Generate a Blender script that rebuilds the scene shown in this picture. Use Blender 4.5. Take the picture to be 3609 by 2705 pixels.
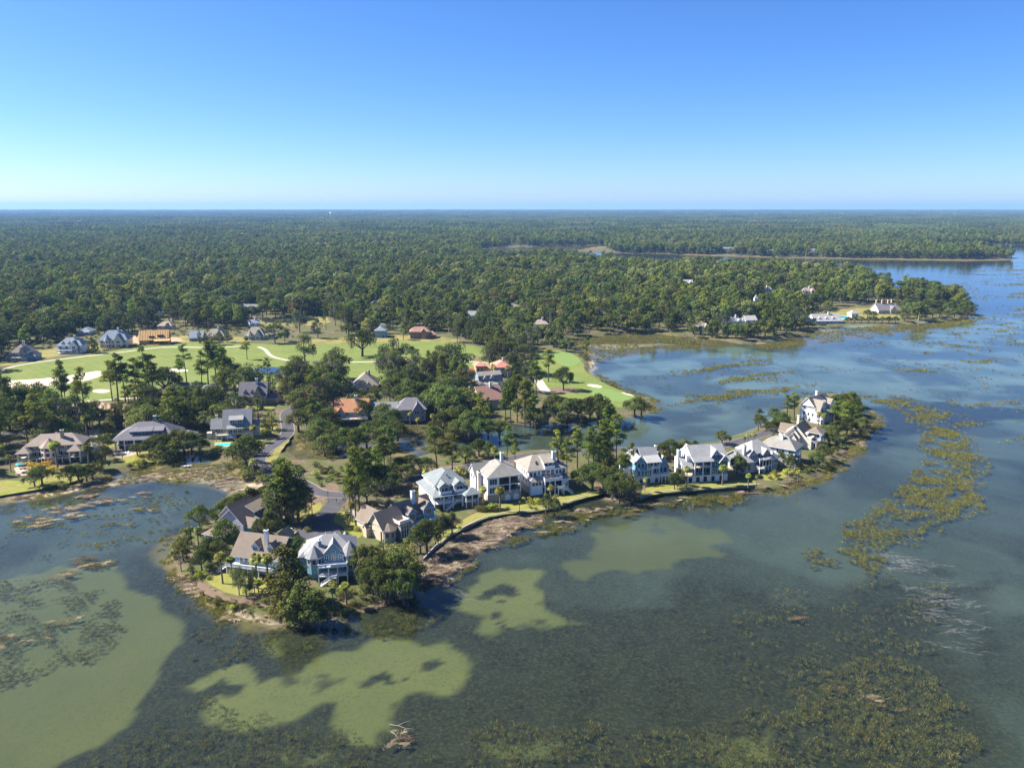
import bpy, bmesh, math, random
import numpy as np
from mathutils import Vector, Matrix
from mathutils.geometry import tessellate_polygon
for o in list(bpy.data.objects): bpy.data.objects.remove(o)
S = bpy.context.scene
R = math.radians
# ---------------------------------------------------------------- camera
CAM_H = 112.0; FPX = 2779.0; PCX, PCY = 1804.5, 1352.5
PITCH = math.atan(628 / FPX)
cd = bpy.data.cameras.new('camera'); cam = bpy.data.objects.new('camera', cd)
S.collection.objects.link(cam); S.camera = cam
cam.location = (0, 0, CAM_H); cam.rotation_euler = (math.pi / 2 - PITCH, 0, 0)
cd.sensor_fit = 'HORIZONTAL'; cd.sensor_width = 36.0; cd.lens = 36.0 * FPX / 3609.0
cd.clip_start = 1.0; cd.clip_end = 60000
# ---------------------------------------------------------------- sky and sun
SUN_EL, SUN_AZ = R(43), math.atan2(-0.98, 0.17)      # azimuth clockwise from +Y
w = bpy.data.worlds.new('World'); S.world = w; w.use_nodes = True
nt = w.node_tree; nt.nodes.clear()
out = nt.nodes.new('ShaderNodeOutputWorld'); bg = nt.nodes.new('ShaderNodeBackground')
sky = nt.nodes.new('ShaderNodeTexSky'); sky.sky_type = 'NISHITA'; sky.sun_disc = False
sky.sun_elevation = SUN_EL; sky.sun_rotation = SUN_AZ
sky.altitude = 1000; sky.air_density = 0.8; sky.dust_density = 1.0; sky.ozone_density = 10.0
bg.inputs['Strength'].default_value = 0.075
hs = nt.nodes.new('ShaderNodeHueSaturation'); hs.inputs['Saturation'].default_value = 1.09
mx = nt.nodes.new('ShaderNodeMix'); mx.data_type = 'RGBA'; mx.blend_type = 'MULTIPLY'; mx.inputs[0].default_value = 1; mx.inputs[7].default_value = (1.06, 0.965, 1.0, 1)
nt.links.new(sky.outputs[0], hs.inputs['Color']); nt.links.new(hs.outputs[0], mx.inputs[6]); nt.links.new(mx.outputs[2], bg.inputs[0]); nt.links.new(bg.outputs[0], out.inputs[0])
sl = bpy.data.lights.new('sun', 'SUN'); sl.energy = 5.0; sl.angle = R(0.5); sl.color = (1.0, 0.95, 0.87)
sun = bpy.data.objects.new('sun', sl); S.collection.objects.link(sun)
sdir = Vector((math.sin(SUN_AZ) * math.cos(SUN_EL), math.cos(SUN_AZ) * math.cos(SUN_EL), math.sin(SUN_EL)))
sun.rotation_euler = sdir.to_track_quat('Z', 'Y').to_euler(); sun.location = sdir * 300
S.view_settings.view_transform = 'Standard'; S.view_settings.look = 'None'
S.view_settings.exposure = 1.46; S.view_settings.gamma = 1.0; S.view_settings.use_curve_mapping = False
S.render.engine = 'CYCLES'
S.cycles.use_denoising = True; S.cycles.max_bounces = 6; S.cycles.diffuse_bounces = 2; S.cycles.glossy_bounces = 3
S.cycles.transparent_max_bounces = 12; S.cycles.volume_bounces = 0; S.cycles.caustics_reflective = False; S.cycles.caustics_refractive = False
S.cycles.sample_clamp_indirect = 4.0
COL = S.collection
G = 1.2                                                # level of dry land above the water

# ---------------------------------------------------------------- pixel -> place
def P(u, v, z=0.0):
    dx = (u - PCX) / FPX; dy = (v - PCY) / FPX; c, s = math.cos(PITCH), math.sin(PITCH)
    d = (dx, c - dy * s, -s - dy * c); t = (z - CAM_H) / d[2]
    return (d[0] * t, d[1] * t)
def PD(x, y, z=0.0): return P(x * 1.63156, y * 1.63156, z)
def poly(pts, z=0.0): return [PD(x, y, z) for x, y in pts]
# ---------------------------------------------------------------- noise
def vnoise(x, y, seed=0):
    xi = np.floor(x); yi = np.floor(y); xf = x - xi; yf = y - yi
    xi = xi.astype(np.int64); yi = yi.astype(np.int64)
    def h(a, b):
        n = (a * 374761393 + b * 668265263 + seed * 1442695041) & 0xffffffff
        n = ((n ^ (n >> 13)) * 1274126177) & 0xffffffff
        return ((n ^ (n >> 16)) & 0xffff) / 65535.0
    u = xf * xf * (3 - 2 * xf); v = yf * yf * (3 - 2 * yf)
    return (h(xi, yi) * (1 - u) + h(xi + 1, yi) * u) * (1 - v) + (h(xi, yi + 1) * (1 - u) + h(xi + 1, yi + 1) * u) * v
def fbm(x, y, scale, octv=4, seed=0):
    r = 0; a = 0.5; t = 0; x = np.asarray(x, float) / scale; y = np.asarray(y, float) / scale
    for i in range(octv):
        r = r + a * vnoise(x, y, seed + i * 17); t += a; a *= 0.5; x = x * 2.03 + 11.3; y = y * 2.03 + 5.7
    return r / t
def sdf(px, py, pg):
    """signed distance, positive inside"""
    px = np.asarray(px, float); py = np.asarray(py, float)
    d2 = np.full(px.shape, 1e18); ins = np.zeros(px.shape, bool)
    n = len(pg)
    for i in range(n):
        ax, ay = pg[i]; bx, by = pg[(i + 1) % n]
        ex, ey = bx - ax, by - ay; L = ex * ex + ey * ey + 1e-9
        t = np.clip(((px - ax) * ex + (py - ay) * ey) / L, 0, 1)
        qx = px - ax - t * ex; qy = py - ay - t * ey
        d2 = np.minimum(d2, qx * qx + qy * qy)
        if ay != by:
            c = ((ay > py) != (by > py)) & (px < (bx - ax) * (py - ay) / (by - ay) + ax)
            ins ^= c
    d = np.sqrt(d2)
    return np.where(ins, d, -d)
def sdl(px, py, line):
    px = np.asarray(px, float); py = np.asarray(py, float); d2 = np.full(px.shape, 1e18)
    for (ax, ay), (bx, by) in zip(line[:-1], line[1:]):
        ex, ey = bx - ax, by - ay; L = ex * ex + ey * ey + 1e-9
        t = np.clip(((px - ax) * ex + (py - ay) * ey) / L, 0, 1)
        d2 = np.minimum(d2, (px - ax - t * ex) ** 2 + (py - ay - t * ey) ** 2)
    return np.sqrt(d2)
def sstep(a, b, x):
    t = np.clip((x - a) / (b - a), 0, 1); return t * t * (3 - 2 * t)

# ---------------------------------------------------------------- materials
def srgb(r, g, b):
    f = lambda c: (c / 255 / 12.92) if c / 255 <= 0.04045 else ((c / 255 + 0.055) / 1.055) ** 2.4
    return (f(r), f(g), f(b))
MATS = {}
class NB:
    def __init__(s, name):
        s.m = bpy.data.materials.new(name); s.m.use_nodes = True; s.t = s.m.node_tree; s.t.nodes.clear()
        s.out = s.n('ShaderNodeOutputMaterial')
    def n(s, typ, **kw):
        q = s.t.nodes.new(typ)
        for k, v in kw.items():
            if k.startswith('i_'): q.inputs[k[2:].replace('_', ' ')].default_value = v
            else: setattr(q, k, v)
        return q
    def l(s, a, b): s.t.links.new(a, b)
    def mix(s, fac, a, b, blend='MIX'):
        q = s.n('ShaderNodeMix', data_type='RGBA', blend_type=blend)
        for sock, val in ((q.inputs[0], fac), (q.inputs[6], a), (q.inputs[7], b)):
            if hasattr(val, 'is_linked') or hasattr(val, 'links'): s.l(val, sock)
            elif isinstance(val, (int, float)): sock.default_value = val
            else: sock.default_value = (*val, 1)
        return q.outputs[2]
    def noise(s, scale, detail=4, rough=0.6, vec=None, dist=0.0):
        q = s.n('ShaderNodeTexNoise'); q.inputs['Scale'].default_value = scale; q.inputs['Detail'].default_value = detail
        q.inputs['Roughness'].default_value = rough; q.inputs['Distortion'].default_value = dist
        if vec is not None: s.l(vec, q.inputs['Vector'])
        return q.outputs['Fac']
    def ramp(s, x, a, b):
        q = s.n('ShaderNodeMapRange'); q.inputs['From Min'].default_value = a; q.inputs['From Max'].default_value = b
        s.l(x, q.inputs['Value']); return q.outputs[0]
    def math(s, op, a, b=None):
        q = s.n('ShaderNodeMath', operation=op)
        for i, v in enumerate((a, b)):
            if v is None: continue
            if isinstance(v, (int, float)): q.inputs[i].default_value = v
            else: s.l(v, q.inputs[i])
        return q.outputs[0]
    def obj(s): return s.n('ShaderNodeTexCoord').outputs['Object']
    def pos(s): return s.n('ShaderNodeNewGeometry').outputs['Position']
    def bump(s, h, strength, dist=0.1):
        q = s.n('ShaderNodeBump'); q.inputs['Strength'].default_value = strength; q.inputs['Distance'].default_value = dist
        s.l(h, q.inputs['Height']); return q.outputs[0]
    def bsdf(s, col, rough=0.8, spec=0.3, normal=None, **kw):
        q = s.n('ShaderNodeBsdfPrincipled')
        if isinstance(col, tuple): q.inputs['Base Color'].default_value = (*col, 1)
        else: s.l(col, q.inputs['Base Color'])
        q.inputs['Roughness'].default_value = rough; q.inputs['Specular IOR Level'].default_value = spec
        if normal is not None: s.l(normal, q.inputs['Normal'])
        return q
    def done(s, sh):
        s.l(sh, s.out.inputs['Surface']); MATS[s.m.name] = s.m; return s.m
def vary(c, f): return tuple(min(1, x * f) for x in c)
def simple(name, col, rough=0.75, amt=0.18, scale=0.6, spec=0.3, bump=0.0, streak=False):
    b = NB(name); v = b.obj()
    if streak:
        mp = b.n('ShaderNodeMapping'); mp.inputs['Scale'].default_value = (1, 1, 0.25); b.l(v, mp.inputs[0]); v2 = mp.outputs[0]
    else: v2 = v
    n1 = b.noise(scale, 5, 0.65, v2); n2 = b.noise(scale * 7, 3, 0.6, v)
    c = b.mix(b.ramp(n1, 0.3, 0.7), vary(col, 1 - amt), vary(col, 1 + amt))
    c = b.mix(b.math('MULTIPLY', n2, 0.5), c, vary(col, 1 - amt * 1.2))
    nm = b.bump(n2, bump, 0.1) if bump else None
    return b.done(b.bsdf(c, rough, spec, nm).outputs[0])
def roofmat(name, col, amt=0.25):
    """asphalt shingles: courses too fine to see, blotches and downward staining"""
    b = NB(name); v = b.obj()
    mp = b.n('ShaderNodeMapping'); mp.inputs['Scale'].default_value = (1, 1, 6); b.l(v, mp.inputs[0])
    n1 = b.noise(0.35, 5, 0.7, v); n2 = b.noise(2.2, 4, 0.75, mp.outputs[0]); n3 = b.noise(9, 2, 0.6, v)
    c = b.mix(b.ramp(n1, 0.3, 0.72), vary(col, 1 - amt), vary(col, 1 + amt))
    c = b.mix(b.ramp(n2, 0.35, 0.8), c, vary(col, 0.72)); c = b.mix(b.math('MULTIPLY', n3, 0.45), c, vary(col, 1.25))
    return b.done(b.bsdf(c, 0.9, 0.2, b.bump(n3, 0.4, 0.05)).outputs[0])
def siding(name, col, amt=0.1):
    b = NB(name); v = b.obj()
    wv = b.n('ShaderNodeTexWave', wave_type='BANDS', bands_direction='Z', wave_profile='SAW')
    wv.inputs['Scale'].default_value = 0.8; b.l(v, wv.inputs['Vector'])
    n1 = b.noise(0.5, 4, 0.65, v)
    c = b.mix(b.ramp(n1, 0.3, 0.7), vary(col, 1 - amt), vary(col, 1 + amt * 0.6))
    return b.done(b.bsdf(c, 0.65, 0.3, b.bump(wv.outputs['Fac'], 0.5, 0.03)).outputs[0])
simple('white_trim', (0.74, 0.75, 0.75), 0.55, 0.05)
simple('cream_trim', (0.66, 0.6, 0.48), 0.6, 0.06)
siding('white_wall', (0.8, 0.8, 0.8)); siding('cream_wall', (0.66, 0.6, 0.5)); siding('tan_wall', (0.56, 0.46, 0.34))
siding('blue_wall', (0.14, 0.27, 0.34)); siding('teal_wall', (0.15, 0.3, 0.37)); siding('dark_teal_wall', (0.055, 0.125, 0.14))
siding('grey_wall', (0.24, 0.26, 0.27)); siding('pale_blue_wall', (0.2, 0.32, 0.38)); siding('lavender_wall', (0.42, 0.42, 0.46))
siding('olive_wall', (0.3, 0.27, 0.2)); siding('yellow_wall', (0.62, 0.5, 0.27))
simple('stucco', (0.45, 0.42, 0.37), 0.85, 0.12, 0.8, bump=0.2); simple('white_stucco', (0.62, 0.62, 0.6), 0.85, 0.12, 0.8, bump=0.2)
simple('peach_stucco', (0.66, 0.4, 0.2), 0.85, 0.1, 0.8); simple('brick_beige', (0.42, 0.34, 0.23), 0.85, 0.3, 2.5, bump=0.3)
simple('brick_red', (0.33, 0.16, 0.1), 0.85, 0.3, 2.5, bump=0.3)
roofmat('roof_grey', (0.235, 0.235, 0.235)); roofmat('roof_brown', (0.195, 0.155, 0.12)); roofmat('roof_tan', (0.25, 0.22, 0.18))
roofmat('roof_slate', (0.16, 0.15, 0.16)); roofmat('roof_greengrey', (0.19, 0.212, 0.212)); roofmat('roof_weathered', (0.245, 0.23, 0.2), 0.35)
roofmat('roof_redbrown', (0.3, 0.17, 0.13)); roofmat('roof_terracotta', (0.52, 0.22, 0.16)); roofmat('roof_orange', (0.42, 0.2, 0.1))
roofmat('roof_pale', (0.32, 0.31, 0.29)); roofmat('roof_pink', (0.3, 0.24, 0.195)); roofmat('roof_bluegrey', (0.2, 0.23, 0.27))
simple('timber', (0.56, 0.34, 0.13), 0.8, 0.22, 0.7); simple('deck_wood', (0.46, 0.33, 0.22), 0.8, 0.2, 1.0)
simple('bark', (0.1, 0.075, 0.055), 0.95, 0.3, 1.5); simple('palm_bark', (0.2, 0.16, 0.12), 0.95, 0.25, 2); simple('pale_bark', (0.24, 0.2, 0.17), 0.95, 0.3, 1.5)
simple('dark_metal', (0.02, 0.02, 0.022), 0.5, 0.1); simple('dark_opening', (0.022, 0.024, 0.027), 0.8, 0.2)
simple('grey_door', (0.3, 0.31, 0.32), 0.6, 0.08); simple('brick_cap', (0.06, 0.045, 0.04), 0.8, 0.2)
b = NB('glass'); n = b.noise(0.7, 2, 0.5, b.obj())
c = b.mix(b.ramp(n, 0.3, 0.7), (0.012, 0.017, 0.02), (0.05, 0.06, 0.062))
b.done(b.bsdf(c, 0.06, 0.6).outputs[0])
b = NB('screen'); t = b.n('ShaderNodeBsdfTransparent'); d = b.bsdf((0.02, 0.022, 0.024), 0.7, 0.2)
mx = b.n('ShaderNodeMixShader'); mx.inputs[0].default_value = 0.62; b.l(t.outputs[0], mx.inputs[1]); b.l(d.outputs[0], mx.inputs[2]); b.done(mx.outputs[0])
for nm_, c_ in (('red_cloth', (0.4, 0.03, 0.03)), ('teal_cloth', (0.02, 0.33, 0.33)), ('white_plastic', (0.75, 0.75, 0.73)), ('wicker', (0.42, 0.2, 0.08)), ('navy_cloth', (0.03, 0.04, 0.12)), ('car_paint', (0.1, 0.11, 0.13)), ('white_paint', (0.72, 0.72, 0.72)), ('red_paint', (0.3, 0.03, 0.02)), ('silver_paint', (0.4, 0.41, 0.42))):
    simple(nm_, c_, 0.4 if 'paint' in nm_ else 0.75, 0.06)
simple('tyre', (0.02, 0.02, 0.02), 0.9)
def leaf(name, a, b_, trans=0.25, hue=None):
    """leaf cards: per-leaf and per-plant colour, some light through the leaf"""
    b = NB(name); at = b.n('ShaderNodeAttribute', attribute_name='tint'); oi = b.n('ShaderNodeObjectInfo')
    c = b.mix(at.outputs['Fac'], a, b_)
    k = b.ramp(oi.outputs['Random'], 0, 1); q = b.n('ShaderNodeMapRange'); q.inputs['To Min'].default_value = 0.6; q.inputs['To Max'].default_value = 1.5
    b.l(oi.outputs['Random'], q.inputs['Value'])
    hs = b.n('ShaderNodeHueSaturation'); b.l(q.outputs[0], hs.inputs['Value']); b.l(c, hs.inputs['Color'])
    q2 = b.n('ShaderNodeMapRange'); q2.inputs['To Min'].default_value = 0.468; q2.inputs['To Max'].default_value = 0.522
    m = b.math('FRACT', b.math('MULTIPLY', oi.outputs['Random'], 7.31)); b.l(m, q2.inputs['Value']); b.l(q2.outputs[0], hs.inputs['Hue'])
    d = b.n('ShaderNodeBsdfDiffuse'); b.l(hs.outputs[0], d.inputs[0]); t = b.n('ShaderNodeBsdfTranslucent'); b.l(hs.outputs[0], t.inputs[0])
    mx = b.n('ShaderNodeMixShader'); mx.inputs[0].default_value = trans; b.l(d.outputs[0], mx.inputs[1]); b.l(t.outputs[0], mx.inputs[2])
    return b.done(mx.outputs[0])
leaf('oak_leaf', (0.04, 0.062, 0.017), (0.15, 0.178, 0.045), .26); leaf('pine_leaf', (0.05, 0.08, 0.015), (0.23, 0.265, 0.045), .28)
leaf('palm_leaf', (0.08, 0.11, 0.025), (0.34, 0.34, 0.08), .3); leaf('shrub_leaf', (0.075, 0.095, 0.03), (0.24, 0.25, 0.075), .3)
leaf('cedar_leaf', (0.055, 0.075, 0.02), (0.2, 0.21, 0.05), .2); leaf('moss_leaf', (0.12, 0.115, 0.08), (0.3, 0.27, 0.21), .3)
leaf('autumn_leaf', (0.12, 0.075, 0.035), (0.24, 0.16, 0.07)); leaf('gold_leaf', (0.28, 0.2, 0.03), (0.5, 0.36, 0.05))
leaf('marsh_leaf', (0.115, 0.12, 0.03), (0.32, 0.295, 0.065), 0.3); leaf('weed_leaf', (0.08, 0.085, 0.03), (0.34, 0.31, 0.1), 0.3)
leaf('straw', (0.17, 0.135, 0.085), (0.36, 0.295, 0.2), 0.1); leaf('bright_leaf', (0.12, 0.17, 0.02), (0.4, 0.42, 0.06)); leaf('deadwood', (0.055, 0.045, 0.03), (0.14, 0.105, 0.07), 0.1)

# ---------------------------------------------------------------- objects
def tag(o, label=None, cat=None, group=None, kind=None):
    for k, v in (('label', label), ('category', cat), ('group', group), ('kind', kind)):
        if v: o[k] = v
    return o
def link(name, data, parent=None):
    o = bpy.data.objects.new(name, data); COL.objects.link(o)
    if parent is not None: o.parent = parent
    return o
def mesh(name, V, Fs, mats, mi=None, smooth=False):
    m = bpy.data.meshes.new(name); m.from_pydata([tuple(v) for v in V], [], Fs)
    for x in ([mats] if isinstance(mats, str) else mats): m.materials.append(MATS[x])
    if mi: m.polygons.foreach_set('material_index', mi)
    if smooth: m.polygons.foreach_set('use_smooth', [True] * len(m.polygons))
    m.update(); return m
def npmesh(name, V, Q, mats, tint=None, mi=None, smooth=False):
    """quads or triangles straight from arrays"""
    V = np.ascontiguousarray(V, np.float32); Q = np.ascontiguousarray(Q, np.int32); k = Q.shape[1]; n = len(Q)
    m = bpy.data.meshes.new(name); m.vertices.add(len(V)); m.vertices.foreach_set('co', V.ravel())
    m.loops.add(n * k); m.loops.foreach_set('vertex_index', Q.ravel())
    m.polygons.add(n); m.polygons.foreach_set('loop_start', np.arange(0, n * k, k, dtype=np.int32))
    if mi is not None: m.polygons.foreach_set('material_index', np.asarray(mi, np.int32))
    if smooth: m.polygons.foreach_set('use_smooth', np.ones(n, bool))
    if tint is not None:
        a = m.attributes.new('tint', 'FLOAT', 'POINT'); a.data.foreach_set('value', np.asarray(tint, np.float32))
    for x in ([mats] if isinstance(mats, str) else mats): m.materials.append(MATS[x])
    m.update(); m.validate(); return m
# ================================================================ the lie of the land
LAND = poly([(-900, 1150), (0, 1083), (60, 1075), (140, 1062), (215, 1052), (300, 1040), (380, 1032), (450, 1042), (495, 1064), (475, 1086), (455, 1118),
  (430, 1140), (395, 1150), (355, 1165), (335, 1190), (350, 1218), (375, 1248), (415, 1270), (455, 1300), (520, 1328), (600, 1345), (680, 1345),
  (745, 1328), (805, 1305), (860, 1280), (895, 1255), (915, 1215), (940, 1185), (985, 1152), (1045, 1122), (1100, 1110), (1165, 1106), (1205, 1096),
  (1250, 1080), (1300, 1066), (1345, 1078), (1385, 1078), (1410, 1068), (1500, 1060), (1600, 1053), (1622, 1050), (1650, 1058), (1695, 1056),
  (1745, 1038), (1790, 1018), (1830, 990), (1857, 962), (1880, 932), (1900, 908), (1895, 893), (1870, 878), (1845, 862), (1820, 852), (1790, 850),
  (1750, 855), (1715, 868), (1690, 885), (1668, 905), (1630, 925), (1590, 940), (1550, 955), (1500, 958), (1450, 965), (1400, 980), (1350, 975),
  (1290, 970), (1240, 978), (1180, 972), (1120, 975), (1060, 972), (1000, 970), (950, 975), (910, 985), (860, 990), (800, 988), (740, 990), (690, 992),
  (650, 990), (622, 975), (640, 948), (680, 938), (740, 928), (800, 915), (860, 912), (930, 915), (1000, 920), (1060, 922), (1130, 918), (1200, 915),
  (1290, 912), (1345, 905), (1390, 897), (1418, 880), (1405, 862), (1370, 853), (1325, 835), (1290, 815), (1275, 800), (1283, 783), (1268, 768),
  (1245, 755), (1225, 745), (1240, 732), (1300, 724), (1400, 722), (1500, 728), (1600, 742), (1690, 733), (1735, 720), (1800, 707), (1900, 703), (2000, 697),
  (2060, 688), (2100, 672), (2090, 660), (2060, 648), (2020, 636), (1985, 628), (1978, 612)])
LAND += poly([(1945, 600), (1930, 583), (1885, 574), (1800, 567), (1700, 562), (1550, 557), (1400, 554)], 22)
LAND += poly([(1290, 551), (1200, 548), (1050, 547)], 17)
LAND += poly([(1038, 537), (1290, 529), (1700, 528), (2040, 530), (2400, 529)])
LAND += [(2600, 2380), (30000, 2500), (30000, 40000), (-30000, 40000), (-30000, 300)]
ISLAND = poly([(1230, 544), (1467, 550), (1672, 556), (1900, 560), (2100, 563), (2190, 561), (2185, 556), (2158, 551), (2100, 541), (1900, 535), (1600, 532), (1300, 532)])
MARSH = [poly(p) for p in (
  [(622, 974), (640, 946), (700, 936), (800, 916), (930, 917), (1010, 922), (1040, 935), (990, 955), (930, 972), (860, 988), (740, 988), (650, 988)],
  [(1215, 750), (1240, 730), (1300, 722), (1400, 720), (1500, 727), (1600, 742), (1560, 752), (1480, 752), (1400, 762), (1330, 772), (1285, 785), (1290, 812), (1270, 800), (1275, 770)],
  [(1600, 742), (1690, 733), (1735, 720), (1900, 703), (2000, 697), (2060, 688), (2110, 674), (2122, 686), (2080, 700), (2000, 712), (1900, 722), (1800, 738), (1740, 747), (1650, 752)],
  [(1395, 900), (1425, 886), (1425, 868), (1400, 857), (1360, 848), (1320, 828), (1330, 842), (1370, 858), (1405, 872)],
  [(1038, 537), (1290, 529), (1330, 532), (1290, 538), (1230, 543), (1290, 549), (1180, 549), (1050, 548)],
  [(1467, 549), (1672, 555), (1900, 559), (2100, 561), (2195, 559), (2200, 562), (2100, 565), (1900, 562), (1672, 559), (1467, 553)],
  [(1850, 870), (1905, 895), (1905, 915), (1885, 935), (1860, 968), (1835, 1000), (1790, 1030), (1740, 1048), (1690, 1066), (1620, 1062), (1690, 1050), (1745, 1030), (1800, 1005), (1840, 970), (1870, 920)],
  [(330, 1190), (350, 1165), (400, 1148), (400, 1180), (370, 1200), (380, 1240), (430, 1270), (480, 1300), (600, 1330), (600, 1352), (510, 1335), (440, 1305), (370, 1260)],
  [(1225, 745), (1285, 780), (1275, 805), (1300, 825), (1290, 808), (1295, 780), (1260, 750)],
  [(0, 1085), (0, 1070), (200, 1035), (330, 1000), (400, 985), (470, 980), (520, 1010), (560, 1045), (540, 1064), (440, 1044), (330, 1042), (200, 1056)])]
SAND = [poly(p) for p in (
  [(0, 1083), (60, 1068), (200, 1046), (300, 1030), (350, 1022), (400, 1006), (450, 1010), (490, 1022), (530, 1043), (580, 1052), (545, 1062), (495, 1066), (450, 1044), (380, 1034), (300, 1042), (200, 1056), (60, 1080)],
  [(445, 1296), (520, 1327), (600, 1343), (690, 1343), (760, 1325), (830, 1297), (870, 1276), (880, 1282), (810, 1310), (745, 1332), (680, 1349), (600, 1349), (520, 1334)],
  [(375, 1243), (430, 1268), (460, 1292), (450, 1298), (415, 1274), (372, 1251)],
  [(1240, 745), (1300, 752), (1380, 748), (1460, 742), (1400, 740), (1300, 742)],
  [(1275, 770), (1290, 785), (1282, 805), (1300, 822), (1286, 812), (1272, 798)])]
WRACK = [poly(p) for p in (
  [(1165, 1110), (1160, 1125), (1110, 1150), (1060, 1180), (1010, 1212), (960, 1245), (900, 1275), (890, 1262), (915, 1215), (940, 1188), (990, 1155), (1050, 1125), (1100, 1113)],
  [(1300, 1068), (1345, 1080), (1385, 1080), (1380, 1086), (1330, 1088), (1290, 1076)])]
def D7(x, y): return ((1200 + .945 * x) / 1.63156, (1900 + .945 * y) / 1.63156)
PALE = [poly(p) for p in (
  [(-300, 1290), (0, 1235), (120, 1215), (240, 1225), (350, 1300), (392, 1340), (385, 1400), (330, 1480), (270, 1540), (200, 1590), (70, 1662), (-400, 1720)],
  [(385, 1470), (470, 1440), (530, 1425), (580, 1445), (640, 1420), (720, 1405), (800, 1400), (850, 1390), (930, 1380), (1000, 1410), (1020, 1435), (990, 1465), (900, 1475), (850, 1498), (830, 1520), (842, 1550), (790, 1572), (745, 1586), (722, 1562), (680, 1530), (620, 1520), (560, 1530), (500, 1545), (470, 1520), (440, 1490)],
  [D7(*q) for q in ((500, 330), (540, 362), (580, 350), (620, 330), (670, 335), (700, 355), (740, 340), (860, 335), (960, 305), (850, 290), (800, 260), (770, 235), (725, 190), (750, 130), (700, 100), (620, 90), (560, 120), (500, 140), (460, 210), (510, 260))],
  [D7(*q) for q in ((845, 115), (880, 150), (960, 172), (1000, 130), (1100, 120), (1250, 105), (1400, 60), (1500, 0), (1400, -60), (1150, -80), (950, -20), (920, 40))],
  [(520, 1380), (600, 1370), (640, 1390), (560, 1395)],
  [(560, 1625), (640, 1610), (720, 1640), (640, 1662)], [(1040, 1600), (1180, 1590), (1220, 1620), (1100, 1630)], [(1500, 1600), (1620, 1560), (1700, 1640), (1560, 1662)])]
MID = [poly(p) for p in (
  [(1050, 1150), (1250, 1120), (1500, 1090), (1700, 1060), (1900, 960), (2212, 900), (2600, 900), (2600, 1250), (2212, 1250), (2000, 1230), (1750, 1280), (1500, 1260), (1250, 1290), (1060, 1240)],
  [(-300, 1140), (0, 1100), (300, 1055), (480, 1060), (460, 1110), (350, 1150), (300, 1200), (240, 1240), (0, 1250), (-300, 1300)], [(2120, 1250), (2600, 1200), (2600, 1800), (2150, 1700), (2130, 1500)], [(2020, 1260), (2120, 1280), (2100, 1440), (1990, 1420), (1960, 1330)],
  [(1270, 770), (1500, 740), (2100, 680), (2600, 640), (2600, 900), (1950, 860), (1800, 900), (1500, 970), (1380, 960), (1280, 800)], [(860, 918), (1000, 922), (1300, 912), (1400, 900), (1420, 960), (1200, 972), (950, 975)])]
DARKSPOT = [(D7(605, 178), 7.5, 4.5), (D7(575, 270), 3, 1.8), (D7(340, 455), 4.5, 3), (D7(145, 505), 6, 3.2), (D7(625, 232), 1.6, 1.2), (D7(260, 498), 1.6, 1.2), (D7(600, 300), 2, 1),
            ((500, 1478), 6, 4), ((475, 1465), 5, 3), ((1448, 935), 5, 3), ((1490, 915), 7, 3), ((1520, 880), 6, 3), ((1560, 925), 8, 4), ((1370, 935), 9, 5), ((1610, 870), 12, 5), ((1440, 860), 10, 4), ((1330, 800), 8, 5)]

def axis(lo, hi, step, far_lo, far_hi, g):
    a = list(np.arange(lo, hi, step)); s = step; x = a[-1]
    while x < far_hi: s *= g; x += s; a.append(x)
    s = step; x = lo; pre = []
    while x > far_lo: s *= g; x -= s; pre.append(x)
    return np.array(pre[::-1] + a)
XS = axis(-330, 430, 1.4, -22000, 22000, 1.06)
YS = axis(125, 480, 1.4, -700, 2600, 1.012)
YS = np.concatenate([YS[YS < 2600], axis(2620, 2700, 20, 2620, 21000, 1.07)])
YS = np.concatenate([[-900, -400, -150, 0, 60, 100], YS[YS > 120]])
gx, gy = np.meshgrid(XS, YS); gx = gx.ravel(); gy = gy.ravel()
def land_sd(x, y):
    wob = (fbm(x, y, 9, 3, 3) - 0.5) * np.clip(4 + (np.asarray(y) - 300) * 0.012, 3.5, 22)
    return np.maximum(sdf(x, y, LAND), sdf(x, y, ISLAND)) + wob
def hmask(x, y, polys, soft, warp=4.0, seed=9, wt=None):
    wx = x + (fbm(x, y, 14, 4, seed) - 0.5) * warp * 2; wy = y + (fbm(x, y, 14, 4, seed + 40) - 0.5) * warp * 3
    m = np.zeros(np.shape(x))
    for i, p in enumerate(polys): m = np.maximum(m, sstep(-soft, soft, sdf(wx, wy, p)) * (wt or {}).get(i, 1.0))
    return m
BULK1 = poly([(915, 1213), (940, 1186), (985, 1153), (1045, 1123), (1100, 1111), (1165, 1107), (1205, 1097), (1250, 1081), (1296, 1067)])
BULK2 = poly([(1383, 1079), (1410, 1069), (1500, 1061), (1600, 1054), (1640, 1052)])
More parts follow.
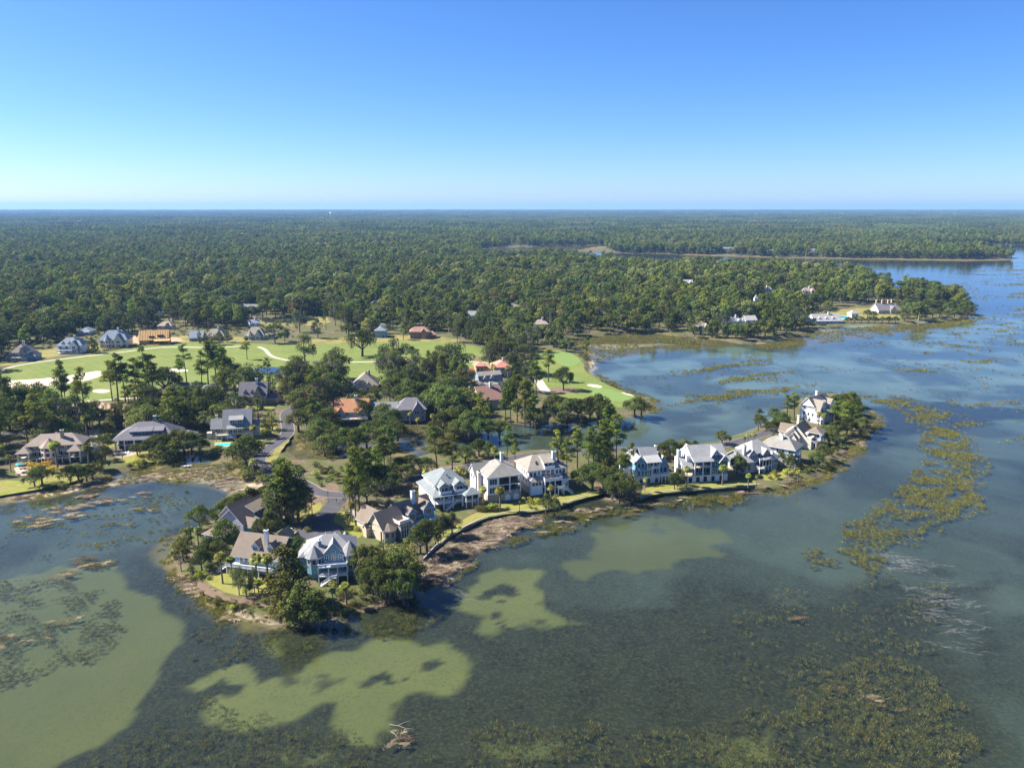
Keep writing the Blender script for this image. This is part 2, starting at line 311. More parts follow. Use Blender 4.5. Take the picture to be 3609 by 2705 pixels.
def terrain(x, y):
    x = np.asarray(x, float); y = np.asarray(y, float)
    sd = land_sd(x, y)
    bk = np.minimum(sdl(x, y, BULK1), sdl(x, y, BULK2))
    raw = np.maximum(sdf(x, y, LAND), sdf(x, y, ISLAND)); sd = np.where(bk < 9, raw, sd)
    soft = np.where(bk < 9, 0.8, 4.5 + np.clip((y - 500) * .004, 0, 8))
    land = sstep(-0.6, 1, sd / soft)
    depth = -0.18 - 0.9 * sstep(0, 30, -sd) - 0.25 * fbm(x, y, 22, 3, 5)
    h = depth * (1 - land) + G * land
    marsh = hmask(x, y, MARSH, 3.0, 5, 21)
    mh = np.where(y > 1300, .35, -0.34) + 0.55 * fbm(x, y, 13, 4, 31)
    h = h * (1 - marsh) + np.minimum(mh, h + 0.45 * (1 - land)) * marsh
    wr = hmask(x, y, WRACK, 1.5, 2, 61); h = np.maximum(h, wr * (0.12 + 0.35 * fbm(x, y, 4, 3, 8)) + (1 - wr) * -9)
    return h, land, marsh, wr
def build_terrain():
    h, land, marsh, wr = terrain(gx, gy)
    sand = hmask(gx, gy, SAND, 1.5, 3, 71) * sstep(0.3, 0.55, fbm(gx, gy, 6, 4, 77) + 0.12)
    pale = hmask(gx, gy, PALE, 1.2, 7.5, 81, {0: .78, 3: .55, 5: .6, 6: .6, 7: .6}); mid = hmask(gx, gy, MID, 7, 12, 91)
    pale *= 1 - 0.8 * sstep(0.66, 0.74, fbm(gx, gy, 9, 4, 87)) * (gx > -75)
    for (q, rx, ry) in [(q_, a_ * .6, b_ * .42) for q_, a_, b_ in DARKSPOT]:
        cx, cy = PD(*q); wx = gx + (fbm(gx, gy, 4, 3, 66) - .5) * 8; wy = gy + (fbm(gx, gy, 4, 3, 67) - .5) * 8
        pale *= 1 - sstep(1.3, 0.75, np.hypot((wx - cx) / rx, (wy - cy) / (ry * 1.9)))
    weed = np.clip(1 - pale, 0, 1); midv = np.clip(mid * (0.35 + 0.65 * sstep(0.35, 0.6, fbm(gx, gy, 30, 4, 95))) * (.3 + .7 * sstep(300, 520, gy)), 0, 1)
    nx, ny = len(XS), len(YS); i = np.arange((ny - 1) * (nx - 1)); r = i // (nx - 1); c = i % (nx - 1); a = r * nx + c
    m = npmesh('ground', np.c_[gx, gy, h], np.c_[a, a + 1, a + nx + 1, a + nx], 'terrain', smooth=True)
    at = m.attributes.new('mask', 'FLOAT_COLOR', 'POINT')
    at.data.foreach_set('color', np.ascontiguousarray(np.c_[weed, np.clip(sand + 0, 0, 1), np.maximum(marsh, 0), land], np.float32).ravel())
    at = m.attributes.new('shoal', 'FLOAT', 'POINT'); at.data.foreach_set('value', np.ascontiguousarray(midv, np.float32))
    at = m.attributes.new('wrack', 'FLOAT', 'POINT'); at.data.foreach_set('value', np.ascontiguousarray(wr, np.float32))
    o = link('ground', m); tag(o, 'low sandy land, marsh and shallow sea bed running to the horizon', 'ground', kind='structure')
# terrain material
b = NB('terrain'); at = b.n('ShaderNodeAttribute', attribute_name='mask'); wa = b.n('ShaderNodeAttribute', attribute_name='wrack')
sp = b.n('ShaderNodeSeparateColor'); b.l(at.outputs['Color'], sp.inputs[0]); p = b.pos()
n1 = b.noise(0.09, 5, 0.65, p); n2 = b.noise(0.6, 5, 0.7, p); n3 = b.noise(2.5, 3, 0.7, p); n4 = b.noise(0.022, 4, 0.6, p)
litter = b.mix(b.ramp(n2, 0.35, 0.65), (0.085, 0.06, 0.04), (0.2, 0.145, 0.1)); litter = b.mix(b.ramp(n1, 0.36, 0.56), litter, (0.085, 0.095, 0.032))
sandc = b.mix(b.ramp(n2, 0.3, 0.7), (0.32, 0.24, 0.165), (0.56, 0.44, 0.33))
marshc = b.mix(b.ramp(n1, 0.35, 0.65), (0.11, 0.088, 0.038), (0.185, 0.145, 0.062)); marshc = b.mix(b.ramp(n3, 0.45, 0.75), marshc, (0.075, 0.06, 0.03))
wrackc = b.mix(b.ramp(n2, 0.35, 0.6), (0.06, 0.043, 0.033), (0.155, 0.115, 0.088)); wrackc = b.mix(b.ramp(n1, 0.55, 0.75), wrackc, (0.3, 0.23, 0.17))
palec = b.mix(b.ramp(n4, 0.3, 0.7), (0.105, 0.118, 0.042), (0.155, 0.155, 0.058))
weedc = b.mix(b.ramp(n2, 0.3, 0.72), (0.005, 0.006, 0.004), (0.026, 0.027, 0.015)); weedc = b.mix(b.ramp(n1, 0.35, 0.7), weedc, (0.026, 0.03, 0.021))
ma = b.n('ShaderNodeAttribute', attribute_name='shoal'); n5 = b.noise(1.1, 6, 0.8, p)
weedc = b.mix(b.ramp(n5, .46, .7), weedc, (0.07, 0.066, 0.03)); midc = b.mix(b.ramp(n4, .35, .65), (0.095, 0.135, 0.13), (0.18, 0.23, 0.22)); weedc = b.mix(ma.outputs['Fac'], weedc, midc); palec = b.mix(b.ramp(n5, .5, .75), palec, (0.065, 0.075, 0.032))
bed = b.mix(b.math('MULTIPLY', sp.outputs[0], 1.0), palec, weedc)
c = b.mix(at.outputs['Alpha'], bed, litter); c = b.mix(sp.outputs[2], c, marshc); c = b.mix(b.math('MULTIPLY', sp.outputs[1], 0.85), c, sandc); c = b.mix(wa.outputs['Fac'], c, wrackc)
b.done(b.bsdf(c, 0.95, 0.1, b.bump(n3, 0.5, 0.15)).outputs[0])
# water: sky mirror by angle, bed seen through a slightly silty tint
b = NB('water'); p = b.pos()
n1 = b.noise(1.6, 3, 0.6, p, 0.4); n2 = b.noise(0.35, 2, 0.5, p); n3 = b.noise(0.012, 4, 0.55, p)
hh = b.math('ADD', n1, b.math('MULTIPLY', n2, 0.6))
calm = b.ramp(n3, 0.42, 0.62); st = b.n('ShaderNodeMapRange'); st.inputs['To Min'].default_value = 0.1; st.inputs['To Max'].default_value = 0.34; b.l(calm, st.inputs[0])
bp = b.n('ShaderNodeBump'); bp.inputs['Distance'].default_value = 0.05; b.l(st.outputs[0], bp.inputs['Strength']); b.l(hh, bp.inputs['Height'])
fr = b.n('ShaderNodeFresnel'); fr.inputs['IOR'].default_value = 1.32; b.l(bp.outputs[0], fr.inputs['Normal'])
gl = b.n('ShaderNodeBsdfGlossy'); gl.inputs['Roughness'].default_value = 0.09; gl.inputs['Color'].default_value = (0.92, 0.95, 1, 1); b.l(bp.outputs[0], gl.inputs['Normal'])
tr = b.n('ShaderNodeBsdfTransparent'); tr.inputs['Color'].default_value = (0.88, 0.93, 0.84, 1)
df = b.n('ShaderNodeBsdfDiffuse'); df.inputs['Color'].default_value = (0.06, 0.1, 0.08, 1)
m1 = b.n('ShaderNodeMixShader'); m1.inputs[0].default_value = 0.05; b.l(tr.outputs[0], m1.inputs[1]); b.l(df.outputs[0], m1.inputs[2])
m2 = b.n('ShaderNodeMixShader'); b.l(fr.outputs[0], m2.inputs[0]); b.l(m1.outputs[0], m2.inputs[1]); b.l(gl.outputs[0], m2.inputs[2]); b.done(m2.outputs[0])
build_terrain()
o = link('water', mesh('water', [(-21000, -850, 0), (21000, -850, 0), (21000, 20500, 0), (-21000, 20500, 0)], [(0, 1, 2, 3)], 'water'))
tag(o, 'shallow tidal water over weed beds and pale sand', 'water', kind='structure')

# ================================================================ sheets laid on the land: turf, roads, sand
def grassmat(name, a, b_, c_, sc=0.25):
    b = NB(name); p = b.pos(); n1 = b.noise(sc, 5, 0.65, p); n2 = b.noise(sc * 6, 4, 0.7, p); n3 = b.noise(sc * .2, 3, 0.5, p)
    c = b.mix(b.ramp(n1, 0.3, 0.7), a, b_); c = b.mix(b.ramp(n3, 0.45, 0.68), c, c_)
    if name == 'turf':
        wv = b.n('ShaderNodeTexWave', wave_type='BANDS', bands_direction='DIAGONAL'); wv.inputs['Scale'].default_value = .07; wv.inputs['Distortion'].default_value = 1.2; wv.inputs['Detail'].default_value = 1; b.l(p, wv.inputs['Vector']); c = b.mix(b.math('MULTIPLY', wv.outputs['Fac'], .3), c, vary(b_, 1.15)); c = b.mix(b.math('MULTIPLY', n2, 0.6), c, vary(a, 0.65))
    b.done(b.bsdf(c, 0.95, 0.1, b.bump(n2, 0.5, 0.1)).outputs[0])
grassmat('turf', (0.11, 0.15, 0.033), (0.18, 0.215, 0.055), (0.2, 0.21, 0.062)); grassmat('green_turf', (0.12, 0.19, 0.05), (0.15, 0.22, 0.06), (0.15, 0.2, 0.06))
grassmat('lawn_grass', (0.13, 0.15, 0.03), (0.25, 0.235, 0.055), (0.22, 0.19, 0.06), 0.5); grassmat('dry_grass', (0.17, 0.15, 0.05), (0.28, 0.23, 0.08), (0.12, 0.13, 0.035), 0.5)
def patchy(name, a, b_, sc, bumpk=0.3, rough=0.9):
    b = NB(name); p = b.pos(); n1 = b.noise(sc, 5, 0.65, p); n2 = b.noise(sc * 9, 3, 0.7, p)
    c = b.mix(b.ramp(n1, 0.3, 0.7), a, b_); c = b.mix(b.math('MULTIPLY', n2, 0.5), c, vary(a, 0.8)); b.done(b.bsdf(c, rough, 0.2, b.bump(n2, bumpk, 0.03)).outputs[0])
patchy('asphalt', (0.06, 0.056, 0.062), (0.095, 0.09, 0.097), 0.4); patchy('path_concrete', (0.42, 0.36, 0.28), (0.52, 0.46, 0.37), 0.3); patchy('bunker_sand', (0.6, 0.46, 0.33), (0.7, 0.57, 0.43), 0.2)
patchy('bare_earth', (0.3, 0.2, 0.13), (0.5, 0.36, 0.25), 0.15); patchy('mulch', (0.13, 0.09, 0.06), (0.22, 0.15, 0.1), 0.3); patchy('patio', (0.4, 0.29, 0.22), (0.5, 0.38, 0.3), 0.4)
patchy('pool_water', (0.05, 0.5, 0.48), (0.09, 0.6, 0.56), 0.2, 0.05, 0.08); patchy('pond_water', (0.02, 0.03, 0.03), (0.03, 0.04, 0.035), 0.1, 0.04, 0.05)
patchy('driveway', (0.26, 0.22, 0.19), (0.34, 0.29, 0.26), 0.5)
SHEET_N = [0]
def resample(pg, step, closed=True):
    r = []; n = len(pg)
    for i in range(n if closed else n - 1):
        a = pg[i]; c = pg[(i + 1) % n]; k = max(1, int(math.dist(a, c) / step))
        for j in range(k): r.append((a[0] + (c[0] - a[0]) * j / k, a[1] + (c[1] - a[1]) * j / k))
    if not closed: r.append(pg[-1])
    return r
def smooth_poly(pg, it=2):
    for _ in range(it):
        q = []
        for i in range(len(pg)):
            a, c = pg[i], pg[(i + 1) % len(pg)]
            q += [(a[0] * .75 + c[0] * .25, a[1] * .75 + c[1] * .25), (a[0] * .25 + c[0] * .75, a[1] * .25 + c[1] * .75)]
        pg = q
    return pg
def sheet(name, pts, mat, label, cat, lvl, jit=0.5, world=False, kind='structure', sm=1):
    """a thin layer on the ground; lvl counts 4 mm steps"""
    pg = list(pts) if world else poly(pts, G)
    pg = smooth_poly(pg, sm) if sm else pg
    if jit:
        pg = resample(pg, max(1.2, jit * 3)); a = np.array(pg)
        a[:, 0] += (fbm(a[:, 0], a[:, 1], 3.0, 3, 5) - .5) * 2 * jit; a[:, 1] += (fbm(a[:, 0] + 99, a[:, 1], 3.0, 3, 6) - .5) * 2 * jit; pg = [tuple(q) for q in a]
    SHEET_N[0] += 1; z = G + 0.004 * lvl + 0.0004 * (SHEET_N[0] % 9)
    tri = tessellate_polygon([[Vector((x, y, 0)) for x, y in pg]])
    m = mesh(name, [(x, y, z) for x, y in pg], [tuple(t) for t in tri], mat)
    bm = bmesh.new(); bm.from_mesh(m); bmesh.ops.recalc_face_normals(bm, faces=bm.faces)
    if bm.faces and sum(f.normal.z for f in bm.faces) < 0: bmesh.ops.reverse_faces(bm, faces=bm.faces)
    bm.to_mesh(m); bm.free()
    o = link(name, m); return tag(o, label, cat, kind=kind)
def strip(name, line, width, mat, label, cat, lvl, kerb=False):
    """road or path along a centre line in photograph points"""
    ln = list(line)
    for _ in range(3):
        q = [ln[0]]
        for a, c in zip(ln[:-1], ln[1:]): q += [(a[0] * .75 + c[0] * .25, a[1] * .75 + c[1] * .25), (a[0] * .25 + c[0] * .75, a[1] * .25 + c[1] * .75)]
        ln = q + [ln[-1]]
    V = []; L = []; 
    for i, p_ in enumerate(ln):
        a = ln[max(0, i - 1)]; c = ln[min(len(ln) - 1, i + 1)]; dx, dy = c[0] - a[0], c[1] - a[1]; k = math.hypot(dx, dy) or 1
        L.append((-dy / k, dx / k))
    z = G + 0.004 * lvl
    for (x, y), (nx_, ny_) in zip(ln, L): V += [(x + nx_ * width / 2, y + ny_ * width / 2, z), (x - nx_ * width / 2, y - ny_ * width / 2, z)]
    F = [(2 * i + 1, 2 * i + 3, 2 * i + 2, 2 * i) for i in range(len(ln) - 1)]
    o = tag(link(name, mesh(name, V, F, mat)), label, cat, kind='structure')
    if kerb:
        for s in (1, -1):
            V = []; F = []
            for (x, y), (nx_, ny_) in zip(ln, L):
                for d, zz in ((width / 2 - .02, 0), (width / 2 - .02, .11), (width / 2 + .3, .11), (width / 2 + .3, 0)): V.append((x + s * nx_ * d, y + s * ny_ * d, G - .01 + zz))
            for i in range(len(ln) - 1):
                for j in range(3): F.append((4 * i + j, 4 * i + j + 1, 4 * i + 5 + j, 4 * i + 4 + j))
            link('kerb', mesh('kerb', V, F, 'driveway'), o)
    return ln
def SRC(pts, z=G): return [P(u, v, z) for u, v in pts]
GOLF = [(-300, 845), (0, 800), (60, 782), (200, 765), (300, 748), (400, 738), (480, 742), (560, 742), (640, 745), (760, 738), (880, 733), (960, 738), (1040, 748), (1062, 772), (1062, 800), (1000, 802), (900, 818), (800, 830), (700, 836), (600, 836), (520, 838), (430, 848), (330, 852), (240, 862), (150, 868), (60, 860), (0, 852), (-300, 890)]
GOLF2 = [(1150, 770), (1195, 752), (1245, 768), (1262, 785), (1262, 800), (1285, 815), (1325, 838), (1378, 856), (1395, 868), (1360, 878), (1330, 880), (1270, 872), (1200, 852), (1150, 835), (1120, 810), (1100, 790)]
sheet('fairway', GOLF, 'turf', 'broad green golf fairway stretching past the row of houses', 'fairway', 1, 1.0)
sheet('fairway', GOLF2, 'turf', 'golf turf running out to the point beside the bay', 'fairway', 1, 1.0)
sheet('putting_green', [(1265, 838), (1300, 835), (1345, 850), (1372, 860), (1340, 868), (1290, 862)], 'green_turf', 'smooth pale putting green near the bay shore', 'putting green', 3, 0.3)
sheet('putting_green', [(1190, 765), (1225, 758), (1255, 775), (1245, 790), (1210, 790)], 'green_turf', 'raised teeing ground above the marsh edge', 'putting green', 3, 0.3)
BUNK = [([(-40, 824), (60, 820), (130, 814), (180, 806), (213, 800), (226, 806), (205, 818), (150, 828), (90, 836), (30, 839), (-40, 840)], 'long winding sand bunker between the tall pines'),
        ([(199, 843), (215, 840), (240, 842), (232, 848), (205, 848)], 'small sand bunker below the long one'),
        ([(1263, 831), (1280, 829), (1305, 835), (1290, 838)], 'pale sand bunker beside the putting green'),
        ([(1338, 846), (1360, 851), (1372, 856), (1352, 852)], 'narrow sand bunker at the shore end of the green'),
        ([(500, 795), (545, 790), (530, 800), (505, 803)], 'sand bunker under the fairway trees'), ([(930, 768), (950, 768), (945, 772), (932, 772)], 'tiny sand bunker out on the fairway'),
        ([(300, 800), (370, 795), (420, 800), (360, 806)], 'sand bunker behind the pine clump')]
for p_, l_ in BUNK: sheet('sand_bunker', p_, 'bunker_sand', l_, 'bunker', 4, 0.4)
sheet('pond', [(537, 800), (560, 793), (600, 792), (622, 797), (618, 806), (580, 809), (545, 806)], 'pond_water', 'small dark pond in the fairway', 'pond', 5, 0.2, sm=2)
sheet('pond', [(560, 688), (640, 682), (700, 688), (640, 698), (570, 697)], 'pond_water', 'pond behind the golf row houses', 'pond', 5, 0.3, sm=2)
sheet('bare_earth', [(145, 872), (245, 868), (246, 890), (235, 905), (170, 905), (140, 895)], 'bare_earth', 'cleared building plot of bare earth beside tall pines', 'plot', 2, 0.8)
sheet('bare_earth', [(245, 742), (400, 738), (385, 728), (300, 722), (250, 730)], 'bare_earth', 'churned earth around the timber framed house', 'plot', 2, 0.8)
PATHS = [([(-10, 1310), (60, 1285), (240, 1262), (460, 1237), (550, 1224), (640, 1222), (760, 1226), (850, 1219)], 'pale cart path along the gardens of the golf row'),
         ([(910, 1222), (935, 1230), (950, 1252), (980, 1263), (1030, 1272), (1120, 1276), (1240, 1275), (1330, 1275), (1440, 1264), (1540, 1262), (1640, 1272), (1760, 1282), (1850, 1275)], 'pale cart path curving across the fairway'),
         ([(240, 1420), (330, 1412), (460, 1402), (540, 1398)], 'cart path below the long bunker'),
         ([(1885, 1320), (1900, 1345), (1915, 1368), (1930, 1385)], 'wide path behind the single pine near the green')]
for q, l_ in PATHS: strip('cart_path', SRC(q), 3.0 if 'wide' not in l_ else 6, 'path_concrete', l_, 'path', 6)
ROAD = SRC([(1120, 1400), (1060, 1430), (1005, 1450), (1012, 1490), (1018, 1528), (975, 1562), (915, 1602), (908, 1635), (950, 1662), (1015, 1682), (1076, 1706), (1120, 1738), (1200, 1745), (1253, 1748), (1350, 1712), (1444, 1690), (1578, 1660), (1650, 1645), (1760, 1622), (1900, 1598), (2050, 1590), (2200, 1582), (2350, 1582), (2480, 1580), (2590, 1562), (2690, 1528), (2790, 1500), (2880, 1520)])
ROADL = strip('road', ROAD, 6.0, 'asphalt', 'dark asphalt lane winding out along the peninsula', 'road', 6, True)
CUL = SRC([(1195, 1748), (1170, 1790), (1135, 1830), (1105, 1868)])
strip('road', CUL, 6.5, 'asphalt', 'short spur of asphalt down to the turning circle', 'road', 7)
cx, cy = P(1105, 1882, G)
sheet('turning_circle', [(cx + 11 * math.cos(a * math.pi / 18), cy + 11 * math.sin(a * math.pi / 18)) for a in range(36)], 'asphalt', 'round asphalt turning circle among the end houses', 'road', 8, 0, True, sm=0)
strip('road', SRC([(1120, 1400), (1300, 1428), (1400, 1428), (1500, 1425), (1600, 1420), (1750, 1385), (1880, 1330)]), 6, 'asphalt', 'asphalt lane behind the red roofed house', 'road', 5, True)
strip('road', SRC([(-20, 1530), (150, 1520), (330, 1512), (520, 1500)]), 5.5, 'asphalt', 'shaded asphalt drive behind the west shore houses', 'road', 5)
strip('driveway', SRC([(330, 1512), (338, 1545), (340, 1580), (310, 1600)]), 5, 'path_concrete', 'curved concrete drive beside the tile roofed villa', 'driveway', 7)
strip('driveway', SRC([(1048, 1872), (1020, 1868), (998, 1880)]), 5, 'driveway', 'tan drive leading off the turning circle', 'driveway', 9)
strip('driveway', SRC([(1225, 1800), (1262, 1815), (1300, 1822)]), 4, 'driveway', 'grey drive to the brown gabled house', 'driveway', 9)
strip('driveway', SRC([(2880, 1520), (2905, 1530), (2925, 1545)]), 9, 'driveway', 'paved forecourt beside the end houses', 'driveway', 7)
LAWNS = [([(935, 1165), (985, 1130), (1040, 1100), (1100, 1085), (1150, 1080), (1210, 1072), (1290, 1050), (1320, 1062), (1250, 1078), (1205, 1093), (1165, 1104), (1100, 1108), (1045, 1119), (985, 1148), (942, 1180)], 'lawn_grass', 'mown strip of lawn behind the timber bulkhead below the tall white houses'),
         ([(1385, 1062), (1400, 1045), (1470, 1050), (1560, 1042), (1625, 1035), (1640, 1045), (1600, 1050), (1500, 1058), (1410, 1066), (1390, 1074)], 'lawn_grass', 'mown lawn below the dark teal house'),
         ([(1640, 1020), (1700, 1015), (1760, 1000), (1760, 1012), (1700, 1030), (1650, 1040)], 'lawn_grass', 'small lawn below the grey gabled house'),
         ([(440, 1245), (475, 1235), (560, 1245), (600, 1255), (590, 1280), (530, 1288), (470, 1275)], 'lawn_grass', 'round lawn in front of the blue cottage'),
         ([(620, 1110), (660, 1090), (690, 1080), (700, 1095), (660, 1120), (630, 1135)], 'lawn_grass', 'shaded lawn along the spur road'),
         ([(715, 1115), (745, 1100), (770, 1120), (790, 1150), (770, 1165), (735, 1145)], 'lawn_grass', 'bright lawn between the spur road and brown gabled house'),
         ([(-40, 1050), (0, 1035), (70, 1040), (130, 1015), (190, 1000), (215, 1005), (190, 1030), (120, 1050), (0, 1070), (-40, 1078)], 'lawn_grass', 'large lawn on the west shore below the tile roofed villa'),
         ([(255, 975), (330, 970), (380, 975), (370, 995), (300, 1000), (255, 1000)], 'lawn_grass', 'lawn below the slate roofed house'),
         ([(455, 950), (520, 945), (560, 920), (590, 905), (600, 925), (570, 950), (540, 965), (480, 968)], 'lawn_grass', 'lawn around the swimming pool house'),
         ([(570, 998), (598, 964), (622, 946), (628, 950), (608, 970), (602, 986), (588, 997)], 'dry_grass', 'dry verge inside the road bend by the marsh'),
         ([(490, 862), (560, 860), (600, 868), (590, 885), (520, 882), (485, 875)], 'lawn_grass', 'front lawn of the beige brick house'),
         ([(870, 848), (920, 845), (950, 855), (920, 862), (880, 860)], 'lawn_grass', 'oval lawn island in the lane'),
         ([(640, 735), (640, 745), (740, 742), (880, 735), (980, 740), (1000, 732), (880, 722), (760, 728)], 'dry_grass', 'dry rough along the far edge of the fairway'),
         ([(0, 795), (100, 772), (230, 755), (380, 738), (540, 740), (545, 728), (400, 722), (230, 738), (100, 752), (0, 775)], 'dry_grass', 'dry garden strip below the golf row houses'),
         ([(195, 935), (260, 925), (300, 940), (270, 960), (220, 970)], 'lawn_grass', 'lawn between two west shore drives'),
         ([(2000, 672), (2060, 665), (2080, 672), (1990, 685), (1700, 695), (1720, 680)], 'dry_grass', 'dry grass under the oaks of the far point'),
         ([(1780, 668), (1880, 664), (1890, 672), (1800, 682), (1760, 682)], 'dry_grass', 'lawn around the pool of the far point house'),
         ([(560, 688), (700, 680), (720, 700), (620, 705), (540, 702)], 'dry_grass', 'golden bank around the far pond'),
         ([(90, 680), (170, 672), (200, 685), (110, 695)], 'lawn_grass', 'clearing among the far wood')]
for i_, (p_, m_, l_) in enumerate(LAWNS): sheet('lawn', p_, m_, l_, 'lawn', 2, 0.7)
MULCH = [([(430, 1252), (470, 1282), (540, 1296), (600, 1300), (640, 1290), (640, 1300), (590, 1310), (520, 1304), (450, 1288), (425, 1265)], 'curved mulch path around the blue cottage lawn'), ([(740, 1030), (900, 1010), (1060, 1000), (1200, 985), (1210, 1000), (1060, 1015), (900, 1030), (760, 1045)], 'pine straw under the trees behind the houses'),
         ([(1280, 1040), (1380, 1030), (1390, 1065), (1340, 1072), (1290, 1062)], 'pine straw bed between the two bulkheads'), ([(1195, 835), (1250, 838), (1240, 850), (1180, 845)], 'mulch ring under the fairway pine'), ([(845, 775), (900, 772), (905, 780), (850, 782)], 'mulch under the fairway oak'), ([(1020, 770), (1060, 768), (1060, 778), (1020, 778)], 'mulch under the moss hung oak'), ([(650, 1100), (700, 1050), (720, 1040), (740, 1060), (690, 1085)], 'pine straw verge of the lane')]
for p_, l_ in MULCH: sheet('mulch_bed', p_, 'mulch', l_, 'mulch bed', 3, 0.6)
# ================================================================ houses
FOOT = []                                              # where houses stand, for planting round them
MC = {}                                                # shared mesh data of alike windows, posts
class House:
    """local frame: x along the front to the viewer's right of it, y back, z up from the ground"""
    def __init__(s, name, label, x, y, yaw, cat='house', z=G, trim='white_trim', group=None, sc=(1, 1, 1)):
        s.o = bpy.data.objects.new(name, None); COL.objects.link(s.o); s.o.location = (x, y, z); s.o.rotation_euler = (0, 0, R(yaw))
        s.o.empty_display_size = 1; s.o.scale = sc; FOOT.append((x, y, s.o)); tag(s.o, label, cat, group); s.trim = trim; s.wall_m = 'white_wall'; s.roof_m = 'roof_grey'
        s.xy = (x, y); s.yaw = R(yaw)
    def put(s, name, V, F, mats, mi=None, parent=None, loc=None, label=None, smooth=False):
        o = link(name, mesh(name, V, F, mats, mi, smooth), parent or s.o)
        if label: o['label'] = label
        return o
    def box(s, name, x0, y0, z0, x1, y1, z1, mat, parent=None, label=None):
        V = [(x, y, z) for z in (z0, z1) for x, y in ((x0, y0), (x1, y0), (x1, y1), (x0, y1))]
        return s.put(name, V, [(3, 2, 1, 0), (4, 5, 6, 7), (0, 1, 5, 4), (1, 2, 6, 5), (2, 3, 7, 6), (3, 0, 4, 7)], mat, None, parent, None, label)
    def boxes(s, name, L, mat, parent=None, label=None):
        V = []; F = []
        for (x0, y0, z0, x1, y1, z1) in L:
            k = len(V); V += [(x, y, z) for z in (z0, z1) for x, y in ((x0, y0), (x1, y0), (x1, y1), (x0, y1))]
            F += [tuple(k + i for i in f) for f in ((3, 2, 1, 0), (4, 5, 6, 7), (0, 1, 5, 4), (1, 2, 6, 5), (2, 3, 7, 6), (3, 0, 4, 7))]
        return s.put(name, V, F, mat, None, parent, None, label)
    def wall(s, x0, y0, x1, y1, z0, z1, mat=None, name='wall', label=None): return s.box(name, x0, y0, z0, x1, y1, z1, mat or s.wall_m, None, label)
    def slab(s, name, pts, faces, mat, t=0.22, parent=None):
        """sloping faces given as points, closed below by a fascia band t thick in trim"""
        V = list(pts) + [(x, y, z - t) for x, y, z in pts]; n = len(pts); F = list(faces); mi = [0] * len(F)
        edges = {}
        for f in faces:
            for a, c in zip(f, f[1:] + f[:1]): edges[(a, c)] = edges.get((a, c), 0) + 1
        for f in faces: F.append(tuple(i + n for i in f[::-1])); mi.append(1)
        for (a, c) in list(edges):
            if (c, a) not in edges: F.append((a, a + n, c + n, c)); mi.append(1)
        return s.put(name, V, F, [mat, s.trim], mi, parent)
    def hip(s, x0, y0, x1, y1, z, h, ov=0.6, mat=None, name='roof', ins=None, parent=None):
        x0 -= ov; y0 -= ov; x1 += ov; y1 += ov; w, d = x1 - x0, y1 - y0; m = min(w, d) / 2 if ins is None else ins
        if w >= d: a, c = (x0 + m, (y0 + y1) / 2, z + h), (x1 - m, (y0 + y1) / 2, z + h); F = [(0, 1, 5, 4), (1, 2, 5), (2, 3, 4, 5), (3, 0, 4)]
        else: a, c = ((x0 + x1) / 2, y0 + m, z + h), ((x0 + x1) / 2, y1 - m, z + h); F = [(0, 1, 4), (1, 2, 5, 4), (2, 3, 5), (3, 0, 4, 5)]
        return s.slab(name, [(x0, y0, z), (x1, y0, z), (x1, y1, z), (x0, y1, z), a, c], F, mat or s.roof_m, parent=parent)
    def gable(s, x0, y0, x1, y1, z, h, ov=0.5, axis='x', mat=None, wall=None, name='roof', off=0.5, parent=None):
        """gable roof with its two triangular wall ends; off shifts the ridge across"""
        wm = wall or s.wall_m
        if axis == 'x':
            yr = y0 + (y1 - y0) * off
            k0 = h / (yr - y0); k1 = h / (y1 - yr)
            A = [(x0 - ov, y0 - ov, z - k0 * ov), (x1 + ov, y0 - ov, z - k0 * ov), (x1 + ov, y1 + ov, z - k1 * ov), (x0 - ov, y1 + ov, z - k1 * ov), (x0 - ov, yr, z + h), (x1 + ov, yr, z + h)]
            F = [(0, 1, 5, 4), (2, 3, 4, 5)]
            T = [[(x, y0, z - .1), (x, y1, z - .1), (x, yr, z + h - .3)] for x in (x0, x1)]; dv = (1, 0)
        else:
            xr = x0 + (x1 - x0) * off; k0 = h / (xr - x0); k1 = h / (x1 - xr)
            A = [(x0 - ov, y0 - ov, z - k0 * ov), (x1 + ov, y0 - ov, z - k1 * ov), (x1 + ov, y1 + ov, z - k1 * ov), (x0 - ov, y1 + ov, z - k0 * ov), (xr, y0 - ov, z + h), (xr, y1 + ov, z + h)]
            F = [(1, 2, 5, 4), (3, 0, 4, 5)]
            T = [[(x0, y, z - .1), (x1, y, z - .1), (xr, y, z + h - .3)] for y in (y0, y1)]; dv = (0, 1)
        o = s.slab(name, A, F, mat or s.roof_m, parent=parent)
        for i, t in enumerate(T):
            sg = .12 if i == 0 else -.12
            V = t + [(p[0] + dv[0] * sg, p[1] + dv[1] * sg, p[2]) for p in t]
            s.put('gable_end', V, [(0, 1, 2), (5, 4, 3), (0, 3, 4, 1), (1, 4, 5, 2), (2, 5, 3, 0)], wm, parent=parent)
        return o
    def shed(s, x0, y0, x1, y1, z0, z1, mat=None, name='roof', parent=None, ov=0.0):
        """single slope from the front edge (z0) up to the back edge (z1)"""
        return s.slab(name, [(x0 - ov, y0 - ov, z0), (x1 + ov, y0 - ov, z0), (x1 + ov, y1, z1), (x0 - ov, y1, z1)], [(0, 1, 2, 3)], mat or s.roof_m, parent=parent)
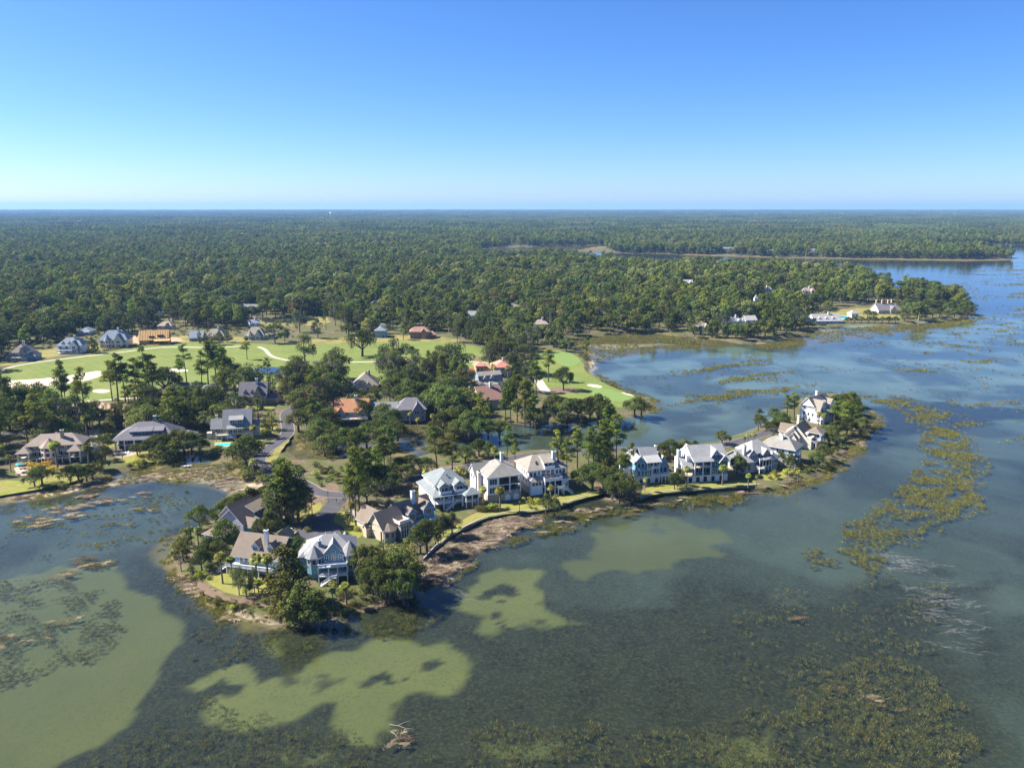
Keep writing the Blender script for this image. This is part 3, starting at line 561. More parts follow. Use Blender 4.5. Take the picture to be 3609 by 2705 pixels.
    def pyramid(s, cx, cy, r, n, z, h, mat=None, name='roof', rot=0.0):
        P_ = [(cx + r * math.cos(rot + 2 * math.pi * i / n), cy + r * math.sin(rot + 2 * math.pi * i / n), z) for i in range(n)] + [(cx, cy, z + h)]
        return s.slab(name, P_, [(i, (i + 1) % n, n) for i in range(n)], mat or s.roof_m)
    def tower(s, cx, cy, r, n, z0, z1, mat=None, rot=0.0, name='turret'):
        V = [(cx + r * math.cos(rot + 2 * math.pi * i / n), cy + r * math.sin(rot + 2 * math.pi * i / n), z) for z in (z0, z1) for i in range(n)]
        return s.put(name, V, [tuple(range(n))[::-1], tuple(range(n, 2 * n))] + [(i, (i + 1) % n, n + (i + 1) % n, n + i) for i in range(n)], mat or s.wall_m)
    def win(s, x, y, z, w, h, ang=0, n=1, rows=1, name='window', frame=None, glass='glass', arch=False, parent=None):
        """window at the foot centre (x,y,z) on a wall whose outward normal is -y turned by ang degrees"""
        key = (round(w, 2), round(h, 2), n, rows, frame or s.trim, glass, arch)
        if key not in MC:
            t = 0.11; B = [(-w / 2 - t, -.07, -t, -w / 2, .04, h + t), (w / 2, -.07, -t, w / 2 + t, .04, h + t), (-w / 2, -.07, -t, w / 2, .04, 0), (-w / 2, -.07, h, w / 2, .04, h + t)]
            for i in range(1, n): q = -w / 2 + w * i / n; B.append((q - .05, -.06, 0, q + .05, .03, h))
            for i in range(1, rows): q = h * i / rows; B.append((-w / 2, -.055, q - .04, w / 2, .03, q + .04))
            V = []; F = []
            for (x0, y0, z0, x1, y1, z1) in B:
                k = len(V); V += [(a, b_, c_) for c_ in (z0, z1) for a, b_ in ((x0, y0), (x1, y0), (x1, y1), (x0, y1))]
                F += [tuple(k + i for i in f) for f in ((3, 2, 1, 0), (4, 5, 6, 7), (0, 1, 5, 4), (1, 2, 6, 5), (2, 3, 7, 6), (3, 0, 4, 7))]
            if arch:
                k = len(V); m = 8
                for rr in (w / 2 + t, w / 2 - .02):
                    for yy in (-.07, .04): V += [(rr * math.cos(math.pi * i / m), yy, h + rr * math.sin(math.pi * i / m)) for i in range(m + 1)]
                q = m + 1
                for i in range(m): F += [(k + i, k + i + 1, k + 2 * q + i + 1, k + 2 * q + i), (k + i, k + q + i, k + q + i + 1, k + i + 1)]
            fm = mesh(name, V, F, frame or s.trim)
            gp = [(-w / 2, -.02, 0), (w / 2, -.02, 0), (w / 2, -.02, h)] + ([(w / 2 * math.cos(math.pi * i / 8), -.02, h + w / 2 * math.sin(math.pi * i / 8)) for i in range(1, 8)] if arch else []) + [(-w / 2, -.02, h)]
            gm = mesh('pane', gp, [tuple(range(len(gp)))], glass); MC[key] = (fm, gm)
        fm, gm = MC[key]
        o = link(name, fm, parent or s.o); o.location = (x, y, z); o.rotation_euler = (0, 0, R(ang)); link('pane' if name == 'window' else 'panel', gm, o); return o
    def row(s, xs, y, z, w, h, **k): return [s.win(x, y, z, w, h, **k) for x in xs]
    def side(s, ys, x, z, w, h, left=True, **k): return [s.win(x, y, z, w, h, ang=-90 if left else 90, **k) for y in ys]
    def posts(s, pts, z0, z1, r=0.14, mat=None, name='post'):
        for x, y in pts: s.box(name, x - r, y - r, z0, x + r, y + r, z1, mat or s.trim)
    def rail(s, pts, z, h=1.0, mat=None, solid=False, name='railing'):
        L = []; V = []; F = []
        def bar(a, c, z0, z1, t):
            dx, dy = c[0] - a[0], c[1] - a[1]; k = math.hypot(dx, dy) or 1; nx_, ny_ = -dy / k * t, dx / k * t; q = len(V)
            for zz in (z0, z1):
                for p_, sg in ((a, 1), (a, -1), (c, -1), (c, 1)): V.append((p_[0] + sg * nx_, p_[1] + sg * ny_, zz))
            F.extend([tuple(q + i for i in f) for f in ((3, 2, 1, 0), (4, 5, 6, 7), (0, 1, 5, 4), (1, 2, 6, 5), (2, 3, 7, 6), (3, 0, 4, 7))])
        for a, c in zip(pts[:-1], pts[1:]):
            if solid: bar(a, c, z, z + h, .06)
            bar(a, c, z + h - .09, z + h, .08); bar(a, c, z + .08, z + .16, .04)
            d = math.dist(a, c); k = max(1, int(d / 0.3))
            for i in range(k + 1):
                t = i / k; q = (a[0] + (c[0] - a[0]) * t, a[1] + (c[1] - a[1]) * t); big = i % 8 == 0; e = .1 if big else .028
                u = ((c[0] - a[0]) / d * e, (c[1] - a[1]) / d * e); bar((q[0] - u[0], q[1] - u[1]), (q[0] + u[0], q[1] + u[1]), z + .0, z + h + (.08 if big else -.05), e)
        return s.put(name, V, F, mat or s.trim)
    def stairs(s, x, y, z0, z1, w, dx, dy, mat='white_trim'):
        """flight falling from (x,y,z1) in direction (dx,dy); treads are parts"""
        n = max(3, int((z1 - z0) / 0.2)); run = 0.29; k = math.hypot(dx, dy); dx /= k; dy /= k; nx_, ny_ = -dy, dx
        st = s.put('stair', *s._stringer(x, y, z0, z1, w, dx, dy, n, run), mat)
        key = ('tread', round(w, 2), round(dx, 2), round(dy, 2))
        if key not in MC:
            V = []
            for zz in (-.05, .01):
                for a, c in ((-.16, -w / 2), (.16, -w / 2), (.16, w / 2), (-.16, w / 2)): V.append((dx * a + nx_ * c, dy * a + ny_ * c, zz))
            MC[key] = mesh('tread', V, [(3, 2, 1, 0), (4, 5, 6, 7), (0, 1, 5, 4), (1, 2, 6, 5), (2, 3, 7, 6), (3, 0, 4, 7)], mat)
        for i in range(n):
            t = link('tread', MC[key], st); t.location = (x + dx * run * (i + .5), y + dy * run * (i + .5), z1 - (z1 - z0) * (i + .5) / n)
        return st
    def _stringer(s, x, y, z0, z1, w, dx, dy, n, run):
        V = []; F = []; nx_, ny_ = -dy, dx; L = n * run
        for sg in (-1, 1):
            for lo, hi in ((-.3, .0), (.85, .95)):
                q = len(V)
                for t, zz in ((0, z1), (L, z0)):
                    for e in (-.05, .05):
                        for o_ in (lo, hi): V.append((x + dx * t + nx_ * (sg * w / 2 + e), y + dy * t + ny_ * (sg * w / 2 + e), zz + o_))
                F += [tuple(q + i for i in f) for f in ((0, 1, 5, 4), (3, 2, 6, 7), (1, 3, 7, 5), (2, 0, 4, 6), (0, 2, 3, 1), (4, 5, 7, 6))]
            m = max(2, int(L / 1.2))
            for i in range(m + 1):
                t = L * i / m; q = len(V); zz = z1 + (z0 - z1) * i / m
                for o_ in (-.05, .95):
                    for a, c in ((-.05, -.05), (.05, -.05), (.05, .05), (-.05, .05)): V.append((x + dx * (t + a) + nx_ * (sg * w / 2 + c), y + dy * (t + a) + ny_ * (sg * w / 2 + c), zz + o_))
                F += [tuple(q + i for i in f) for f in ((3, 2, 1, 0), (4, 5, 6, 7), (0, 1, 5, 4), (1, 2, 6, 5), (2, 3, 7, 6), (3, 0, 4, 7))]
        return V, F
    def chimney(s, x, y, z0, z1, w=1.2, d=1.0, mat='white_stucco', cap='brick_cap', parent=None):
        c = s.box('chimney', x - w / 2, y - d / 2, z0, x + w / 2, y + d / 2, z1, mat, parent)
        s.box('chimney_cap', x - w / 2 - .12, y - d / 2 - .12, z1, x + w / 2 + .12, y + d / 2 + .12, z1 + .18, s.trim, c)
        s.box('flue', x - w / 4, y - d / 4, z1 + .18, x + w / 4, y + d / 4, z1 + .55, cap, c); return c
    def dormer(s, x, y, z, w, h, dep, rh, mat=None, roof=None, n=2):
        """gabled dormer whose front stands at y, running back dep into the slope"""
        d = s.wall(x - w / 2, y, x + w / 2, y + dep, z, z + h, mat, 'dormer')
        s.gable(x - w / 2, y, x + w / 2, y + dep, z + h, rh, .3, 'y', roof, mat, 'dormer_roof', parent=d)
        s.win(x, y, z + .5, w * .62, h - .8, n=n, rows=2, parent=d); return d
    def bay(s, cx, cy, r, z0, z1, zr, mat=None, roof=None, n=8, name='bay', wins=True, wz=None, wh=1.6, angs=(-45, 0, 45), rot=None):
        rot = math.pi / n if rot is None else rot
        t = s.tower(cx, cy, r, n, z0, z1, mat, rot, name); s.pyramid(cx, cy, r + .6, n, z1 - .02, zr, roof, 'bay_roof', rot)
        ap = r * math.cos(math.pi / n)
        if wins:
            for zz in (wz or [z0 + .8]):
                for a in angs: s.win(cx + ap * math.sin(R(a)), cy - ap * math.cos(R(a)), zz, 2 * r * math.sin(math.pi / n) * .62, wh, ang=a, parent=t)
        return t
def at(u, v, z=G): return P(u, v, z)

# ---- H3 blue-grey house with two turrets, beside the turning circle
x, y = at(1112, 2058); h = House('turret_house', 'slate blue house with two pointed turrets, white decks and grey roof', x - .6, y + .6, 11, sc=(.9, .9, .87))
h.wall_m = 'blue_wall'; h.roof_m = 'roof_grey'
h.wall(-2.0, 3.0, 13.5, 15, 0, 9.3); h.wall(-4.5, 5, -1.9, 14, 2.6, 8.0)
h.hip(-2.3, 3.3, 13.8, 15, 9.3, 4.6, .7); h.hip(-4.6, 5, 2, 14, 8.0, 2.6, .5, ins=3)
h.gable(3.2, 2.6, 10.2, 9, 9.3, 4.0, .35, 'y'); h.wall(3.2, 2.6, 10.2, 3.2, 3.0, 9.31, name='centre_wall')
h.row((4.4, 6.7, 9.0), 2.6, 6.9, 1.1, 1.9, n=2, rows=2); h.win(6.7, 2.6, 9.6, 1.5, .05, arch=True)
h.bay(.4, 3.2, 2.7, 2.9, 9.0, 3.7, wz=[6.5], wh=1.8); h.bay(12.2, 3.4, 2.7, 2.9, 9.2, 4.3, wz=[3.6, 6.6], wh=1.8, angs=(-45, 0, 45, 90))
h.box('roof_deck', 1.6, -1.4, 5.95, 11.2, 2.7, 6.25, 'white_trim'); h.rail([(1.7, 2.5), (1.7, -1.3), (11.1, -1.3), (11.1, 2.5)], 6.25, 1.0)
h.box('parapet', 5.6, -1.2, 6.25, 11.0, -1.0, 7.05, 'white_trim')
h.box('deck', 1.6, -1.4, 2.65, 11.2, 2.9, 2.95, 'white_trim'); h.rail([(1.7, 2.5), (1.7, -1.3), (6, -1.3)], 2.95); h.rail([(7.6, -1.3), (11.1, -1.3), (11.1, 2.5)], 2.95)
h.posts([(1.7, -1.25), (5.0, -1.25), (8.0, -1.25), (11.1, -1.25)], 0, 5.95, .17); h.row((3.4, 5.2, 7.0, 9.2), 2.98, 3.6, 1.0, 1.9)
h.box('landing', 6.0, -3.2, 2.6, 7.6, -1.4, 2.9, 'white_trim'); h.rail([(7.55, -1.4), (7.55, -3.15), (6.1, -3.15)], 2.9); h.posts([(6.1, -3.1), (7.5, -3.1)], 0, 2.6, .12)
h.stairs(6.05, -2.3, 0, 2.75, 1.3, -1, 0); h.chimney(2.3, 5.5, 8.6, 13.2, 1.0, .9, 'blue_wall')
for q in (4, 7.2, 10.6): h.gable(q - 1, 11.5, q + 1, 15.1, 10.7, 1.1, .2, 'y', wall='blue_wall', name='dormer_roof')
h.row((3.5, 9.5), 3.0, .4, 2.0, 1.7, frame='blue_wall', glass='dark_opening', name='door')

# ---- H2 blue cottage with big brown roof
x, y = at(832, 2042); h = House('blue_cottage', 'blue cottage with steep brown roof, two white dormers and white chimney', x - 2.6, y + 5.2, -15, sc=(.93, .95, .92))
h.wall_m = 'teal_wall'; h.roof_m = 'roof_brown'
h.wall(0, 1.5, 16, 13, 2.9, 6.4); h.wall(.3, 1.2, 15.7, 12.5, 0, 2.9, 'stucco', 'foundation')
h.gable(-.3, 1.3, 16.3, 13.2, 6.4, 5.2, .9, 'x'); 
for q in (7.2, 13.0): h.dormer(q, 2.6, 7.1, 2.7, 2.0, 4.6, 1.6, 'white_wall', n=3)
h.chimney(10.4, 4.6, 8.5, 14.2, 1.2, 1.0, 'white_stucco'); h.gable(9.5, 9, 14.2, 15.5, 8.2, 3.4, .3, 'y'); h.gable(14.4, 9.5, 17.4, 14.6, 7.6, 2.6, .3, 'y')
h.row((2.4, 4.2, 6.0, 7.8), 1.5, 3.3, 1.3, 2.3); h.win(12.3, 1.5, 3.4, 3.2, 2.2, n=3)
h.box('deck', -1.5, -1.6, 2.6, 16, 1.6, 2.85, 'white_trim'); h.rail([(-1.4, 3), (-1.4, -1.5), (15.9, -1.5), (15.9, 1.4)], 2.85, solid=True); h.posts([(-1.4, -1.4), (2.5, -1.4), (6.5, -1.4), (10.5, -1.4), (15.9, -1.4)], 0, 2.6)
h.row((12, 14), 1.2, .5, 1.1, 1.4, n=2); h.stairs(-1.4, -.4, 0, 2.7, 1.4, -1, -.2); h.side((4, 7, 10), 16.0, 3.6, 1.1, 1.9, False)
h.row((4, 8), 1.2, .1, 2.2, 2.2, glass='dark_opening', name='door')

# ---- H1 brown roofed house with long gable, west tip
x, y = at(905, 1872); h = House('brown_gabled_house', 'lavender walled house with long brown gable roof and stepped dormers beside the west bay', x - 1.6, y - 1.5, 68, sc=(.85, .85, .8))
h.wall_m = 'lavender_wall'; h.roof_m = 'roof_brown'
h.wall(-4, 0, 15, 12, 0, 6.2); h.gable(-4, 0, 15, 12, 6.2, 5.6, .7, 'x'); h.wall(1, 9, 14, 16.2, 0, 6.0); h.gable(1, 8, 14, 16, 6.0, 4.6, .6, 'x')
h.wall(-12, 3, -4.2, 13, 0, 3.0); h.hip(-12.5, 3, -3, 13, 3.0, 2.6, .5)
h.wall(3.5, .8, 12.5, 4, 6.2, 8.7, 'teal_wall', 'dormer'); h.shed(3.2, .2, 12.8, 5.2, 8.5, 10.9, ov=.2); h.row((4.9, 7, 9.1, 11.2), .8, 6.6, 1.2, 1.6)
h.wall(-3, -3.2, 2.4, .2, 0, 5.0, 'teal_wall', 'wing'); h.gable(-3, -3.2, 2.4, 3, 5.0, 2.8, .5, 'y', wall='teal_wall')
h.box('porch_deck', 3, -3, 2.6, 14.5, .1, 2.85, 'white_trim'); h.rail([(3, -2.9), (14.4, -2.9)], 2.85, 1, 'brick_red'); h.posts([(3.1, -2.8), (7, -2.8), (11, -2.8), (14.4, -2.8)], 0, 5.9); h.shed(3, -3.2, 14.7, .3, 5.7, 6.6)
h.row((4.5, 7, 9.5, 12), 0, 3.2, 1.3, 2.0); h.row((5, 9, 12.5), 0, .4, 1.6, 1.6); h.side((4, 8), -4, 3, 1.2, 1.6, True); h.put('vent', [(6, 7.2, 11), (6.5, 7.2, 11), (6.5, 7.7, 11), (6, 7.7, 11), (6.25, 7.45, 11.9)], [(0, 1, 4), (1, 2, 4), (2, 3, 4), (3, 0, 4)], 'dark_metal')

# ---- H4 tan gable-ended house with many brown roofs
x, y = at(1312, 1924); h = House('tan_gabled_house', 'tan walled house of many brown gables with roof terrace and white chimney', x + 1.8, y + 1.4, 44, sc=(.84, .84, .88))
h.wall_m = 'tan_wall'; h.roof_m = 'roof_brown'
h.wall(2.5, 0, 13, 9.5, 0, 6.0); h.gable(2.3, 0, 13, 9.5, 6.0, 5.0, .8, 'x', off=.55)
h.side((2.2, 3.8, 5.4, 7), 2.5, 5.5, .5, .6, True); h.side((6.8,), 2.5, 2.6, 1.4, .8, True, n=2); h.box('downpipe', 2.3, 1.1, 0, 2.48, 1.6, 4, 'dark_opening')
h.box('roof_terrace', 8.5, -3.2, 6.2, 13.4, 4.8, 6.6, 'deck_wood'); h.rail([(8.6, 4.6), (8.6, -3.1), (13.3, -3.1), (13.3, 4.6)], 6.6, 1.2, solid=True)
h.wall(9, -3, 13.2, 0.1, 0, 6.2, 'grey_wall', 'glazed_bay'); h.row((9.9, 11.1, 12.3), -3, .6, .95, 5.0, n=1, rows=3); h.side((-1.6,), 13.2, 1, 2.2, 4.2, False, n=2, rows=2)
h.bay(5.4, .4, 3.0, 0, 4.9, 2.2, 'grey_wall', n=8, wz=[2.0], wh=2.0)
h.wall(2.5, 9, 10.5, 19, 0, 5.2); h.gable(2.5, 9, 10.5, 19, 5.2, 4.6, .6, 'y'); h.wall(.2, 8.6, 2.6, 11, 0, 4.2); h.gable(.2, 8.6, 2.6, 11, 4.2, 1.4, .3, 'x')
h.wall(13, 2, 30, 13, 0, 6.0, 'grey_wall', 'east_wing'); h.gable(12.5, 2, 30, 13, 6.0, 5.2, .6, 'x', wall='grey_wall')
h.wall(15.5, .5, 19.5, 6, 3, 8.2, 'teal_wall', 'dormer'); h.gable(15.5, .5, 19.5, 8, 8.2, 1.9, .4, 'y', wall='teal_wall'); h.win(17.5, .5, 5.2, 2.4, 2.2, n=3)
h.wall(23.5, .5, 28.5, 6, 3, 8.4, 'teal_wall', 'dormer'); h.gable(23.5, .5, 28.5, 8, 8.4, 2.5, .4, 'y', wall='teal_wall'); h.win(26, .5, 5.4, 2.8, 2.2, n=3)
h.chimney(22, 6, 8, 14.5, 1.6, 1.3, 'white_stucco'); h.box('deck', 13.4, -2, 2.8, 30, 2.2, 3.1, 'white_trim'); h.rail([(13.5, -1.9), (29.9, -1.9), (29.9, 2)], 3.1); h.posts([(14, -1.8), (18, -1.8), (22, -1.8), (26, -1.8), (29.8, -1.8)], 0, 2.9)
h.row((15, 21.5, 24, 28), 2.0, 3.3, 1.8, 2.0, n=2); h.row((16, 20, 25, 28.5), 2.0, .4, 1.8, 1.9, n=2); h.pyramid(14.2, 0, 3.2, 6, 5.4, 1.7); h.tower(14.2, 0, 2.3, 6, 0, 5.4, 'grey_wall', name='turret')

# ---- H5 grey hipped house with wide balcony and gazebo porch
x, y = at(1548, 1802); h = House('balcony_house', 'white and grey house with grey-green hipped roof, long white balcony and outside stair', x - 1.6, y + .2, 25, sc=(1.05, 1, .86))
h.wall_m = 'grey_wall'; h.roof_m = 'roof_greengrey'
h.wall(0, 3.4, 14.6, 19, 0, 3.0, 'stucco', 'foundation'); h.wall(0.2, 3.5, 14.4, 19, 3.0, 6.6, 'white_wall')
h.wall(2, 5.2, 13, 18.5, 6.6, 9.5, 'white_wall', 'upper_wall'); h.hip(2, 5, 13, 18.5, 9.5, 4.3, .7, ins=5.6)
# skirt roof round the first floor
ov = .8; h.slab('skirt_roof', [(-ov, 3.2 - 3.4, 6.3), (15.2, -.2, 6.3), (15.2, 19.5, 6.3), (-ov, 19.5, 6.3), (2.0, 5.1, 7.7), (13, 5.1, 7.7), (13, 18.6, 7.7), (2, 18.6, 7.7)], [(0, 1, 5, 4), (1, 2, 6, 5), (2, 3, 7, 6), (3, 0, 4, 7)], 'roof_greengrey')
for q in (4.6, 10.2):
    h.gable(q - 1.9, 2.4, q + 1.9, 10, 9.7, 1.7, .35, 'y'); h.wall(q - 1.9, 2.4, q + 1.9, 5.4, 6.5, 9.71, name='dormer'); h.win(q, 2.4, 6.9, 2.4, 2.1, n=2)
    h.rail([(q - 2.1, 2.3), (q - 2.1, .9), (q + 2.1, .9), (q + 2.1, 2.3)], 6.9, .95, solid=True); h.box('balcony', q - 2.2, .8, 6.7, q + 2.2, 2.5, 6.9, 'white_trim')
h.box('deck', -.1, -.1, 2.75, 11, 3.6, 3.0, 'white_trim'); h.rail([(0, 3), (0, 0), (6.8, 0)], 3.0); h.rail([(8.2, 0), (10.9, 0)], 3.0)
h.posts([(0, 0), (3.4, 0), (6.9, 0), (10.4, 0)], 0, 6.2, .16); h.row((2, 5, 8.6), 3.5, 3.3, 2.2, 2.3, n=2); h.side((5, 7.5), .2, 3.6, 1.1, 2.0, True); h.side((7, 9.5, 12), 2.0, 7.6, 1.0, 1.1, True)
h.box('gazebo_floor', 11, -2.2, 2.75, 16, 3.4, 3.0, 'white_trim'); h.posts([(11.2, -2), (13.5, -2), (15.8, -2), (15.8, 1), (11.2, 1)], 0, 6.2, .16); h.hip(11, -2.2, 16, 3.6, 6.2, 1.9, .6, ins=2.6, name='gazebo_roof')
for a_ in ((11.3, -1.98, 13.4, -1.95), (13.6, -1.98, 15.7, -1.95)): h.box('screen_panel', a_[0], a_[1], 3.0, a_[2], a_[3], 6.1, 'screen')
h.box('screen_panel', 15.78, -1.8, 3.0, 15.8, 3.2, 6.1, 'screen'); h.rail([(11.2, -2.05), (15.8, -2.05)], 3.0, .9); h.stairs(7.6, -.1, 0, 2.9, 1.3, -1, -.25)
h.row((3, 8), 3.4, .3, 2.2, 2.0, frame='stucco', glass='dark_opening', name='door'); h.put('vent', [(7, 7, 12.2), (7.6, 7, 12.2), (7.6, 7.6, 12.4), (7, 7.6, 12.4), (7.3, 7.3, 13.2)], [(0, 1, 4), (1, 2, 4), (2, 3, 4), (3, 0, 4)], 'dark_metal')

# ---- H6 tall cream house with stacked screened porches
x, y = at(1719, 1772); h = House('screened_porch_house', 'tall white house with weathered hip roof and two screened porches stacked above arched doors', x, y + .2, 20)
h.wall_m = 'white_wall'; h.roof_m = 'roof_weathered'
h.wall(0, 0, 13.6, 15, 0, 3.0, 'brick_beige', 'foundation'); h.wall(.05, .05, 4.4, 15, 3.0, 10.0); h.wall(4.3, 3.2, 13.5, 15, 3.0, 10.0)
for q in (3.0, 6.6): h.box('porch_floor', 4.4, 0, q - .25, 13.55, 3.3, q + .02, 'white_trim')
h.box('porch_beam', 4.4, 0, 9.5, 13.55, .35, 10, 'white_trim'); h.posts([(4.5, .2), (9, .2), (13.4, .2)], 3, 9.6, .2)
for zz in (3.05, 6.65):
    for a_, c_ in ((4.7, 8.8), (9.2, 13.2)): h.box('screen_panel', a_, .18, zz, c_, .21, zz + 2.9, 'screen')
    h.row((6, 8.6, 11.6), 3.2, zz + .3, 1.6, 2.2, n=2)
h.rail([(4.6, .1), (13.4, .1)], 3.05, .9); h.win(2.3, .05, 3.6, 2.9, 2.2, n=3); h.win(2.3, .05, 7.0, 2.9, 2.2, n=3)
h.hip(0, 0, 13.6, 15, 10, 3.6, .7, ins=5.0); h.wall(-2.4, 8, .1, 15, 0, 9.2); h.gable(-2.4, 8, 4, 15, 9.2, 3.4, .5, 'x')
h.chimney(-1.0, 7.2, 0, 10.2, 1.5, 1.6, 'cream_wall'); h.chimney(9, 9.5, 12.5, 16.2, 1.1, 1.1, 'white_stucco'); h.side((2.5, 4.6), .05, 8.0, .6, 1.2, True); h.side((3.6, 4.8, 6.0), .05, 4.2, .7, 2.0, True); h.side((10, 13), -2.4, 6.4, 1.2, 1.8, True); h.side((11.5,), -2.4, 9.6, .9, .9, True)
h.row((8.1, 11.6), 0, .2, 2.0, 1.2, arch=True, frame='white_trim', glass='white_paint', name='garage_door'); h.side((3, 6), 0, .3, 1.5, 1.2, True, arch=True, glass='white_paint', name='garage_door')

# ---- H7 white house with roof balcony
x, y = at(1871, 1748); h = House('white_terrace_house', 'white house with tan hip roof, cut-in roof balcony and broad sun terrace', x, y + .2, 20)
h.wall_m = 'white_wall'; h.roof_m = 'roof_tan'
h.wall(0, 2.5, 16, 16, 0, 3.0, 'stucco', 'foundation'); h.wall(0, 2.6, 15.9, 16, 3.0, 9.6); h.hip(0, 2.6, 15.9, 16, 9.6, 4.1, .8, ins=5.0)
h.wall(6.6, 3.0, 10.6, 7.5, 9.4, 12.0, name='balcony_recess'); h.row((7.6, 9.4), 3.0, 10.1, 1.2, 1.6, n=1); h.shed(6.4, 2.6, 10.8, 8, 12.0, 13.6, ov=.15); h.box('balcony', 6.5, 1.6, 9.7, 10.7, 3.1, 9.9, 'white_trim'); h.rail([(6.6, 3), (6.6, 1.7), (10.6, 1.7), (10.6, 3)], 9.9, .9, solid=True)
h.chimney(11.6, 5.2, 11, 15.4, 1.4, 1.3, 'white_stucco')
h.row((1.1, 2.7, 4.3), 2.6, 7.0, 1.0, 1.6); h.row((6.4, 8.3, 10.2), 2.6, 6.8, 1.5, 2.0); h.row((12, 13.5, 15), 2.6, 7.0, 1.0, 1.6)
h.wall(0.2, .4, 5.2, 2.7, 0, 5.6, name='bay'); h.hip(.2, .4, 5.2, 3.2, 5.6, 1.5, .5, name='bay_roof', ins=1.9); h.row((1.3, 2.6, 3.9), .4, 3.8, 1.0, 1.5)
h.box('terrace', 5.4, -1.2, 5.5, 13, 2.7, 5.9, 'white_trim'); h.rail([(5.5, 2.5), (5.5, -1.1), (12.9, -1.1), (12.9, 2.5)], 5.9, 1.0, solid=True); h.posts([(5.6, -1), (7.6, -1), (9.8, -1), (12.8, -1)], 0, 5.6, .18)
for a_, c_ in ((5.8, 7.4), (7.8, 9.6), (10, 12.6)): h.box('screen_panel', a_, -1.02, 3.0, c_, -.99, 5.5, 'screen')
h.box('porch_floor', 5.5, -1.1, 2.7, 12.9, 2.6, 3.0, 'white_trim'); h.wall(13.2, .8, 16.4, 2.7, 0, 5.4, name='bay'); h.hip(13, .8, 16.6, 3.4, 5.4, 1.5, .5, name='bay_roof', ins=1.7)
h.box('landing', 10.4, -3, 2.6, 13, -1.2, 2.85, 'white_trim'); h.rail([(10.5, -1.2), (10.5, -2.9), (12.9, -2.9)], 2.85, solid=True); h.posts([(10.5, -2.8), (12.8, -2.8)], 0, 2.6); h.stairs(13, -2.1, 0, 2.8, 1.4, 1, -.1)
h.side((4.5, 7, 9.5, 12), 0, 7.0, 1.0, 1.7, True); h.side((5, 8), 0, 3.8, 1.0, 1.6, True); h.put('skylight', [(3.8, 4.2, 11.0), (4.8, 4.2, 11.0), (4.8, 5.4, 12.1), (3.8, 5.4, 12.1)], [(0, 1, 2, 3)], 'glass')
h.put('skylight', [(13.2, 4.2, 11.0), (14, 4.2, 11.0), (14, 5.4, 12.1), (13.2, 5.4, 12.1)], [(0, 1, 2, 3)], 'glass'); h.row((7, 11), 2.5, .2, 2, 2.3, glass='dark_opening', name='door')

# ---- H8 blue house with arched basement
x, y = at(2241, 1706); h = House('arched_basement_house', 'blue grey house with pale shed-like roofs over arched white basement', x, y + .2, 13)
h.wall_m = 'teal_wall'; h.roof_m = 'roof_grey'
h.wall(0, 0, 10.5, 12, 0, 2.9, 'white_stucco', 'foundation'); h.row((2.2, 5.6, 9), 0, .1, 1.3, 1.4, arch=True, frame='white_stucco', glass='dark_opening', name='archway')
h.wall(.05, .05, 7, 12, 2.9, 6.2); h.wall(.4, 1.2, 4.8, 12, 6.2, 9.0); h.wall(4.7, 2.4, 10.4, 12, 2.9, 9.4)
h.row((1.2, 2.8, 4.4), .05, 3.4, 1.15, 1.9, rows=2); h.win(5.9, .05, 3.4, 1.4, 1.9, n=2, rows=2); h.row((1.6, 3.2), 1.2, 6.6, 1.2, 1.6)
h.box('porch_floor', 4.8, 0, 6.0, 10.4, 2.5, 6.2, 'white_trim'); h.box('porch_floor', 7.0, 0, 2.75, 10.4, 2.5, 2.95, 'white_trim'); h.posts([(4.9, .15), (7.6, .15), (10.3, .15)], 6.2, 9.2, .14); h.posts([(7.1, .15), (10.3, .15)], 2.9, 6.1, .14)
h.rail([(4.9, .1), (10.3, .1), (10.3, 2.3)], 6.2, .95); h.rail([(7.1, .1), (10.3, .1), (10.3, 2.3)], 2.95, .95); h.row((6.2, 7.6, 9.2), 2.4, 6.5, .9, 2.1); h.row((8, 9.3), 2.4, 3.2, .9, 2.2)
h.slab('roof', [(4.3, -.7, 9.0), (10.9, -.7, 9.0), (10.9, 4.8, 11.0), (4.3, 4.8, 11.0)], [(0, 1, 2, 3)], 'roof_pale'); h.gable(3.6, 2.6, 10.6, 12, 9.6, 3.6, .4, 'x', off=.45); h.gable(-.2, 1.4, 4.6, 12, 8.9, 2.4, .4, 'y')
h.wall(10.4, 3, 15.5, 11, 0, 5.8); h.gable(10.2, 3, 15.5, 11, 5.8, 4.6, .5, 'y', mat='roof_pale'); h.box('side_deck', 10.5, -1, 2.7, 15, 3, 2.95, 'white_trim'); h.rail([(10.6, -.9), (14.9, -.9), (14.9, 2.9)], 2.95); h.posts([(11, -.8), (12.6, -.8), (14.8, -.8)], 0, 2.7); h.stairs(15, 0, 0, 2.8, 1.2, 1, -.6)
h.row((12, 14), 3, 3.2, 1.2, 2.2); h.side((3, 6, 9), 0, 3.6, 1.2, 1.9, True); h.wall(-3.2, 5, 0, 11, 0, 5.6, 'white_wall', 'wing'); h.gable(-3.2, 5, .4, 11, 5.6, 2.2, .4, 'x', wall='white_wall')
h.chimney(12.5, 10, 8, 12.5, 1, 1, 'cream_wall')

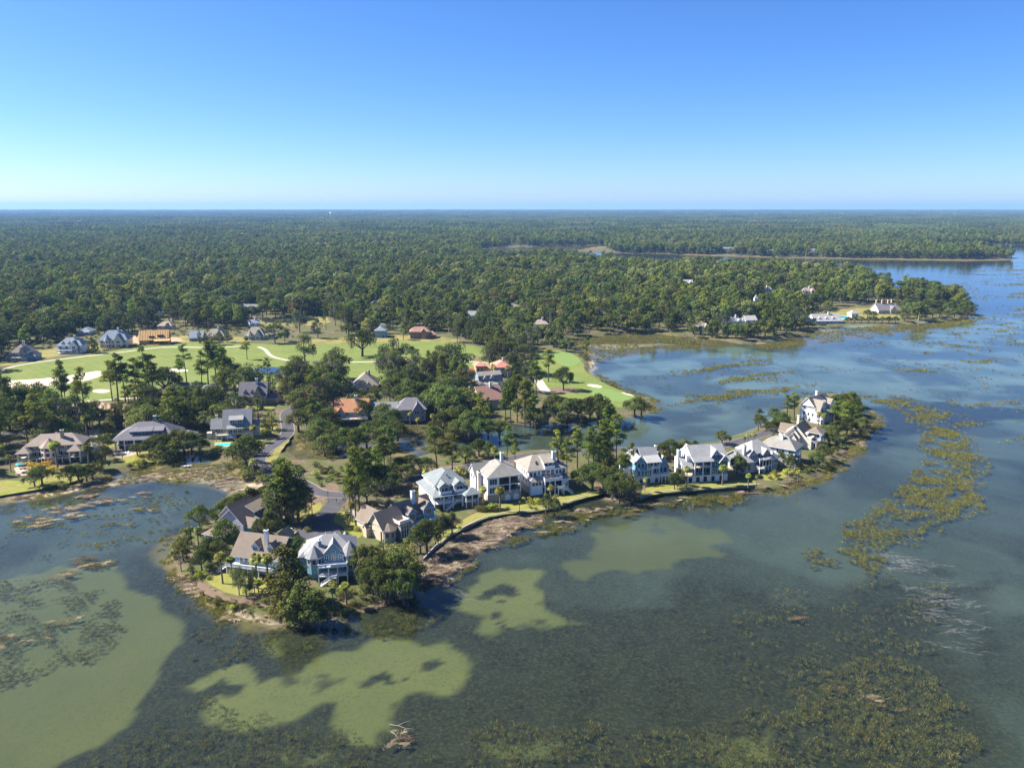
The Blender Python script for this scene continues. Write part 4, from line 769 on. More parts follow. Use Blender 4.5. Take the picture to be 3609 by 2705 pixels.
# ---- H9 dark teal house with brackets in the gables
x, y = at(2421, 1702); h = House('dark_teal_house', 'dark teal house with grey roof, bracketed gables and two storey veranda', x, y + .1, 10)
h.wall_m = 'dark_teal_wall'; h.roof_m = 'roof_grey'
h.wall(0, .3, 17.8, 14, 0, 2.9, 'white_stucco', 'foundation'); h.row((1.6, 4.8, 8, 11.4, 15), .3, .1, 1.5, 2.2, glass='dark_opening', frame='white_stucco', name='door')
h.wall(10.4, .35, 17.6, 14, 2.9, 9.4); h.wall(3.5, 3.2, 10.5, 14, 2.9, 9.0); h.wall(-.5, 5, 3.6, 13, 2.9, 7.6, 'white_wall', 'wing'); h.wall(1.2, 4.2, 3.6, 13.5, 7.6, 10.4, 'white_wall', 'wing')
h.gable(2.8, 1.0, 17.6, 15, 9.4, 4.3, .5, 'x', wall='white_wall', off=.5); h.shed(2.6, -.4, 11, 2.2, 9.0, 10.2, ov=.2)
h.gable(13.9, -.2, 17.8, 5, 8.8, 2.4, .5, 'y'); h.gable(10.6, 1.4, 14.8, 7, 10.2, 3.2, .4, 'y')
for gx_, gz_, gy_, ww in ((15.85, 9.1, -.55, 1.6), (12.7, 11.2, 1.15, 1.5)): h.boxes('gable_bracket', [(gx_ - ww, gy_ - .1, gz_, gx_ + ww, gy_ + .02, gz_ + .18), (gx_ - .1, gy_ - .1, gz_, gx_ + .1, gy_ + .02, gz_ + 1.6)], 'white_trim')
h.win(12.7, 1.4, 10.5, .6, .8); h.slab('porch_roof', [(-1.2, .6, 5.9), (3.2, .6, 5.9), (3.2, 7, 9.2), (-1.2, 7, 9.2)], [(0, 1, 2, 3)], 'roof_grey'); h.chimney(-.9, 7.5, 0, 11.8, 1.4, 1.6, 'white_stucco')
h.box('porch_floor', 0, .3, 2.75, 10.5, 3.3, 2.95, 'deck_wood'); h.box('porch_floor', 3.4, .3, 5.95, 10.5, 3.3, 6.15, 'deck_wood'); h.posts([(3.4, .45), (6.9, .45), (10.3, .45)], 2.95, 9.0, .18); h.rail([(3.4, .4), (10.3, .4)], 6.15, .9); h.box('side_deck', -3, .5, 2.6, .2, 6, 2.9, 'deck_wood')
h.row((5, 8.2), 3.2, 3.3, 2.2, 2.2, n=2); h.row((5, 8.2), 3.2, 6.5, 1.6, 1.9, n=2); h.win(12, .35, 3.4, 2.2, 2.1, n=3, rows=2); h.win(12.6, .35, 7.0, .8, 1.5); h.win(15.9, .35, 7.0, 2.3, 1.6, n=3); h.win(15.9, .35, 3.6, 2.3, 1.8, n=3)
h.side((6, 10), -.5, 4, 1.2, 2, True); h.side((6, 9, 12), 1.2, 8.2, 1.1, 1.5, True); h.gable(4, 12, 8, 17, 8.4, 3.2, .4, 'y'); h.wall(4, 12, 8, 17, 0, 8.4)

# ---- H10 grey gabled house with chimney
x, y = at(2622, 1672); h = House('grey_gabled_house', 'grey shingled house with pale roofs, white chimney and upper deck', x, y, 25, sc=(.95, .95, .9))
h.wall_m = 'grey_wall'; h.roof_m = 'roof_pale'
h.wall(0, 1, 18.5, 13, 0, 2.7, 'stucco', 'foundation'); h.wall(0, 1.1, 7.4, 13, 2.7, 5.8); h.wall(4.4, 2.4, 8.2, 12, 5.8, 8.6); h.wall(7.3, 3, 18.3, 13, 2.7, 8.4)
h.gable(-.2, 1.1, 7.4, 13, 5.8, 4.2, .6, 'x'); h.gable(4.4, 2.4, 8.2, 10, 8.6, 2.2, .5, 'y'); h.hip(7, 3, 18.4, 13.5, 8.4, 4.6, .6, ins=4.5); h.gable(11.8, 1.6, 15.2, 8, 8.5, 2.0, .5, 'y'); h.wall(11.8, 1.6, 15.2, 3.1, 5.8, 8.51, name='dormer')
h.hip(15.3, -.4, 18.8, 6, 5.9, 2.8, .5, name='bay_roof', ins=2.2); h.wall(15.3, -.4, 18.8, 3.1, 0, 5.9, name='bay'); h.row((16, 17.2, 18.3), -.4, 3.3, .9, 1.9); h.side((1,), 18.8, 3.3, 1.6, 1.9, False)
h.chimney(3.4, 4.6, 6, 12.4, 1.3, 1.2, 'white_stucco'); h.box('upper_deck', 8, -.6, 5.5, 15.3, 3.2, 5.8, 'deck_wood'); h.rail([(8.1, 3), (8.1, -.5), (15.2, -.5)], 5.8, .95); h.posts([(8.2, -.5), (10, -.5), (11.8, -.5), (13.6, -.5), (15.2, -.5)], 0, 5.5, .13)
for a_ in (8.4, 10.2, 12.0): h.box('screen_panel', a_, -.5, 2.8, a_ + 1.5, -.47, 5.4, 'screen')
h.box('porch_floor', 8, -.6, 2.55, 15.3, 3.1, 2.8, 'white_trim'); h.box('landing', 6.4, -2.6, 2.2, 9.4, -.6, 2.5, 'deck_wood'); h.rail([(6.5, -.6), (6.5, -2.5), (9.3, -2.5)], 2.5); h.posts([(6.6, -2.4), (9.2, -2.4)], 0, 2.2)
h.row((2.2, 4.5, 6), 1.1, 3.2, 1.3, 1.8, n=2); h.win(6.3, 2.4, 6.4, 2.0, 1.7, n=2); h.row((9, 10.6), 3, 6.2, 1.2, 2.0); h.win(13.5, 1.6, 6.3, 1.8, 1.7, n=2); h.side((4, 8), 0, 3.4, 1.0, 1.6, True)

# ---- H11 white house with brown-grey hip roofs, end-on
x, y = at(2776, 1654); h = House('white_hip_house', 'white house with taupe hip roofs and big stone chimney, its porch toward the sea', x + 3.5, y + 3, 54, sc=(.82, .82, .88))
h.wall_m = 'white_wall'; h.roof_m = 'roof_weathered'
h.wall(0, 0, 13, 18, 0, 2.8, 'stucco', 'foundation'); h.wall(0, 3.2, 13, 18, 2.8, 8.8); h.hip(0, 0, 13, 18, 8.8, 4.2, .8, ins=6.2); h.box('porch_floor', 0, 0, 5.6, 13, 3.3, 5.85, 'white_trim'); h.box('porch_floor', 0, 0, 2.6, 13, 3.3, 2.8, 'white_trim')
h.posts([(.2, .2), (4.4, .2), (8.6, .2), (12.8, .2)], 2.8, 8.8, .18); h.rail([(.2, 3), (.2, .15), (12.8, .15), (12.8, 3)], 5.85); h.rail([(.2, 3), (.2, .15), (12.8, .15)], 2.8); h.row((2.4, 6.5, 10.6), 3.2, 6.1, 2.2, 2.1, n=2); h.row((2.4, 6.5, 10.6), 3.2, 3.1, 2.2, 2.1, n=2)
h.side((6, 9, 12, 15), 0, 6.2, .9, 1.9, True); h.side((8, 13), 0, 3.4, .9, 1.6, True); h.chimney(5.2, 8.6, 10, 14.2, 1.9, 1.6, 'white_stucco'); h.shed(-3, -1.8, 5, 1.2, 4.6, 5.7); h.posts([(-2.6, -1.5), (1, -1.5), (4.6, -1.5)], 0, 4.5); h.wall(2.5, 17, 9.5, 23, 0, 6); h.hip(2.5, 17, 9.5, 23, 6, 2.6, .5)
h.row((3, 9), 0, .2, 2.4, 2.1, frame='stucco', glass='dark_opening', name='door')

# ---- H12 cream house with brown gables
x, y = at(2872, 1582); h = House('cream_gabled_house', 'cream house with warm brown roofs and two nested white gables', x - 2.4, y - 1, 52, sc=(.82, .82, .88))
h.wall_m = 'cream_wall'; h.roof_m = 'roof_brown'
h.wall(0, 0, 14, 15, 0, 6.4); h.gable(0, 3, 14, 15, 6.6, 5.6, .6, 'x'); h.wall(2, 3, 14, 15, 6.4, 8.0); h.gable(-2.4, 6, 3, 13, 7.2, 3.6, .5, 'x'); h.wall(-2.3, 6, .2, 13, 0, 7.2); h.gable(-4.8, 7, 0, 11.5, 6.0, 2.6, .5, 'x'); h.wall(-4.7, 7, -2.2, 11.5, 0, 6.0)
h.side((9.2,), -4.7, 3.0, 1.4, 2.0, True); h.side((9.2,), -4.7, 6.6, 1.2, .4, True); h.gable(10, 13, 16, 22, 5.4, 3.6, .5, 'y'); h.wall(10, 13, 16, 22, 0, 5.4); h.hip(5, -3.4, 14, 4, 8.2, 2.4, .5, ins=3.2); h.posts([(5.2, -3.2), (9.5, -3.2), (13.8, -3.2)], 0, 8.2, .2); h.box('porch_floor', 4.8, -3.5, 4.4, 14, .1, 4.7, 'white_trim'); h.rail([(5, 0), (5, -3.4), (13.9, -3.4)], 4.7)
h.shed(-1, -3.2, 5, .2, 4.2, 5.6); h.posts([(-.8, -3), (2, -3)], 0, 4.2); h.row((2, 6.5, 9.5, 12), 0, 3.0, 1.4, 1.9); h.row((7, 10, 12.5), 0, 5.2, 1.2, 2); h.chimney(9, 11, 10, 15.4, 1.3, 1.3, 'cream_trim'); h.row((7, 11), -.02, .2, 2.2, 2, glass='dark_opening', name='door')

# ---- H13 white house at the tip
x, y = at(2876, 1496); h = House('tip_house', 'white house with pale gables and dormers at the very tip of the peninsula', x + 2.2, y + 1, 38, sc=(.85, .85, .86))
h.wall_m = 'white_wall'; h.roof_m = 'roof_tan'
h.wall(0, 0, 19, 14, 0, 3, 'white_stucco', 'foundation'); h.wall(0, 2.6, 19, 14, 3, 6.6); h.wall(2, 4, 19, 14, 6.6, 9.8); h.gable(0, 4, 19, 14, 9.8, 5.2, .6, 'x', mat='roof_tan'); h.gable(1, 1, 6.5, 9, 9.4, 4.6, .5, 'y'); h.wall(1, 1, 6.5, 9, 3, 9.4)
h.shed(-1, -1.4, 20, 4.1, 6.2, 7.8, ov=.2); h.box('porch_floor', -1, -1.2, 2.75, 19.5, 2.8, 3, 'white_trim'); h.posts([(-.8, -1), (3.2, -1), (7.2, -1), (11.2, -1), (15.2, -1), (19.2, -1)], 0, 6.2, .18); h.rail([(-.8, 2), (-.8, -1), (19.2, -1)], 3)
for q in (9, 12.2): h.dormer(q, 4.4, 9.6, 1.7, 1.6, 3.2, 1.1)
h.gable(14, 2.5, 19, 9, 9.6, 3.4, .5, 'y'); h.wall(14, 2.5, 19, 9, 6.6, 9.6); h.win(16.5, 2.5, 7.2, 1.6, 1.8, n=2); h.win(3.7, 1, 7.0, 1.8, 2.0, n=2); h.chimney(12, 10.5, 13, 17, 1.5, 1.3, 'white_stucco'); h.side((5, 8, 11), 0, 3.8, 1.1, 1.9, True); h.side((6, 9, 12), 2, 7.3, 1, 1.6, True); h.side((7, 11), 0, .4, 1.6, 1.5, True, arch=True, glass='dark_opening', name='archway')
h.row((2, 5, 8, 11, 14, 17), 2.6, 3.5, 1.3, 2.1); h.row((2, 5.5, 9, 12.5, 16), 0, .3, 1.6, 1.2, arch=True, glass='white_paint', name='garage_door')

# ---- west shore: villa with corner pavilions
x, y = at(62, 1645); h = House('pavilion_villa', 'stone coloured villa with ribbed pinkish roof, bay tower and two corner pavilions', x - .5, y + 1.4, 11, sc=(.9, .9, .88))
h.wall_m = 'brick_beige'; h.roof_m = 'roof_pink'; h.trim = 'cream_trim'
h.wall(2.2, 5, 27.5, 16, 0, 8.4); h.hip(2.2, 5, 27.5, 16, 8.4, 4.6, .9); h.bay(13.2, 4.6, 4.0, 2.6, 8.2, 4.2, 'cream_wall', n=8, wz=[3.6, 6.2], wh=1.7); h.hip(12, 9, 17, 14, 11.2, 2.2, .5, name='cupola_roof'); h.wall(12.2, 9.2, 16.8, 13.8, 10, 11.2, 'stucco', 'cupola')
h.chimney(18.2, 8.4, 10, 15, 1.5, 1.2, 'brick_beige'); h.box('deck', 0, .6, 2.6, 10.4, 5.2, 2.9, 'cream_trim'); h.box('deck', 16, .6, 2.6, 28.4, 5.2, 2.9, 'cream_trim')
h.hip(-.4, .2, 5.2, 5.4, 6.2, 2.6, .6, name='pavilion_roof'); h.hip(22.6, .2, 28.2, 5.4, 6.2, 2.6, .6, name='pavilion_roof'); h.posts([(0, .7), (4.8, .7), (23, .7), (27.8, .7)], 0, 6.2, .32, 'cream_trim'); h.posts([(8, .9), (10.2, .9), (16.2, .9), (19.5, .9)], 0, 2.7, .2, 'cream_trim'); h.posts([(11.4, 1.6), (13.2, .9), (15, 1.6)], 0, 2.7, .2, 'cream_trim')
h.rail([(.2, .7), (10.3, .7)], 2.9, .9, 'dark_metal'); h.rail([(16.1, .7), (28.2, .7)], 2.9, .9, 'dark_metal'); h.rail([(5, 4.8), (10.4, 4.8)], 5.9, .9); h.rail([(16, 4.8), (23, 4.8)], 5.9, .9); h.box('balcony', 4.8, 3.6, 5.6, 10.4, 5.1, 5.85, 'cream_trim'); h.box('balcony', 16, 3.6, 5.6, 23, 5.1, 5.85, 'cream_trim')
h.row((5.8, 8.6, 17.6, 20.4, 25), 5, 3.1, 1.8, 2.2, n=2); h.row((4.5, 8, 18.6, 22, 25.6), 5, 6.2, 1.8, 1.6, n=2); h.row((5, 9, 18, 22, 25.5), 5, .2, 2.2, 2.2, glass='dark_opening', name='door'); h.side((8, 12), 2.2, 4, 1.2, 1.6, True)

# ---- west shore: broad slate roof with long dormers
x, y = at(407, 1592); h = House('slate_roof_house', 'wide low house under a sweeping purple-grey slate roof with long flat dormers', x - 1, y + .5, 10, sc=(.95, .95, .92))
h.wall_m = 'olive_wall'; h.roof_m = 'roof_slate'
h.wall(1.5, 3.5, 28, 16, 0, 6.4); h.slab('roof', [(-.8, 0, 5.6), (29.5, 0, 5.6), (29.5, 19, 5.6), (-.8, 19, 5.6), (10, 9.5, 12.4), (20.5, 9.5, 12.4)], [(0, 1, 5, 4), (1, 2, 5), (2, 3, 4, 5), (3, 0, 4)], 'roof_slate')
for a_, c_ in ((7, 10.2), (11, 17.4), (18.4, 22.6)): d = h.wall(a_, 3.2, c_, 7, 7, 9.2, 'dark_teal_wall', 'dormer'); h.shed(a_ - .3, 2.6, c_ + .3, 8, 9.2, 10.8, 'roof_slate', 'dormer_roof', parent=None); h.row([a_ + .9 + 1.6 * i for i in range(int((c_ - a_ - .4) / 1.6))], 3.2, 7.7, 1.2, 1.0)
h.chimney(17.6, 10, 11.5, 15, 1.2, 1.2, 'grey_wall'); h.box('porch_floor', .5, .6, 2.8, 29, 3.6, 3.05, 'white_trim'); h.posts([(.8, .8), (5, .8), (9.4, .8), (13.8, .8), (18.2, .8), (22.6, .8), (28.6, .8)], 0, 5.5, .3); h.rail([(.8, .8), (28.6, .8)], 3.05, .8, 'dark_metal')
h.row((3, 7, 11.5, 16, 20, 25), 3.5, 3.3, 2.4, 1.9, n=2); h.row((3, 7.4, 12, 16.5), 3.5, .2, 2.8, 1.8, glass='dark_opening', name='door'); h.wall(27, 8, 36, 15, 0, 4); h.hip(26.5, 8, 36, 15, 4, 2.4, .5)

# ---- west shore: house with pool
x, y = at(766, 1556); h = House('pool_house', 'olive house with tall grey roof and wide dormer above a turquoise pool', x, y + 1.2, 13)
h.wall_m = 'olive_wall'; h.roof_m = 'roof_grey'; h.trim = 'cream_trim'
h.wall(3, 1.6, 15.5, 12.5, 0, 3.0, 'white_stucco', 'foundation'); h.wall(3, 1.7, 15.4, 12.5, 3.0, 6.2); h.gable(2.6, 1.6, 15.4, 13.5, 6.2, 7.4, .5, 'x', off=.5, mat='roof_grey'); h.wall(5.6, 2.2, 11.6, 8, 7.6, 9.6, name='dormer'); h.shed(5.3, 1.8, 11.9, 8, 9.6, 11.8, name='dormer_roof', ov=.15); h.row((7, 10.2), 2.2, 8.0, 1.8, 1.2, n=2, frame='white_trim')
h.wall(4.6, .2, 11.6, 1.8, 2.9, 5.8, name='bay'); h.shed(4.2, -.3, 12, 2.2, 5.8, 6.9, name='bay_roof'); h.row((6, 8.1, 10.2), .2, 3.4, 1.7, 1.7, n=2, frame='white_trim'); h.win(13.4, 1.7, 3.6, 2.0, 1.7, n=2, frame='white_trim'); h.win(9.6, 1.6, .2, 2.6, 2.0, glass='dark_opening', name='door')
h.wall(-3, 3, 3.1, 10, 2.6, 6.0, name='wing'); h.wall(-2.8, 3.2, 3, 9.8, 0, 2.6, 'stucco', 'foundation'); h.gable(-3, 3, 3.6, 10, 6.0, 3.6, .6, 'x'); h.win(.4, 3, 3.2, 3.4, 1.9, n=3, frame='white_trim'); h.chimney(-1, 8.4, 6, 10.8, .9, .9, 'cream_trim'); h.box('deck', -1, -.6, 2.6, 4.6, 3.1, 2.85, 'cream_trim'); h.rail([(-.9, 3), (-.9, -.5), (4.5, -.5)], 2.85, .9); h.posts([(-.8, -.4), (1.8, -.4), (4.4, -.4)], 0, 2.6, .2); h.stairs(4.6, .2, 0, 2.7, 1.2, 1, 0)
h.wall(15.3, 5, 18.5, 12, 0, 5.2, 'white_stucco', 'wing'); h.hip(15, 5, 18.5, 12, 5.2, 2.4, .4); h.wall(-5.6, 4, -3.1, 7, 0, 3.2, 'cream_wall', 'entrance_wall')
# ================================================================ houses of the mainland, simpler
def villa(name, label, u0, u1, v, yaw, dep, st, wall, roof, opts='', rise=None, sh=3.1, trim='white_trim', cat='house', dy=0.0):
    """st storeys; opts: h hip / g gable / c chimney / d dormers / b bay / w low wings / p porch / f cross gable / s sparse"""
    a = P(u0, v, G); c = P(u1, v, G); W = math.dist(a, c) / max(.6, math.cos(R(yaw)))
    h = House(name, label, a[0], a[1] + dy, yaw, cat, trim=trim); h.wall_m = wall; h.roof_m = roof; H_ = st * sh; D_ = dep; rr = rise or min(W, D_) * .32
    h.wall(0, 0, W, D_, 0, H_)
    rf = h.gable(0, 0, W, D_, H_, rr, .6, 'x') if 'g' in opts else h.hip(0, 0, W, D_, H_, rr, .7, ins=min(W, D_) * .42)
    n = max(2, int(W / 3.6))
    for k in range(st):
        for i in range(n):
            x = W * (i + .5) / n
            if 'f' in opts and abs(x - W * .7) < W * .17: continue
            if 'b' in opts and abs(x - W * .3) < 2.4: continue
            if k == 0 and i == n // 2 and 'p' not in opts: h.win(x, 0, .1, 1.2, 2.1, glass='dark_opening', name='door')
            else: h.win(x, 0, k * sh + .9, 1.5, 1.5, n=2)
        h.side([D_ * .3, D_ * .7], 0, k * sh + .9, 1.2, 1.5, True)
    if 'f' in opts:
        w2 = W * .15; x = W * .7; h.wall(x - w2, -1.8, x + w2, 3, 0, H_ - .02, name='front_wing'); h.gable(x - w2, -1.8, x + w2, D_ * .5, H_ - .02, rr * .72, .5, 'y'); 
        for k in range(st): h.win(x, -1.8, k * sh + .9, min(2.4, w2 * 1.2), 1.6, n=3)
    if 'b' in opts: h.bay(W * .3, .3, 2.3, 0, H_ - .3, rr * .75, wz=[k * sh + .9 for k in range(st)])
    if 'd' in opts:
        for i in (range(2) if W < 18 else range(3)): h.dormer(W * (.22 + .25 * i), 1.0, H_ + .3, 1.9, 1.5, 3.2, 1.1)
    if 'c' in opts: h.chimney(W * .62, D_ * .45, H_, H_ + rr + 1.8, 1.3, 1.2, 'white_stucco')
    if 'w' in opts:
        h.wall(W - .1, 2, W + W * .38, D_ - 1, 0, sh, name='wing'); h.hip(W - .3, 2, W + W * .38, D_ - 1, sh, 2.6, .5)
    if 'l' in opts:
        h.wall(-W * .32, 1, .1, D_ - 2, 0, sh, name='wing'); h.hip(-W * .32, 1, .3, D_ - 2, sh, 2.4, .5)
    if 'p' in opts:
        h.box('porch_floor', .3, -2.8, .4, W - .3, .1, .65, trim); h.posts([(.6 + (W - 1.2) * i / 4, -2.5) for i in range(5)], .6, 2.9, .16); h.shed(0, -3.1, W, .2, 2.85, 3.7)
    if 'k' in opts: h.box('deck', 0, -3, 2.5, W, .1, 2.8, trim); h.rail([(.1, 0), (.1, -2.9), (W - .1, -2.9)], 2.8); h.posts([(W * i / 4 + (.2 if i == 0 else -.2), -2.8) for i in range(5)], 0, 2.5)
    return h
villa('beige_brick_house', 'beige brick house with steep grey-brown roof, dormers and a front gable', 846, 936, 1428, 8, 12, 2, 'brick_beige', 'roof_slate', 'gfdcw', 6.5, 2.9)
villa('shaded_hip_house', 'low house with dark hipped roof half covered by tree shade', 548, 690, 1402, 6, 14, 1, 'stucco', 'roof_slate', 'hw', 4.6)
h = villa('arched_entry_house', 'single storey house with huge tan hip roof and arched white entrance', 1243, 1330, 1378, 8, 17, 1, 'cream_wall', 'roof_tan', 'hl', 6.6, 3.3); W_ = 15
h.wall(8, -1.6, 11, 1, 0, 4.0, 'cream_wall', 'entrance'); h.gable(8, -1.6, 11, 4, 4.0, 1.6, .4, 'y'); h.win(9.5, -1.6, .1, 1.5, 1.7, arch=True, glass='dark_opening', name='door'); h.win(13.2, -.02, .5, 1.6, 1.4, arch=True); h.chimney(10, 9, 7, 11, 1, 1, 'grey_wall')
h = villa('orange_roof_house', 'white house with orange-brown shingle gables and white chimney among dark oaks', 1182, 1296, 1488, 6, 12, 2, 'pale_blue_wall', 'roof_orange', 'gc', 5.2, 3.0)
for q in (2.6, 14.2): h.wall(q - 2.2, -2, q + 2.2, 4, 0, 5.4, name='front_wing'); h.gable(q - 2.2, -2, q + 2.2, 6, 5.4, 2.4, .5, 'y'); h.win(q, -2, 3.4, 1.8, 1.5, n=2)
h.gable(3, 9, 8, 17, 6.6, 5.0, .4, 'y'); h.box('deck', 0, -5, 2.4, 17, -1, 2.7, 'deck_wood'); h.rail([(0, -4.9), (17, -4.9)], 2.7)
h = villa('grey_long_house', 'long house with grey-brown hip roof and cream garage end beside the lagoon oaks', 1400, 1500, 1484, 8, 13, 2, 'grey_wall', 'roof_slate', 'hf', 5.0); h.wall(-13, 3, 0, 12, 0, 5.4, 'cream_wall', 'garage_wing'); h.gable(-13, 3, 0.3, 12, 5.4, 3.6, .5, 'x', wall='cream_wall', mat='roof_grey')
h = villa('terracotta_villa', 'peach stucco villa with salmon pink tiled roofs on the golf course edge', 1742, 1802, 1330, 12, 13, 2, 'brick_beige', 'roof_terracotta', 'hc', 3.4, 3.4, 'cream_trim')
h.wall(-12, 0, -6.5, 8, 0, 8.2, 'peach_stucco', 'tower'); h.hip(-12.4, 0, -6, 8, 8.2, 2.2, .7); h.wall(-6.6, 3, .2, 10, 0, 6, 'peach_stucco', 'link_wing'); h.hip(-6.6, 3, .2, 10, 6, 1.8, .4); h.wall(-17, 4, -12, 10, 0, 4.2, 'brick_red', 'wing'); h.hip(-17, 4, -11.8, 10, 4.2, 1.6, .5)
for q in (-10.6, -8.2): h.win(q, 0, 4.6, 1.0, 1.6, arch=True); h.win(q, 0, .8, 1.0, 1.6, arch=True)
h.side((2, 5), -12, 4.6, 1.0, 1.6, True, arch=True); h.box('left_face', -.06, .1, 0, 0, 12, 6.6, 'peach_stucco')
# gambrel house
x, y = P(1690, 1380, G); h = House('gambrel_house', 'white house with a blue barn-shaped gable end between two other villas', x, y, 22); h.wall_m = 'white_wall'; h.roof_m = 'roof_weathered'
h.wall(0, 0, 15, 10, 0, 5.6); A = [(-.4, -.5, 5.5), (15.4, -.5, 5.5), (15.4, 1.6, 9.4), (15.4, 5, 11.4), (15.4, 8.4, 9.4), (15.4, 10.5, 5.5), (-.4, 10.5, 5.5), (-.4, 8.4, 9.4), (-.4, 5, 11.4), (-.4, 1.6, 9.4)]
h.slab('roof', A, [(0, 1, 2, 9), (9, 2, 3, 8), (8, 3, 4, 7), (7, 4, 5, 6)], 'roof_weathered'); 
for xx in (0, 14.9): h.put('gable_end', [(xx, 0, 5.5), (xx, 10, 5.5), (xx, 8.2, 9.2), (xx, 5, 11.1), (xx, 1.8, 9.2), (xx + .1, 0, 5.5), (xx + .1, 10, 5.5), (xx + .1, 8.2, 9.2), (xx + .1, 5, 11.1), (xx + .1, 1.8, 9.2)], [(4, 3, 2, 1, 0), (5, 6, 7, 8, 9)], 'pale_blue_wall')
h.win(15.0, 5, 8.4, .9, .9, ang=90); h.dormer(4, .6, 6.2, 2.2, 2.0, 3.5, 1.4); h.dormer(8.5, .6, 6.2, 2.2, 2.0, 3.5, 1.4); h.wall(-5, -3, 2, 6, 0, 5.2, name='wing'); h.hip(-5, -3, 2, 6, 5.2, 2.4, .5); h.wall(3, -3, 11, .2, 0, 4.6, name='front_wing'); h.shed(2.8, -3.4, 11.2, .6, 4.6, 6.2); h.row((4.5, 6, 7.5, 9), -3, 2.2, 1.0, 1.7); h.row((-3.5, -1), -3, 2.4, 1.2, 1.7); h.row((13,), 0, 2.4, 1.2, 1.6); h.side((0, 3), -5, 2.4, 1.2, 1.7, True)
villa('red_brown_roof_house', 'house with reddish brown shingle roof mostly hidden by tall pines', 1690, 1770, 1446, 18, 14, 2, 'brick_beige', 'roof_redbrown', 'gcl', 6.0)
# the golf row
villa('pinkish_roof_villa', 'pale house with pinkish brown roofs, white chimney and columned porch on golf row', 42, 96, 1272, 8, 13, 2, 'pale_blue_wall', 'roof_pink', 'hfcwlp', 5.5)
villa('small_white_villa', 'white house with blue-grey gables and columned porch on golf row', 205, 285, 1246, 8, 13, 2, 'white_wall', 'roof_bluegrey', 'hfcdp', 5.2)
villa('slate_gable_villa', 'cream house with slate blue hip roof and tall tan chimney on golf row', 352, 444, 1226, 8, 14, 2, 'cream_wall', 'roof_bluegrey', 'hfbc', 7.0)
villa('hidden_brown_villa', 'tan house with brown hips behind round trees on golf row', 722, 790, 1200, 4, 13, 1, 'tan_wall', 'roof_tan', 'hclf', 5.6, 3.6)
villa('dark_gable_house', 'dark roofed house beside the tan golf row house', 668, 712, 1203, 10, 12, 1, 'grey_wall', 'roof_bluegrey', 'g', 4.6, 3.4)
villa('tan_hip_villa', 'cream house with steep tan hip roof on golf row near the pond', 862, 930, 1197, 4, 14, 1, 'cream_wall', 'roof_tan', 'hfbw', 6.4, 3.6)
# timber frame going up
x, y = P(508, 1216, G); h = House('timber_frame_house', 'unfinished house of raw orange timber with open rafters', x - 4, y, 12, trim='timber'); h.wall_m = 'timber'; h.roof_m = 'timber'
h.wall(0, 1, 7, 12, 0, 4.4); h.wall(7, 7, 22, 12, 0, 4.4); h.wall(20, 1, 22, 12, 0, 3.6)
h.gable(0, 0, 22, 13, 4.4, 6.6, .6, 'x'); h.side((4, 9), 0, .3, 1.6, 2.4, True, glass='dark_opening', name='opening'); h.box('roof_gap', 7.5, 1.2, 5.7, 11.5, 2.6, 6.9, 'dark_opening'); h.box('roof_gap', 14, 1.6, 6.1, 18.6, 3.4, 7.6, 'dark_opening')
for i in range(12): h.slab('rafter', [(.4 + 1.9 * i, -.9, 3.95), (.55 + 1.9 * i, -.9, 3.95), (.55 + 1.9 * i, 6.6, 11.3), (.4 + 1.9 * i, 6.6, 11.3)], [(0, 1, 2, 3)], 'timber', .15)
h.posts([(7.5, .5), (11, .5), (15, .5), (19, .5), (22, .5)], 0, 4.2, .12, 'timber'); h.shed(12, -3, 24, .4, 3.4, 4.5); h.posts([(12.2, -2.8), (16, -2.8), (20, -2.8), (23.8, -2.8)], 0, 3.4, .12, 'timber'); h.box('subfloor', 6, -3, .2, 24, 7, .5, 'timber')
